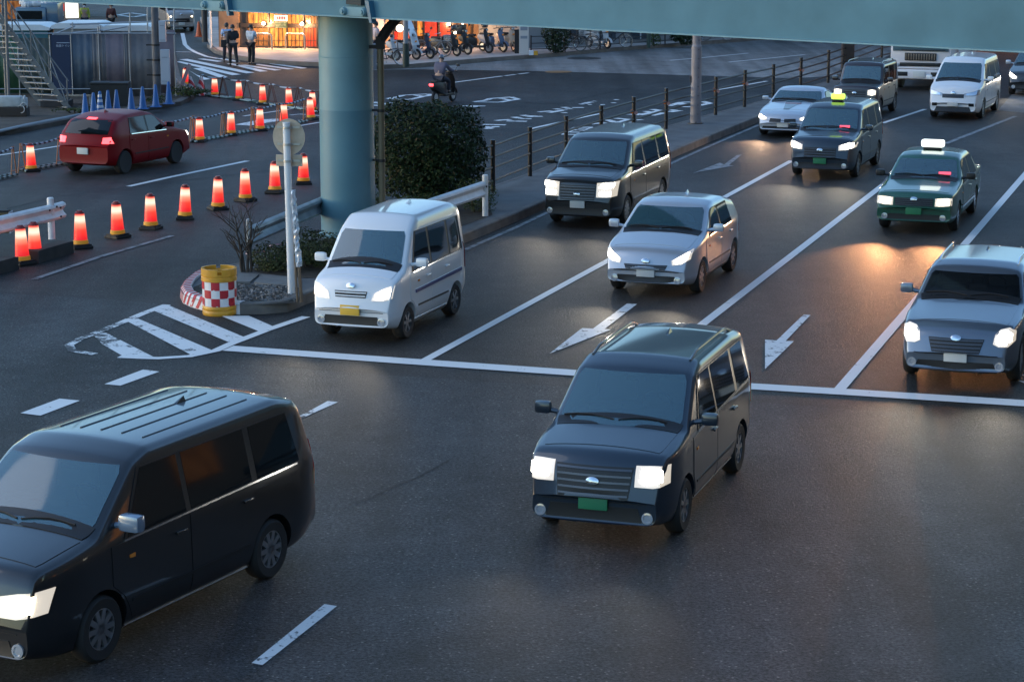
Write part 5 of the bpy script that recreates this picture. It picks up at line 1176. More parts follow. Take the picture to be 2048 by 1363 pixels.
c.extras(.92, wf=.52)# ================================================================== people, scooters, bicycles
def skin_mesh(name, V, E, R, m, parent, root=0, sub=1):
    bm = bmesh.new(); lay = bm.verts.layers.skin.verify(); vs = [bm.verts.new(v) for v in V]
    for a, b in E: bm.edges.new((vs[a], vs[b]))
    for v, r in zip(vs, R): v[lay].radius = (r, r) if not isinstance(r, tuple) else r
    for i, v in enumerate(vs): v[lay].use_root = (i == root)
    me = bpy.data.meshes.new(name); bm.to_mesh(me); bm.free()
    o = bpy.data.objects.new(name, me); COL.objects.link(o)
    sk = o.modifiers.new('s', 'SKIN'); sk.use_smooth_shade = True
    sb = o.modifiers.new('u', 'SUBSURF'); sb.levels = sub
    bpy.context.view_layer.update(); dg = bpy.context.evaluated_depsgraph_get(); m2 = bpy.data.meshes.new_from_object(o.evaluated_get(dg))
    o.modifiers.clear(); o.data = m2; bpy.data.meshes.remove(me); m2.name = name
    m2.materials.clear(); m2.materials.append(m); m2.polygons.foreach_set('use_smooth', [True]*len(m2.polygons))
    if parent: o.parent = parent
    return o
SKIN = mat('skin', (.42, .25, .18), .5); HAIR = mat('black_hair', (.012, .01, .01), .5); SHOE = mat('dark_shoe', (.015, .014, .014), .5)
def person(label, loc, rz, h, J, shirt, trousers, sleeves='short', hat=None, group=None, mask=False):
    """figure faces -y; J overrides joints (metres for a 1.7 m person)"""
    D = dict(pel=(0, 0, .95), chest=(0, -.01, 1.25), neck=(0, 0, 1.45), head=(0, -.02, 1.58), top=(0, -.01, 1.66),
             ls=(.18, 0, 1.40), le=(.22, .02, 1.13), lh=(.22, -.08, .90), rs=(-.18, 0, 1.40), re=(-.22, .02, 1.13), rh=(-.22, -.08, .90),
             lp=(.09, 0, .90), lk=(.10, -.02, .50), la=(.10, .02, .09), lt=(.11, -.15, .04), rp=(-.09, 0, .90), rk=(-.10, -.02, .50), ra=(-.10, .02, .09), rt=(-.11, -.15, .04))
    D.update(J); k = h/1.7; r = empty('person', loc, label, 'person', group, rz); r.scale = (k, k, k)
    names = list(D); V = [Vector(D[n]) for n in names]; ix = {n: i for i, n in enumerate(names)}
    Rr = dict(pel=(.15, .11), chest=(.16, .11), neck=.055, head=(.085, .10), top=(.06, .07), ls=.065, le=.045, lh=(.035, .022), rs=.065, re=.045, rh=(.035, .022), lp=.095, lk=.065, la=.042, lt=.035, rp=.095, rk=.065, ra=.042, rt=.035)
    E = [('pel', 'chest'), ('chest', 'neck'), ('neck', 'head'), ('head', 'top'), ('chest', 'ls'), ('ls', 'le'), ('le', 'lh'), ('chest', 'rs'), ('rs', 're'), ('re', 'rh'), ('pel', 'lp'), ('lp', 'lk'), ('lk', 'la'), ('la', 'lt'), ('pel', 'rp'), ('rp', 'rk'), ('rk', 'ra'), ('ra', 'rt')]
    R = [Rr[n] for n in names]; E = [(ix[a], ix[b]) for a, b in E]
    for sd, sg in (('l', 1), ('r', -1)):                 # five fingers on each hand
        e, hd = Vector(D[sd+'e']), Vector(D[sd+'h']); d = (hd-e).normalized(); s = d.cross(Vector((0, -1, .2))).normalized(); f = s.cross(d)
        pm = len(V); V.append(hd+d*.05); R.append((.036, .018)); E.append((ix[sd+'h'], pm))
        for q, ln in ((-1.5, .062), (-.5, .075), (.5, .072), (1.5, .055)):
            a = len(V); V += [hd+d*.09+s*q*.019, hd+d*(.09+ln*.6)+s*q*.021+f*.010, hd+d*(.085+ln)+s*q*.021+f*.028]; R += [.010, .009, .0075]; E += [(pm, a), (a, a+1), (a+1, a+2)]
        a = len(V); V += [hd+d*.02+s*-sg*.042, hd+d*.06+s*-sg*.06+f*.012]; R += [.012, .009]; E += [(ix[sd+'h'], a), (a, a+1)]
    b = skin_mesh('body', V, E, R, SKIN, r)
    sh = ['pel', 'chest', 'neck', 'ls', 'le', 'rs', 're'] + (['lh', 'rh'] if sleeves == 'long' else [])
    SV = {n: Vector(D[n]) for n in sh}; SV['neck'] = Vector(D['chest']).lerp(Vector(D['neck']), .85)
    if sleeves == 'short':
        for q in 'lr': SV[q+'e'] = Vector(D[q+'s']).lerp(Vector(D[q+'e']), .75)
    else:
        for q in 'lr': SV[q+'h'] = Vector(D[q+'e']).lerp(Vector(D[q+'h']), .92)
    n2 = list(SV); i2 = {n: i for i, n in enumerate(n2)}; SR = dict(pel=(.175, .135), chest=(.185, .135), neck=.075, ls=.085, le=.066, rs=.085, re=.066, lh=.05, rh=.05)
    se = [('pel', 'chest'), ('chest', 'neck'), ('chest', 'ls'), ('ls', 'le'), ('chest', 'rs'), ('rs', 're')]+([('le', 'lh'), ('re', 'rh')] if sleeves == 'long' else [])
    skin_mesh('shirt', [SV[n] for n in n2], [(i2[a], i2[c]) for a, c in se], [SR[n] for n in n2], shirt, r)
    tn = ['pel', 'lp', 'lk', 'la', 'rp', 'rk', 'ra']; TV = [Vector(D[n]) for n in tn]; TV[0] = TV[0]+Vector((0, 0, .02))
    skin_mesh('trousers', TV, [(0, 1), (1, 2), (2, 3), (0, 4), (4, 5), (5, 6)], [(.165, .125), .105, .082, .065, .105, .082, .065], trousers, r)
    for q in 'lr':
        a, t = Vector(D[q+'a']), Vector(D[q+'t']); d = (t-a); d.z = 0; d = d.normalized()
        skin_mesh('shoe', [a+Vector((0, 0, -.035))-d*.05, a+Vector((0, 0, -.04))+d*.08, t+d*.02], [(0, 1), (1, 2)], [.05, .052, .04], SHOE, r)
    hd = Vector(D['head']); mb = MB()
    M = Matrix.Translation(hd+Vector((0, .015, .035))) @ Matrix.Diagonal((.098, .115, .115, 1))
    mb.lathe([(0, 1.0), (.45, .90), (.78, .62), (.97, .2), (1.0, -.1), (.9, -.45)], 16, M @ Matrix.Rotation(radians(22), 4, 'X')); mb.build('hair' if not hat else 'helmet', hat or HAIR, r, 80)
    f = MB()
    for sx in (-.034, .034): f.rbox(hd+Vector((sx, -.094, .01)), (.026, .012, .012), .005)
    f.rbox(hd+Vector((0, -.092, -.055)), (.045, .012, .010), .004); f.build('eyes_and_mouth', mat('eye_dark', (.02, .012, .01), .4), b)
    f = MB(); f.add([hd+Vector(p) for p in ((0, -.092, .015), (-.016, -.094, -.025), (.016, -.094, -.025), (0, -.122, -.022))], [(0, 1, 3), (0, 3, 2), (1, 2, 3)]); f.build('nose', SKIN, b)
    if mask: f = MB(); f.rbox(hd+Vector((0, -.088, -.045)), (.12, .05, .08), .02); f.build('face_mask', mat('mask_white', (.7, .72, .74), .6), r)
    return r
def at(px, py, z=0.0): p = G(px, py, z); return (p.x, p.y, z)
CLBLK = mat('black_cloth', (.012, .012, .014), .8); CLBLUE = mat('pale_blue_shirt', (.36, .48, .68), .7); CLWHT = mat('patterned_white_shirt', (.50, .54, .58), .7, var=.35, vscale=9); NAVY = mat('navy_cloth', (.02, .024, .04), .8); HIVIS = mat('hi_vis_yellow', (.40, .42, .05), .6); PURP = mat('grey_purple_shirt', (.11, .10, .14), .8); PINKS = mat('pink_shirt', (.55, .42, .42), .7)
walk = dict(lk=(.10, -.12, .52), la=(.10, -.10, .10), lt=(.11, -.27, .05), rk=(-.10, .06, .50), ra=(-.10, .24, .13), rt=(-.11, .10, .05), lh=(.23, .05, .90), rh=(-.22, -.20, .98))
person('person in black walking over the zebra crossing carrying a dark shoulder bag', at(467, 133), radians(205), 1.72, dict(walk, rh=(-.16, -.25, 1.22), re=(-.24, -.05, 1.16), lh=(.24, .03, .90)), CLBLK, CLBLK, 'long')
person('person in pale blue shirt walking just left of the person in black', at(455, 127), radians(20), 1.70, dict(walk, rh=(-.18, -.26, 1.15)), CLBLUE, NAVY, 'short')
person('person in a patterned white shirt at the pavement edge, right of the person in black', at(503, 130.5), radians(150), 1.68, dict(lk=(.09, -.03, .5), rh=(-.05, -.27, 1.12), re=(-.23, -.08, 1.15), lh=(.05, -.27, 1.12), le=(.23, -.08, 1.15)), CLWHT, CLBLK, 'short')
person('worker in a yellow green jacket and white mask behind the site fence', at(171, 73), radians(8), 1.68, {}, HIVIS, NAVY, 'long', mask=True)
person('person in dark clothes walking away up the side street behind the site fence', at(224, 73), radians(170), 1.66, walk, mat('maroon_cloth', (.07, .02, .02), .8), CLBLK, 'long')
person('person in a pale shirt beyond the bronze pole, at the corner of the shop', at(752, 127, .16), radians(120), 1.72, {}, PINKS, NAVY, 'short')
# bag of the person in black, hanging at the side
p = Vector(at(460, 131)); mb = MB(); mb.rbox((0, 0, 0), (.40, .16, .32), .05); o = mb.build('shoulder_bag', CLBLK, None, 60); o.location = (p.x-.12, p.y-.3, .93); tag(o, 'dark bag hanging at the hip of the person in black', 'bag')
mb = MB(); mb.tube([(-.17, 0, .12), (-.12, .02, .40), (.18, .1, .52), (.22, .12, .3), (.17, 0, .12)], .014, 6); mb.build('strap', CLBLK, o)

def wheel(mb_t, mb_r, c, r, tr, spokes=0):
    mb_t.torus(c, (0, 1, 0), r-tr, tr, 24, 8)
    if spokes:
        mb_r.torus(c, (0, 1, 0), r-tr*2, tr*.6, 24, 6)
        for k in range(spokes): a = 2*pi*k/spokes; mb_r.cyl(c, Vector(c)+Vector((cos(a), 0, sin(a)))*(r-tr*2), .004, n=4, caps=False)
        mb_r.cyl(Vector(c)-Vector((0, .04, 0)), Vector(c)+Vector((0, .04, 0)), .02, n=8)
    else: mb_r.cyl(Vector(c)-Vector((0, tr*.7, 0)), Vector(c)+Vector((0, tr*.7, 0)), r-tr*1.6, n=16)
MIRG = mat('scooter_dark_plastic', (.02, .02, .022), .35, coat=.5)
def matte(n, c): return mat(n, c, .4)
def scooter(label, loc, rz, m, box=None, shield=False, lamp=False, group='scooters and bicycles parked outside the shop', helmet=False, tail=False):
    """front wheel touches the ground at loc; front is +x"""
    r = empty('scooter', loc, label, 'scooter', group, rz)
    for cx in (0, -1.22):
        t, w = MB(), MB(); wheel(t, w, (cx, 0, .23), .23, .055); tt = t.build('tyre', TYRE, r, 60); w.build('rim', ALLOY, tt, 40)
    mb = MB()                                            # front apron, floor, rear body
    sec = [(-.02, .30, .09), (-.05, .50, .16), (-.12, .78, .19), (-.17, .98, .14)]
    for (x0, z0, w0), (x1, z1, w1) in zip(sec, sec[1:]):
        mb.add([(x0+.05, -w0*.4, z0), (x0+.05, w0*.4, z0), (x0-.04, w0, z0), (x0-.09, 0, z0), (x0-.04, -w0, z0), (x1+.05, -w1*.4, z1), (x1+.05, w1*.4, z1), (x1-.04, w1, z1), (x1-.09, 0, z1), (x1-.04, -w1, z1)], [(i, (i+1) % 5, 5+(i+1) % 5, 5+i) for i in range(5)]+[(4, 3, 2, 1, 0), (5, 6, 7, 8, 9)])
    mb.rbox((-.45, 0, .29), (.62, .30, .10), .03)
    prof = [(-.62, .32, .62, .13), (-.75, .30, .70, .17), (-1.0, .36, .74, .18), (-1.25, .46, .76, .15), (-1.48, .58, .74, .07)]
    for i, (x, za, zb_, w) in enumerate(prof): mb.v += [(x, -w*.8, za), (x, w*.8, za), (x, w, (za+zb_)/2), (x, w*.75, zb_), (x, -w*.75, zb_), (x, -w, (za+zb_)/2)]
    o_ = len(mb.v)-30; mb.f += [(o_+i*6+j, o_+i*6+(j+1) % 6, o_+(i+1)*6+(j+1) % 6, o_+(i+1)*6+j) for i in range(4) for j in range(6)]+[tuple(o_+j for j in range(6))[::-1], tuple(o_+24+j for j in range(6))]
    for k in range(9): a = radians(20+k*17); mb.box((.275*cos(a), 0, .23+.275*sin(a)), (.09, .12, .02), Matrix.Rotation(-(a-pi/2), 3, 'Y'))
    mb.build('body', m, r, 35)
    s = MB(); s.rbox((-1.0, 0, .78), (.66, .26, .09), .04); s.rbox((-.78, 0, .76), (.2, .22, .07), .03); s.build('seat', BLACK, r, 60)
    h = MB(); h.cyl((-.15, 0, .95), (-.2, 0, 1.06), .04); h.tube([(-.30, -.34, 1.06), (-.2, -.2, 1.08), (-.2, .2, 1.08), (-.30, .34, 1.06)], .018, 8); h.rbox((-.17, 0, 1.04), (.14, .2, .12), .05)
    hb = h.build('handlebar', MIRG, r, 40)
    for sg in (-1, 1):
        q = MB(); q.cyl((-.2, sg*.2, 1.08), (-.18, sg*.32, 1.26), .008, n=6); q.rbox((-.18, sg*.33, 1.285), (.03, .13, .09), .02); q.build('mirror', MIRG, hb, 40)
        q = MB(); q.cyl((-.10, sg*.07, .55), (0, sg*.07, .23), .025); q.build('fork', MIRG, r, 40)
    l = MB(); l.rbox((-.09, 0, 1.02), (.05, .14, .10), .03); l.build('headlamp', LAMP_OFF if not lamp else LAMP_Y, r, 60)
    l = MB(); l.rbox((-.02, 0, .78), (.04, .12, .08), .02); l.build('indicator', AMBER, r, 60)
    if tail: l = MB(); l.rbox((-1.50, 0, .68), (.05, .16, .09), .02); l.build('tail_light', LAMP_R, r, 60)
    if box: b = MB(); b.rbox((-1.42, 0, 1.02), (.46, .46, .44), .04); b.build('delivery_box', box, r, 60)
    if shield:
        b = MB(); 
        q = [(-.02, .62), (-.14, 1.0), (-.30, 1.4), (-.46, 1.70)]
        for (x0, z0), (x1, z1) in zip(q, q[1:]): b.slab([(x0, -.30, z0), (x0, .30, z0), (x1, .28, z1), (x1, -.28, z1)], .012)
        b.build('windshield', mat('pale_shield', (.60, .64, .68), .15, coat=1), r)
        b = MB(); b.rbox((-.95, 0, 1.74), (1.05, .58, .05), .02); b.tube([(-1.4, .24, 1.72), (-1.45, .24, .9)], .02); b.tube([(-1.4, -.24, 1.72), (-1.45, -.24, .9)], .02); b.build('canopy', m, r, 60)
    if helmet: b = MB(); b.lathe([(0, .14), (.08, .12), (.13, .05), (.14, -.02), (.11, -.08)], 16, Matrix.Translation((-.25, .1, 1.2))); b.build('helmet', MIRG, r, 60)
    return r
def bicycle(label, loc, rz, m, basket=True, group='scooters and bicycles parked outside the shop'):
    r = empty('bicycle', loc, label, 'bicycle', group, rz)
    for cx in (0, -1.05):
        t, w = MB(), MB(); wheel(t, w, (cx, 0, .33), .33, .022, 16); tt = t.build('tyre', mat('grey_tyre', (.10, .095, .09), .6), r, 60); w.build('rim', CHROME, tt)
    f = MB()
    for a, b in (((-.13, 0, .68), (-.60, 0, .28)), ((-.60, 0, .28), (-.74, 0, .78)), ((-.14, 0, .72), (-.72, 0, .62)), ((-1.05, .05, .33), (-.60, .03, .28)), ((-1.05, -.05, .33), (-.60, -.03, .28)), ((-1.05, .05, .33), (-.70, .02, .62)), ((-1.05, -.05, .33), (-.70, -.02, .62)), ((-.13, 0, .62), (-.16, 0, .95)), ((-.13, .05, .62), (0, .05, .33)), ((-.13, -.05, .62), (0, -.05, .33))): f.cyl(a, b, .017, n=8)
    for cx, a0 in ((0, 20), (-1.05, 40)):
        f.tube([(cx+.365*cos(radians(a0+k*14)), 0, .33+.365*sin(radians(a0+k*14))) for k in range(10)], .02, 6)
    f.cyl((-.60, -.12, .28), (-.60, .12, .28), .012, n=6); f.box((-.60, .14, .40), (.05, .08, .015)); f.box((-.60, -.14, .16), (.05, .08, .015)); f.box((-1.12, 0, .72), (.34, .13, .02)); f.build('frame', m, r, 40)
    s = MB(); s.cyl((-.74, 0, .76), (-.76, 0, .88), .013, n=6); s.rbox((-.78, 0, .90), (.26, .17, .06), .03); s.build('saddle', BLACK, r, 60)
    h = MB(); h.tube([(-.36, -.28, .98), (-.22, -.26, 1.02), (-.16, 0, .98), (-.22, .26, 1.02), (-.36, .28, .98)], .013, 6); h.build('handlebar', CHROME, r, 40)
    if basket:
        b = MB()
        for k in range(8):
            pass
        for z in (.70, .78, .86, .94):
            w = .13+.05*(z-.7)/.24; b.tube([(.02-.02, -w, z), (.24, -w, z), (.24, w, z), (0, w, z), (0, -w, z)], .006, 4)
        for y in (-.14, -.07, 0, .07, .14): b.tube([(0, y*.9, .70), (0, y*1.2, .94)], .005, 4); b.tube([(.2, y*.9, .70), (.24, y*1.2, .94)], .005, 4)
        for x in (.05, .1, .15): b.tube([(x, -.13, .70), (x, -.18, .94)], .005, 4); b.tube([(x, .13, .70), (x, .18, .94)], .005, 4)
        b.build('basket', STEEL, r)
    return r
def sp(px, py): p = G(px, py, .16); return (p.x, p.y, .16)
SW = matte('white_scooter_paint', (.42, .44, .46)); SB = matte('black_scooter_paint', (.012, .012, .014)); SNAVY = matte('navy_scooter_paint', (.02, .03, .06)); SCR = matte('cream_scooter_paint', (.55, .38, .26)); SBLW = matte('blue_white_scooter_paint', (.10, .15, .24)); RBOX = mat('red_box', (.5, .02, .015), .4)
scooter('white delivery scooter with a tall pale windshield beside the grey street pole', sp(833, 120), radians(-28), SW, None, True)
scooter('navy scooter parked second, between the white one and the bicycle wheel', sp(861, 118), radians(-32), SNAVY)
bicycle('silver bicycle with its wheel in front of the dark scooters', sp(889, 114), radians(-12), mat('grey_bike_paint', (.25, .25, .26), .4, .5))
scooter('black scooter with a round helmet on its handlebar and a lit lamp', sp(914, 113), radians(-34), SB, None, False, True, helmet=True)
scooter('small black scooter in the middle of the parked row', sp(936, 110), radians(-36), SB)
scooter('big black scooter with chrome gleams, fourth from the street pole', sp(978, 107), radians(-24), SB, MIRG, helmet=True)
scooter('pale blue scooter parked right of the big black one', sp(1007, 105), radians(-40), SBLW)
scooter('cream scooter at the right end of the row by the dark panel', sp(1028, 104), radians(-60), SCR)
scooter('dark delivery scooter half hidden behind the bronze pole and the street pole', sp(792, 122), radians(-15), SW, RBOX)
bicycle('dark bicycle lying low in front of the delivery scooter at the street pole', sp(803, 132), radians(-5), mat('dark_bike_paint', (.03, .03, .035), .4, .4), False)
bicycle('bicycle with basket right of the dark street bush', sp(1160, 103), radians(-20), mat('dark_bike_paint'), True)
bicycle('second bicycle right of the dark street bush', sp(1186, 101), radians(-30), mat('dark_bike_paint'), True)
scooter('white scooter among the bicycles right of the dark street bush', sp(1215, 98), radians(-48), SW)
bicycle('bicycle with a large wheel right of the white scooter', sp(1252, 96), radians(-8), mat('dark_bike_paint'), False)
bicycle('bicycle glimpsed under the girder right of the lamp post', sp(1455, 82), radians(-10), mat('dark_bike_paint'), True)
# scooter with rider on the far carriageway
a, b = G(840, 214), G(905, 203); d = (b-a).normalized(); ang = atan2(d.y, d.x)
scooter('dark scooter with a red tail light riding away on the far carriageway', (b.x, b.y, 0), ang, SB, tail=True, group='vehicles in traffic')
c = b-d*.86
person('rider in a grey purple shirt and helmet sitting on the dark scooter', (c.x, c.y, 0), ang+pi/2, 1.7, dict(pel=(0, .10, .92), chest=(0, -.02, 1.20), neck=(0, -.08, 1.40), head=(0, -.11, 1.53), top=(0, -.10, 1.61), ls=(.18, -.06, 1.35), le=(.26, -.24, 1.14), lh=(.27, -.50, 1.10), rs=(-.18, -.06, 1.35), re=(-.26, -.24, 1.14), rh=(-.27, -.50, 1.10),
    lp=(.10, .06, .88), lk=(.16, -.30, .78), la=(.14, -.34, .42), lt=(.14, -.46, .37), rp=(-.10, .06, .88), rk=(-.16, -.30, .78), ra=(-.14, -.34, .42), rt=(-.14, -.46, .37)), PURP, NAVY, 'long', hat=mat('grey_helmet', (.10, .10, .12), .25, coat=1))
# ================================================================== buildings
def fbox(mb, p0, n, x0, y0, x1, y1, d0, d1):
    """block on a facade plane: pixel rectangle, from depth d0 to d1 in front of the plane"""
    q = [on_plane(*c, p0, n) for c in ((x0, y1), (x1, y1), (x1, y0), (x0, y0))]
    z1 = (q[0].z+q[1].z)/2; z2 = (q[2].z+q[3].z)/2
    for v in q[:2]: v.z = z1
    for v in q[2:]: v.z = z2
    for a, b in ((0, 3), (1, 2)): q[b].x, q[b].y = q[a].x, q[a].y
    mb.add([v+n*d0 for v in q]+[v+n*d1 for v in q], [(3, 2, 1, 0), (4, 5, 6, 7), (0, 1, 5, 4), (1, 2, 6, 5), (2, 3, 7, 6), (3, 0, 4, 7)])
def glow(name, c1, c2, es, sx=3.0, sz=1.0):
    m = bpy.data.materials.new(name); m.use_nodes = True; N, L = m.node_tree.nodes, m.node_tree.links; b = N['Principled BSDF']
    tc = N.new('ShaderNodeTexCoord'); mp = N.new('ShaderNodeMapping'); mp.inputs['Scale'].default_value = (sx, sx, sz); L.new(tc.outputs['Object'], mp.inputs[0])
    n = N.new('ShaderNodeTexNoise'); n.inputs['Scale'].default_value = 2.2; n.inputs['Detail'].default_value = 5; L.new(mp.outputs[0], n.inputs['Vector'])
    r = N.new('ShaderNodeValToRGB'); L.new(n.outputs[0], r.inputs[0]); r.color_ramp.elements[0].position = .36; r.color_ramp.elements[1].position = .62
    r.color_ramp.elements[0].color = (*c1, 1); r.color_ramp.elements[1].color = (*c2, 1)
    L.new(r.outputs[0], b.inputs['Emission Color']); b.inputs['Emission Strength'].default_value = es*.26; b.inputs['Base Color'].default_value = (.1, .05, .02, 1); b.inputs['Roughness'].default_value = .2
    MATS[name] = m; return m
ORG = glow('lit_shop_window', (.32, .06, .008), (1.0, .36, .06), 1.3); ORD = glow('lit_wood_interior', (.10, .028, .008), (.40, .15, .04), .8); REDG = glow('lit_red_sign', (.55, .012, .012), (.85, .03, .02), 1.0)
WOOD = mat('tan_wood_cladding', (.30, .17, .09), .6, var=.25, vscale=3); FRM = mat('shop_frame_dark', (.025, .018, .015), .5); DWALL = mat('dark_shop_wall', (.06, .05, .045), .7, var=.3, vscale=1)
WARMW = mat('white_globe_lamp', (.9, .9, .85), .3, emit=(1, .86, .66), es=4)
f0, f1 = G(438, 94, .16), G(700, 98, .16); t = (f1-f0).normalized(); fn = Vector((t.y, -t.x, 0)); fn = -fn if fn.y > 0 else fn
sh = empty('shop_building', f0, 'corner shop building with warmly lit orange windows seen below the girder', 'building'); sh.location = (0, 0, 0)
f2, f3 = G(705, 99, .16), G(1050, 84, .16); t2 = (f3-f2).normalized(); fn2 = Vector((t2.y, -t2.x, 0)); fn2 = -fn2 if fn2.y > 0 else fn2
mb = MB(); bk = [f0-fn*14, f3-fn2*14]; mb.prism([(v.x, v.y) for v in (f0, f1, f2, f3, bk[1], bk[0])], .1, 9.5); mb.build('wall', DWALL, sh)
mb = MB(); fbox(mb, f0, fn, 440, -60, 480, 94, .0, .06); mb.build('cladding', WOOD, sh)
for x0, x1, y0, y1, m in ((498, 538, -30, 47, ORG), (541, 575, -30, 47, ORG), (577, 608, -30, 47, ORG), (611, 634, -30, 47, ORD), (498, 538, 56, 93, ORD), (541, 575, 56, 93, ORG), (577, 608, 56, 93, ORG), (611, 634, 56, 93, REDG), (640, 690, -30, 93, ORD)):
    mb = MB(); fbox(mb, f0, fn, x0, y0, x1, y1, .01, .05); w = mb.build('window', m, sh)
    mb = MB()
    for k in range(1, 4): xx = x0+(x1-x0)*k/4; fbox(mb, f0, fn, xx-.5, y0, xx+.5, y1, .05, .08)
    fbox(mb, f0, fn, x0, (y0+y1)/2+6, x1, (y0+y1)/2+7.2, .05, .08); mb.build('glazing_bar', FRM, w)
mb = MB()
for x in (496, 539.5, 576, 609.5, 636): fbox(mb, f0, fn, x-1.6, -60, x+1.6, 95, .0, .12)
fbox(mb, f0, fn, 482, 47, 640, 55, .0, .14); fbox(mb, f0, fn, 482, 92, 640, 96, .0, .16); mb.build('shop_frame', FRM, sh)
mb = MB(); fbox(mb, f0, fn, 552, 30, 578, 42, .2, .26); s = mb.build('hanging_sign', mat('pink_white_sign', (.7, .5, .45), .4, emit=(1, .7, .6), es=.6), sh)
mb = MB(); fbox(mb, f0, fn, 553, 43, 577, 56, .2, .25); g = mb.build('hanging_sign', mat('dark_green_board', (.02, .05, .03), .5), sh)
mb = MB()
for y in (45, 48, 51, 54): fbox(mb, f0, fn, 555, y, 575, y+.8, .25, .27)
mb.build('sign_line', mat('sign_line_pale', (.25, .30, .22), .5), g)
mb = MB()
for k, x in enumerate((557, 562, 567, 572)): fbox(mb, f0, fn, x, 33, x+2.2, 39, .26, .28)
mb.build('sign_line', RCK, s)
for x, y in ((527, 47), (604, 48)):
    p = on_plane(x, y, f0+fn*.35, fn); mb = MB(); mb.lathe([(0, -.09)]+[(.09*cos(a), .09*sin(a)) for a in [radians(q) for q in range(-60, 61, 30)]]+[(0, .09)], 16, Matrix.Translation(p)); mb.build('wall_lamp', WARMW, sh, 60); ld = bpy.data.lights.new('wall_lamp_light', 'POINT'); ld.energy = 60; ld.color = (1, .55, .25); ld.shadow_soft_size = .1; lo = bpy.data.objects.new('wall_lamp_light', ld); COL.objects.link(lo); lo.parent = sh; lo.location = p+fn*.25
# right-hand front, running away along the far kerb
for x0, y0, x1, y1, nm, m, d in ((740, 0, 766, 62, 'poster', mat('pink_poster', (.55, .36, .32), .5, emit=(1, .6, .5), es=.25), .08), (768, 0, 786, 95, 'wall_panel', WOOD, .06), (789, 63, 812, 97, 'vending_panel', REDG, .3), (832, -20, 843, 72, 'lit_panel', ORG, .08), (847, -20, 872, 82, 'lit_panel', REDG, .1), (878, -20, 899, 80, 'lit_panel', REDG, .1), (848, 78, 900, 84, 'lit_panel', ORG, .12), (902, -20, 940, 88, 'shop_window', ORD, .05), (942, -20, 968, 88, 'wood_shutter', WOOD, .05), (970, -20, 1002, 87, 'shop_window', ORD, .05), (1004, -20, 1034, 86, 'wood_shutter', WOOD, .05)):
    mb = MB(); fbox(mb, f2, fn2, x0, y0, x1, y1, .0, d); mb.build(nm, m, sh)
mb = MB()
for x in (830, 845, 875, 901, 941, 969, 1003, 1036): fbox(mb, f2, fn2, x-1.2, -60, x+1.2, 95, .0, .16)
mb.build('shop_frame', FRM, sh)
for x, y, r_ in ((799.5, 57, .17), (925, 51, .09), (1020, 56, .10), (1040, 56, .08)):
    p = on_plane(x, y, f2+fn2*.5, fn2); mb = MB(); mb.lathe([(0, -r_)]+[(r_*cos(a), r_*sin(a)) for a in [radians(q) for q in range(-60, 61, 30)]]+[(0, r_)], 16, Matrix.Translation(p)); mb.build('globe_lamp', WARMW, sh, 60); ld = bpy.data.lights.new('globe_lamp_light', 'POINT'); ld.energy = 35; ld.color = (1, .6, .32); ld.shadow_soft_size = .1; lo = bpy.data.objects.new('globe_lamp_light', ld); COL.objects.link(lo); lo.parent = sh; lo.location = p+fn2*.35
for x0, x1, lab in ((506, 547, 'bent steel hoop bollard left of the lit shop door'), (569, 613, 'bent steel hoop bollard in front of the lit shop door')):
    a, b = G(x0+3, 97, .16), G(x1-3, 99, .16); k = (b-a).length; u = (b-a).normalized(); pts = [Vector((0, 0, 0)), Vector((0, 0, .55))]+[u*(.14-.14*cos(radians(q)))+Vector((0, 0, .55+.14*sin(radians(q)))) for q in (30, 60, 90)]
    pts += [u*(k-.14+.14*sin(radians(q)))+Vector((0, 0, .55+.14*cos(radians(q)))) for q in (0, 30, 60, 90)]+[u*k+Vector((0, 0, .55)), u*k]
    mb = MB(); mb.tube(pts, .045, 10); o = mb.build('hoop_bollard', mat('brushed_hoop', (.40, .33, .28), .35, .7), None, 50); o.location = a; tag(o, lab, 'bollard', 'hoop bollards')
# grey wall and hedges further right
h0, h1 = G(1052, 97, .16), G(1900, 55, .16); ht = (h1-h0).normalized(); hn = Vector((ht.y, -ht.x, 0)); hn = -hn if hn.y > 0 else hn
gb_ = empty('apartment_building', (0, 0, 0), 'pale grey building behind the bicycles and the street bushes', 'building')
mb = MB(); mb.prism([(v.x, v.y) for v in (h0, h1, h1-hn*12, h0-hn*12)], .1, 11); mb.build('wall', mat('pale_grey_wall', (.20, .20, .20), .8, var=.2, vscale=.7), gb_)
for x0, x1 in ((1140, 1172), (1180, 1230), (1262, 1296)):
    mb = MB(); fbox(mb, h0, hn, x0, 20, x1, 78, .0, .06); w = mb.build('window', mat('dim_window', (.05, .06, .07), .1), gb_); mb = MB(); fbox(mb, h0, hn, (x0+x1)/2-.8, 20, (x0+x1)/2+.8, 78, .06, .1); mb.build('window_frame', STEEL, w)
mb = MB(); fbox(mb, h0, hn, 1056, 84, 1900, 96, .0, .3); mb.build('plinth', CONC, gb_)
bush('street_bush', 'dark upright street bush between the cream scooter and the bicycles', sp(1112, 106), (.62, .6), 1.75, 1700, .13, L4, 'bush', 21, 2.8)
bush('street_bush', 'dark street hedge left of the lamp post under the girder', sp(1368, 89), (.75, .6), 1.0, 1300, .13, L4, 'bush', 22, 2.8)
bush('street_bush', 'small pale leafed plant by the dark green sidewalk post', sp(1310, 92), (.3, .3), .9, 300, .10, L2, 'bush', 23, 2.2)
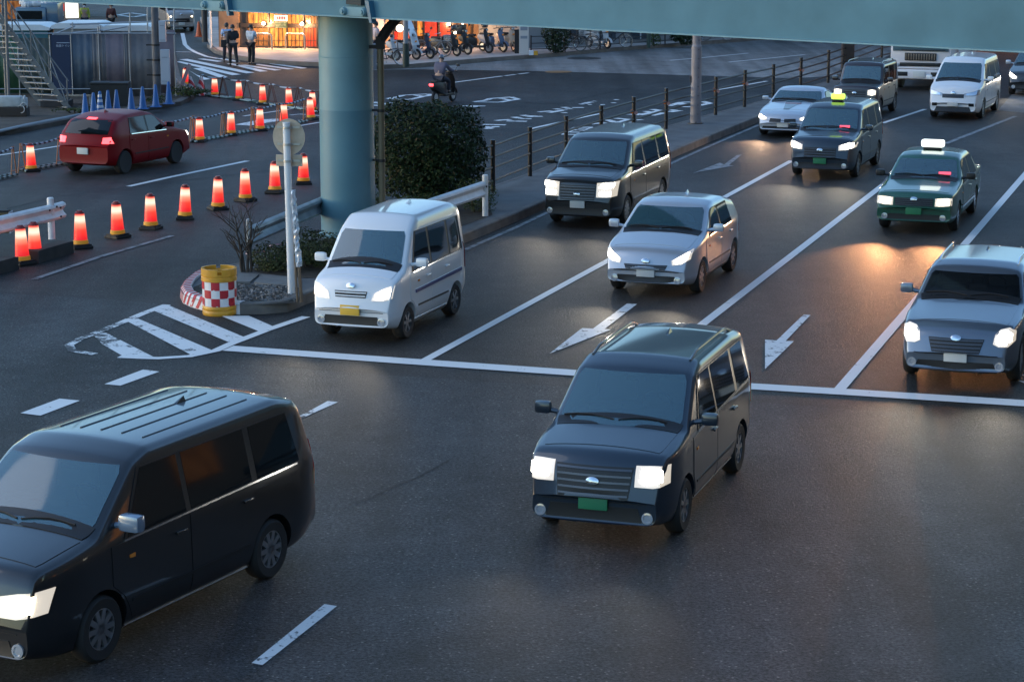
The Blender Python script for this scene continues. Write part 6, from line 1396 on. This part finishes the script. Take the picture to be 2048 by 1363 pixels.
# street furniture on the far pavement
p = sp(812, 134); r = empty('street_pole', p, 'thick grey street pole with a dark green sleeve among the parked scooters', 'pole'); k = 1/ppm(p[1])
mb = MB(); mb.cyl((0, 0, 0), (0, 0, 7), 5.2*k, n=16); mb.build('shaft', mat('street_pole_grey', (.24, .25, .27), .5), r, 40); mb = MB(); mb.cyl((0, 0, 0), (0, 0, .95), 7*k, 6*k, 16); mb.build('sleeve', mat('dark_green_sleeve', (.02, .035, .028), .6), r, 40)
p = sp(748, 139); mb = MB(); mb.cyl((0, 0, 0), (0, 0, 1.0), .11, n=16); mb.cyl((0, 0, 1.0), (0, 0, 1.04), .11, .06, 16); mb.torus((0, 0, .8), (0, 0, 1), .11, .015); o = mb.build('bollard', mat('bollard_grey', (.18, .18, .2), .5), None, 40); o.location = p; tag(o, 'grey round bollard right of the bridge column on the far pavement', 'bollard')
p = sp(1041, 109); r = empty('notice_board', p, 'white notice board post at the right end of the scooters', 'sign'); k = 1/ppm(p[1])
mb = MB(); mb.rbox((.15, 0, .95), (.42, .05, 1.9), .01); mb.build('board', mat('notice_white', (.55, .50, .46), .5), r); mb = MB(); mb.box((.15, -.03, 1.2), (.3, .02, .3)); mb.box((.15, -.03, .75), (.3, .02, .12)); mb.build('notice', mat('notice_grey', (.22, .24, .28), .5), r)
p = sp(1034, 107); mb = MB(); mb.rbox((0, 0, .5), (.22, .22, 1.0), .03); mb.rbox((0, 0, 1.02), (.26, .26, .05), .02); o = mb.build('waste_bin', BLACK); o.location = p; tag(o, 'black narrow waste bin beside the white notice board', 'bin')
p = sp(1066, 110.5); r = empty('kerb_box', p, 'small white and yellow box on the kerb below the street bush', 'box'); mb = MB(); mb.rbox((-.08, 0, .1), (.2, .2, .2), .01); mb.build('white_half', WHITE_STEEL, r); mb = MB(); mb.rbox((.12, 0, .09), (.18, .2, .18), .01); mb.build('yellow_half', YD, r)
p = sp(1297, 96); mb = MB(); mb.cyl((0, 0, 0), (0, 0, 1.1), .09, n=14); mb.cyl((0, 0, 1.1), (0, 0, 1.2), .10, .05, 14); o = mb.build('bollard', mat('dark_green_post', (.025, .05, .04), .5), None, 40); o.location = p; tag(o, 'dark green bollard post right of the parked bicycles', 'bollard')
q = [G(x, y, .16) for x, y in ((1062, 107), (1130, 105), (1200, 99), (1262, 94), (1330, 89), (1392, 84))]
r = empty('sidewalk_railing', (0, 0, 0), 'thin dark pipe railing along the far kerb in front of the bicycles', 'fence')
for v in q: mb = MB(); mb.cyl((v.x, v.y, .16), (v.x, v.y, .95), .03, n=8); mb.build('fence_post', FB, r, 40)
for z in (.9, .6, .35):
    mb = MB()
    for a, b in zip(q, q[1:]): mb.cyl((a.x, a.y, z), (b.x, b.y, z), .018, n=6)
    mb.build('fence_rail', FB, r, 40)
for x, y, hgt, lab, m in ((549-112, 96, 3.5, 'thin white pole at the corner of the side street', WHITE_STEEL), (410, 84, 6.0, 'thick dark utility pole at the corner of the side street', mat('dark_pole', (.05, .05, .055), .6))):
    p = sp(x, y) if x < 430 else sp(422, 96); mb = MB(); mb.cyl((0, 0, 0), (0, 0, hgt), .05 if hgt < 4 else .14, n=14); mb.cyl((0, 0, hgt), (0, 0, hgt+.05), .06, .03, 14); mb.torus((0, 0, 1.6), (0, 0, 1), .06 if hgt < 4 else .15, .012)
    o = mb.build('pole', m, None, 40); o.location = p; tag(o, lab, 'pole')
p = sp(398, 74); mb = MB(); mb.rbox((0, 0, .02), (.38, .38, .04), .01); mb.lathe([(.16, .04), (.04, .75), (0, .76)], 16); o = mb.build('traffic_cone', mat('plain_orange_cone', (.55, .10, .03), .5), None, 40); o.location = p; tag(o, 'plain unlit orange cone beside the silver van in the side street', 'traffic cone')
# shops at the far end of the side street, far left
c0, c1 = G(-60, 44), G(160, 40); ct = (c1-c0).normalized(); cn = Vector((ct.y, -ct.x, 0)); cn = -cn if cn.y > 0 else cn
fs = empty('far_shops', (0, 0, 0), 'far row of red lit shops with a bright white sign behind the construction plot', 'building')
mb = MB(); mb.prism([(v.x, v.y) for v in (c0, c1, c1-cn*10, c0-cn*10)], 0, 9); mb.build('wall', mat('far_shop_wall', (.10, .085, .08), .8), fs)
mb = MB(); fbox(mb, c0, cn, 131, 4, 156, 40, .1, .3); mb.build('lit_sign', mat('white_lit_sign', (.9, .9, .8), .4, emit=(1, .92, .78), es=1.6), fs)
for x0, y0, x1, y1, m in ((-30, -20, 8, 40, ORD), (14, 2, 42, 40, ORD), (48, -10, 60, 40, mat('pink_lit_panel', (.5, .2, .2), .5, emit=(1, .35, .3), es=.6)), (64, -10, 78, 16, REDG), (82, 4, 112, 30, mat('mixed_shelves', (.2, .05, .04), .5, emit=(.7, .2, .12), es=.5, var=.6, vscale=3)), (116, 8, 128, 22, REDG)):
    mb = MB(); fbox(mb, c0, cn, x0, y0, x1, y1, .05, .12); mb.build('shop_front', m, fs)
# lit shop across the end of the main road, behind the white minivan
e0, e1 = G(1935, 92), G(2400, 96); et = (e1-e0).normalized(); en = Vector((et.y, -et.x, 0)); en = -en if en.y > 0 else en
eb = empty('far_building', (0, 0, 0), 'far building with warm lit shop fronts behind the white minivan at the right edge', 'building')
mb = MB(); mb.prism([(v.x, v.y) for v in (e0, e1, e1-en*10, e0-en*10)], 0, 12); mb.build('wall', mat('far_right_wall', (.16, .12, .10), .8, var=.3, vscale=.5), eb)
for x0, x1 in ((1940, 1985), (1992, 2040), (2048, 2110), (2120, 2200)): mb = MB(); fbox(mb, e0, en, x0, 10, x1, 90, .05, .15); mb.build('shop_window', ORG, eb)
# ------------------------------------------------------------------ added unseen blocks right of the road: they shade and colour the car sides
hd = Vector((sin(HEAD), cos(HEAD), 0)); hr = Vector((cos(HEAD), -sin(HEAD), 0))
OFFC = mat('office_cladding', (.07, .065, .06), .7, var=.2, vscale=.4); DIMG = mat('office_glass', (.02, .025, .03), .1)
for i, (s0, s1, off, hgt, lab) in enumerate(((-14, 20, 20, 24, 'tall dark office block added out of view on the near right, for car reflections'), (22, 52, 20, 30, 'tall office block added out of view on the right, second from the camera, for car reflections'), (54, 95, 21, 26, 'long office block added out of view on the far right, for car reflections'))):
    r = empty('added_office_block', hd*s0+hr*off, lab, 'building', 'added out-of-view office blocks along the right side', atan2(hd.y, hd.x)); Ln = s1-s0
    mb = MB(); mb.box((Ln/2, -6, hgt/2), (Ln, 12, hgt)); 
    for k in range(1, int(hgt/3.4)): mb.box((Ln/2, .1, 3.6*k), (Ln, .25, .9))
    mb.build('wall', OFFC, r)
    n = int(Ln/4.5)
    for k in range(n):
        mb = MB(); mb.rbox((2.2+k*4.5, .06, (1.2+.3*(k%3)) if i < 2 else 1.8), (1.1+.5*(k%2), .12, 1.0) if i < 2 else (3.6, .12, 2.6), .03); mb.build('shop_window', [ORD, ORG, glow('added_cool_white_pane', (.5, .48, .40), (1.2, 1.1, .9), 2.5) if 'added_cool_white_pane' not in MATS else MATS['added_cool_white_pane'], DIMG][(3, (k*7+i) % 4, 1+k % 2)[i]], r)  # panes of the added blocks; larger on the far one to light car sides
# ================================================================== construction plot, upper left
PIPE = mat('scaffold_pipe', (.36, .38, .40), .4, .5); SHEET_G = mat('green_sheet', (.03, .085, .045), .5, var=.35, vscale=1.5, bump=.6, bscale=5); SHEET_B = mat('blue_grey_sheet', (.075, .10, .13), .4, var=.25, vscale=2, bump=.8, bscale=7)
SHEET_N = mat('grey_sheet', (.13, .125, .13), .45, var=.2, vscale=2, bump=.8, bscale=7); SHEET_P = mat('purple_grey_sheet', (.15, .125, .145), .5, var=.15, vscale=2, bump=.5, bscale=5); SIGNB = mat('dark_blue_sign', (.012, .028, .075), .4)
s0, s1 = G(-40, 192, .13), G(360, 192, .13); st = (s1-s0).normalized(); sn = Vector((st.y, -st.x, 0)); sn = -sn if sn.y > 0 else sn
fe = empty('site_fence', (0, 0, 0), 'construction site fence of green, blue and grey sheet panels', 'fence')
def pleated(x0, x1, y0, y1, m, name='sheet_panel', wav=.014, nw=5):
    a, b = on_plane(x0, y1, s0, sn), on_plane(x1, y1, s0, sn); zt = on_plane((x0+x1)/2, y0, s0, sn).z; zb = a.z; n = 40; mb = MB()
    for k in range(n+1):
        p = a.lerp(b, k/n); o = sn*(wav*sin(2*pi*nw*k/n)+wav*.6*sin(5.1*k/n*pi+x0)); mb.v += [(p.x+o.x, p.y+o.y, zb), (p.x+o.x*.4, p.y+o.y*.4, zt)]
    mb.f += [(2*k, 2*k+2, 2*k+3, 2*k+1) for k in range(n)]; o = mb.build(name, m, fe, 70)
    md = o.modifiers.new('thick', 'SOLIDIFY'); md.thickness = .012; return o
pleated(-40, 40, 76, 186, SHEET_G); pleated(41, 104, 76, 186, mat('grey_green_sheet', (.06, .075, .065), .5, var=.2, vscale=1.5, bump=.6, bscale=5)); pleated(147, 188, 68, 188, SHEET_B, nw=3); pleated(189, 214, 66, 190, SHEET_N, nw=3); pleated(215, 250, 66, 190, SHEET_P, nw=2); pleated(251, 262, 64, 190, SHEET_N, nw=1); pleated(263, 308, 68, 192, SHEET_N, nw=3); pleated(309, 352, 60, 186, SHEET_P, wav=.008, nw=2)
mb = MB(); fbox(mb, s0, sn, 107, 70, 145, 187, .02, .06); sg = mb.build('sign_panel', SIGNB, fe)
c = on_plane(126, 92, s0+sn*.065, sn); k = 1/ppm(c.y); M = Matrix.Translation(c) @ Matrix(((st.x, 0, sn.x, 0), (st.y, 0, sn.y, 0), (0, 1, 0, 0), (0, 0, 0, 1)))
text_mesh('仮設トイレ', 5.6*k, 'lettering', mat('sign_lettering', (.45, .52, .62), .5), sg, M)
mb = MB(); fbox(mb, s0, sn, 114, 85, 140, 86.2, .06, .07); mb.build('sign_line', mat('sign_lettering'), sg)
mb = MB()
for x in (-10, 40, 104, 146, 201, 262, 308, 352):
    a = on_plane(x, 190, s0+sn*.06, sn); mb.cyl((a.x, a.y, .13), (a.x, a.y, 2.55 if x in (201, 262, 308) else 2.25), .022, n=8)
mb.build('fence_post', PIPE, fe, 40)
for y, x0, x1 in ((67, -40, 352), (178, -40, 308)):
    a, b = on_plane(x0, y, s0+sn*.08, sn), on_plane(x1, y, s0+sn*.08, sn); b.z = a.z; mb = MB(); mb.cyl(a, b, .022, n=8); mb.build('fence_rail', PIPE, fe, 40)
# scaffold pipes above the fence
sc = empty('scaffold_frame', (0, 0, 0), 'horizontal and upright scaffold pipes standing above the site fence', 'scaffold'); mb = MB()
for (x0, y0), (x1, y1) in (((140, 49), (352, 42)), ((105, 70), (150, 52)), ((145, 66), (205, 60)), ((205, 62), (255, 53))):
    a, b = on_plane(x0, y0, s0-sn*.5, sn), on_plane(x1, y1, s0-sn*.5, sn); mb.cyl(a, b, .028, n=8)
mb.build('ledger_pipe', PIPE, sc, 40)
for x, y in ((145, 45), (200, 52), (260, 26), (295, 15), (348, 18)):
    a = on_plane(x, 186, s0-sn*.5, sn); b = on_plane(x, y, s0-sn*.5, sn); mb = MB(); mb.cyl((a.x, a.y, .13), b, .026, n=8); mb.build('upright_pipe', PIPE, sc, 40)
# cabins with white roofs behind the fence
for x0, x1, ztop, lab, m in ((-40, 98, 2.32, 'site cabin with teal side and white roof at far left', mat('teal_cabin', (.03, .13, .16), .5)), (110, 205, 2.38, 'white roofed site toilet cabin behind the blue sign panel', mat('grey_cabin', (.3, .32, .34), .5)), (208, 306, 2.30, 'white roofed site cabin behind the pleated grey sheets', mat('grey_cabin'))):
    a, b = on_plane(x0, 120, s0-sn*1.0, sn), on_plane(x1, 120, s0-sn*1.0, sn); r = empty('site_cabin', (a.x, a.y, .13), lab, 'cabin', None, atan2(st.y, st.x)); w = (b-a).length
    mb = MB(); mb.box((w/2, .9, ztop/2-.05), (w, 1.8, ztop-.1)); mb.build('wall', m, r)
    mb = MB(); pr = [(-.08, ztop-.1), (-.08, ztop), (w*.1, ztop+.10), (w*.9, ztop+.10), (w+.08, ztop), (w+.08, ztop-.1)]
    n = len(pr); mb.add([(x, -.1, z) for x, z in pr]+[(x, 1.9, z) for x, z in pr], [(i, (i+1) % n, n+(i+1) % n, n+i) for i in range(n)]+[tuple(range(n))[::-1], tuple(range(n, 2*n))]); mb.build('roof', mat('white_cabin_roof', (.62, .66, .68), .4), r)
# utility pole with two white boxes
p = G(315, 200, .13); r = empty('utility_pole', (p.x, p.y, .13), 'dark grey utility pole with two white enamel boards in front of the site fence', 'pole'); k = 1/ppm(p.y)
mb = MB(); mb.cyl((0, 0, 0), (0, 0, 7), 7.5*k, 6.5*k, 18); mb.build('shaft', mat('grey_utility_pole', (.10, .10, .11), .7, var=.2, vscale=3), r, 40)
for x0, y0, x1, y1 in ((319, 42, 331, 84), (323, 99, 339, 169)):
    a, b = at_depth(x0, y1, p.y-.1), at_depth(x1, y0, p.y-.1); mb = MB(); mb.rbox(((a.x+b.x)/2-p.x, -.12, (a.z+b.z)/2-.13), (b.x-a.x, .16, b.z-a.z), .015); bx = mb.build('enamel_board', mat('enamel_white', (.42, .45, .50), .4), r)
    mb = MB(); mb.box(((a.x+b.x)/2-p.x, -.205, a.z+(b.z-a.z)*.78-.13), ((b.x-a.x)*.6, .012, .02)); mb.box(((a.x+b.x)/2-p.x, -.205, a.z+(b.z-a.z)*.1-.13), ((b.x-a.x)*.8, .012, .01)); mb.build('printed_line', mat('notice_grey'), bx)
mb = MB()
for py in (90, 120, 150): z = at_depth(315, py, p.y).z-.13; mb.cyl((0, 0, z-.03), (0, 0, z+.03), 8.2*k, n=16); mb.box((-.18, 0, z), (.3, .04, .05))
mb.build('clamp', BLACK, r, 40)
# black bin, generator, plank pile, pipe
p = G(222, 211, .13); r = empty('skip_bin', (p.x, p.y, .13), 'large black plastic bin in front of the site fence', 'bin'); k = 1/ppm(p.y)
mb = MB(); mb.box((-18*k, 0, .36), (36*k, .6, .72), None, 1.05); mb.box((19*k, 0, .36), (36*k, .6, .72), None, 1.05); mb.build('bin_body', BLACK, r); mb = MB(); mb.rbox((-18*k, 0, .76), (40*k, .66, .07), .02); mb.rbox((19*k, 0, .75), (38*k, .66, .07), .02); mb.build('lid', DARKPL, r)
p = G(26, 232, .13); r = empty('generator', (p.x, p.y, .13), 'white generator on a dark crate below the stair at far left', 'generator'); k = 1/ppm(p.y)
mb = MB(); mb.rbox((0, 0, .15), (62*k, .5, .3), .03); mb.build('crate', mat('dark_crate', (.03, .022, .018), .7), r)
mb = MB(); mb.rbox((-6*k, 0, .47), (52*k, .45, .34), .07); mb.rbox((22*k, 0, .46), (14*k, .4, .26), .05); mb.build('case', mat('generator_white', (.40, .42, .42), .5, var=.15, vscale=5), r, 50)
mb = MB(); mb.torus((26*k, -.22, .34), (0, 1, .3), .10, .018, 18, 6); mb.torus((20*k, -.24, .24), (.3, 1, 0), .12, .016, 18, 6); mb.torus((26*k, -.1, .56), (1, 0, 0), .08, .03); mb.build('hose', mat('pale_hose', (.45, .46, .46), .5), r, 60)
mb = MB(); mb.tube([G(x, y, .18) for x, y in ((-60, 272), (0, 262), (50, 251), (90, 243), (130, 236), (168, 228))], .05, 8); tag(mb.build('site_pipe', mat('grey_site_pipe', (.26, .28, .30), .5), None, 60), 'pale grey pipe lying along the plot behind the kerb', 'pipe')
p = G(160, 208, .13); r = empty('plank_stack', (p.x, p.y, .13), 'low bench of pale planks between the stair foot and the black bin', 'planks')
mb = MB(); 
for i in range(3): mb.rbox((0, -.14+.14*i, .28), (.95, .12, .03), .006)
mb.build('plank', mat('pale_plank', (.30, .24, .17), .8, var=.2, vscale=6), r)
for x in (-.38, .38): mb = MB(); mb.box((x, 0, .13), (.06, .36, .26)); mb.build('trestle', STEEL, r)
p = G(148, 190, .13); mb = MB(); mb.rbox((0, 0, .55), (.42, .03, .22), .005); mb.cyl((-.15, 0, 0), (-.15, 0, .5), .02, n=6); mb.cyl((.15, 0, 0), (.15, 0, .5), .02, n=6); o = mb.build('sign_trestle', mat('rust_board', (.13, .045, .03), .6)); o.location = p; tag(o, 'low rust coloured board on two legs right of the stair', 'board')
# the steel stair
TRD = mat('stair_tread_steel', (.28, .29, .30), .45, .3); STR = mat('stair_steel', (.17, .172, .175), .5, .4)
yb = G(112, 214, .13).y; sr = empty('site_stair', (G(112, 214, .13).x, yb, .13), 'grey steel scaffold stair climbing to the left over the site fence', 'stair'); sr.location = (0, 0, 0)
def SP(px, py, dy=0): return at_depth(px, py, yb+dy)
N_ = 18
for k in range(N_):
    xl, xr, y = 88-8.8*k, 138-8.8*k, 212-11.7*k
    a, b = SP(xl, y, .25), SP(xr, y+1.5, -.25); z = (a.z+b.z)/2; a.z = b.z = z; u = (b-a).normalized(); w = Vector((-u.y, u.x, 0))*.11
    mb = MB(); mb.slab([a-w, b-w, b+w, a+w], .03); mb.build('tread', TRD, sr)
for (x0, y0), (x1, y1), dy in (((88, 216), (88-8.8*N_, 216-11.7*N_), .27), ((139, 220), (139-8.8*N_, 220-11.7*N_), -.27)):
    a, b = SP(x0, y0, dy), SP(x1, y1, dy); u = (b-a).normalized(); v = Vector((0, 0, 1)); v = (v-u*v.dot(u)).normalized()*.09; mb = MB(); mb.slab([a-v, b-v, b+v, a+v], .05); mb.build('stringer', STR, sr)
    for off, nm in ((.95, 'handrail'), (.52, 'mid_rail')):
        mb = MB(); mb.cyl(a+Vector((0, 0, off)), b+Vector((0, 0, off)), .022, n=8); mb.build(nm, STR, sr, 40)
    for f in (.02, .25, .48, .72): c = a.lerp(b, f); mb = MB(); mb.cyl(c, c+Vector((0, 0, .97)), .022, n=8); mb.build('baluster', STR, sr, 40)
    for f in (.03, .27, .5): c, d = a.lerp(b, f), a.lerp(b, f+.20); mb = MB(); mb.cyl(c+Vector((0, 0, .10)), d+Vector((0, 0, .9)), .018, n=8); mb.build('brace', TRD, sr, 40)
for x, y0, y1, dy in ((15, 232, -60, -.6), (8, 180, -60, .5)): a, b = SP(x+4, y0, dy), SP(x-6, y1, dy); mb = MB(); mb.cyl((a.x, a.y, .13), b, .05, n=10); mb.box((a.x, a.y, .14), (.25, .25, .03)); mb.build('support_leg', STR, sr, 40)
mb = MB(); a = SP(113, 217); mb.box((a.x, a.y+.1, .25), (.95, .7, .2)); mb.build('foot_block', BLK_C, sr)
# corner clutter: tilted board, striped sandwich cones, white lamp
RWS = striped('red_white_stripes', (.45, .02, .03), (.55, .5, .5), 1.6)
for x, y, lab in ((386, 190, 'red and white striped cone leaning on the plot corner'), (401, 192, 'red and white striped cone standing upright at the plot corner')):
    p = G(x, y, 0); r = empty('striped_cone', (p.x, p.y, 0), lab, 'traffic cone', 'striped cones at the plot corner', 0); mb = MB(); mb.lathe([(.19, .02), (.05, .66), (0, .67)], 18); mb.build('cone_body', RWS, r, 40); mb = MB(); mb.rbox((0, 0, .015), (.46, .46, .03), .008); mb.build('base', BLACK, r)
    r.rotation_euler = (0, radians(-8 if x < 390 else 4), 0)
p = G(358, 186, .13); M = Matrix.Rotation(radians(22), 3, 'Y'); mb = MB(); mb.rbox(M @ Vector((0, 0, .55)), (.12, .03, 1.1), .005, M); o = mb.build('leaning_board', mat('pale_pink_board', (.55, .38, .38), .5)); o.location = p; tag(o, 'narrow pale pink board leaning beside the corner cone', 'board')
p = G(349, 190, .13); r = empty('warning_lamp', (p.x, p.y, .13), 'white and yellow warning lamp on a stake at the plot corner', 'lamp'); mb = MB(); mb.cyl((0, 0, 0), (0, 0, .45), .035, n=10); mb.rbox((0, 0, .5), (.2, .14, .16), .03); mb.build('lamp_body', mat('lamp_white', (.55, .56, .58), .5), r, 50); mb = MB(); mb.cyl((0, 0, .58), (0, 0, .72), .08, .06, 14); mb.build('lens', AMBER, r, 50)
# blue truck with bags behind the cabins
p = G(84, 76); r = empty('truck', (p.x, p.y, 0), 'blue truck with pale sacks on its roof behind the site cabins', 'truck', 'vehicles in traffic'); k = 1/ppm(p.y)
TB = paint('blue_truck_paint', (.05, .12, .20)); mb = MB(); mb.rbox((-14*k, 0, 1.02), (62*k, 1.6, 1.1), .12); mb.build('body', TB, r, 50); mb = MB(); mb.rbox((22*k, .1, 1.15), (34*k, 1.5, 1.2), .06); mb.build('cargo_box', TB, r, 50)
mb = MB(); mb.rbox((-16*k, -.80, 1.18), (50*k, .06, .42), .03); mb.build('windscreen', SIDEGLASS, r)
rg = random.Random(4); mb = MB()
for i in range(9): mb.rbox((rg.uniform(-35, 25)*k, rg.uniform(-.4, .4), 1.62+rg.uniform(0, .16)), (.5, .4, .24), .1, Matrix.Rotation(rg.uniform(0, 3), 3, 'Z'))
mb.build('sack', mat('pale_sack', (.55, .56, .56), .8, var=.15, vscale=4), r, 60)
for x in (-38*k, 12*k):
    for y in (-.65, .65): mb = MB(); mb.lathe([(0, -.1), (.25, -.1), (.32, -.07), (.32, .07), (.25, .1), (0, .1)], 20, Matrix.Translation((x, y, .32)) @ Matrix.Rotation(pi/2, 4, 'X')); mb.build('wheel', TYRE, r, 40)
mb = MB(); 
for sx in (-40*k, 8*k): mb.rbox((sx, -.82, .75), (.22, .06, .12), .02)
mb.build('headlight', LAMP_OFF, r)
# white truck facing the camera behind the boxy car
th = radians(20); d = Vector((sin(th), cos(th), 0)); p = G(1838, 181); r = empty('truck', p, 'white cab-over truck cut off by the girder behind the boxy dark car', 'truck', 'vehicles in traffic', atan2(d.y, d.x))
TW = paint('white_truck_paint', (.72, .70, .72)); W2 = 1.12
def tb(name, m, parent, boxes, b=.03):
    mb = MB()
    for c, s in boxes: mb.rbox(c, s, b)
    return mb.build(name, m, parent, 50)
tb('cab', TW, r, [((.95, 0, 1.75), (1.75, 2*W2, 2.5)), ((.93, 0, .62), (1.7, 2*W2-.02, .5))], .10)
tb('windscreen', GLASS, r, [((.06, 0, 1.86), (.06, 2*W2-.20, .88))], .03)
g = tb('grille', DARKPL, r, [((.06, 0, 1.22), (.08, 1.15, .28)), ((.05, 0, .94), (.08, 1.5, .13))], .02); tb('bar', mat('grille_mesh', (.20, .16, .12), .5), g, [((.015, -.52+.095*i, 1.22), (.02, .04, .22)) for i in range(12)], .004)
tb('bumper', TW, r, [((.0, 0, .60), (.22, 2*W2+.02, .34)), ((.03, 0, .82), (.12, 2*W2, .06))], .04); tb('air_intake', DARKPL, r, [((-.10, .62, .60), (.04, .40, .16)), ((-.10, -.62, .60), (.04, .40, .16))], .02)
tb('number_plate', PLATE_W, r, [((-.12, 0, .60), (.03, .44, .22))], .005)
for sg in (1, -1): tb('headlight', LAMP_OFF, r, [((.0, sg*.92, .90), (.10, .30, .15))], .04); o = tb('wing_mirror', BLACK, r, [((.15, sg*(W2+.22), 2.0), (.12, .2, .42))], .04); tb('mirror_arm', BLACK, o, [((.2, sg*(W2+.08), 2.3), (.04, .25, .04))], .01)
tb('wiper', BLACK, r, [((.02, .3, 1.46), (.02, .8, .03)), ((.02, -.5, 1.46), (.02, .8, .03))], .005)
tb('cargo_box', TW, r, [((4.2, 0, 2.1), (4.6, 2.2, 2.6))], .05); tb('chassis', BLACK, r, [((3.6, 0, .62), (6, .9, .3))], .05)
for x in (1.3, 5.4):
    for sg in (1, -1):
        mb = MB(); mb.lathe([(0, -.13), (.34, -.13), (.44, -.09), (.44, .09), (.34, .13), (0, .13)], 24, Matrix.Translation((x, sg*.92, .44)) @ Matrix.Rotation(pi/2, 4, 'X')); t = mb.build('tyre', TYRE, r, 40); mb = MB(); mb.cyl((x, sg*.92, .44), (x, sg*1.06, .44), .24, .18, 16); mb.build('rim', STEEL, t, 40)
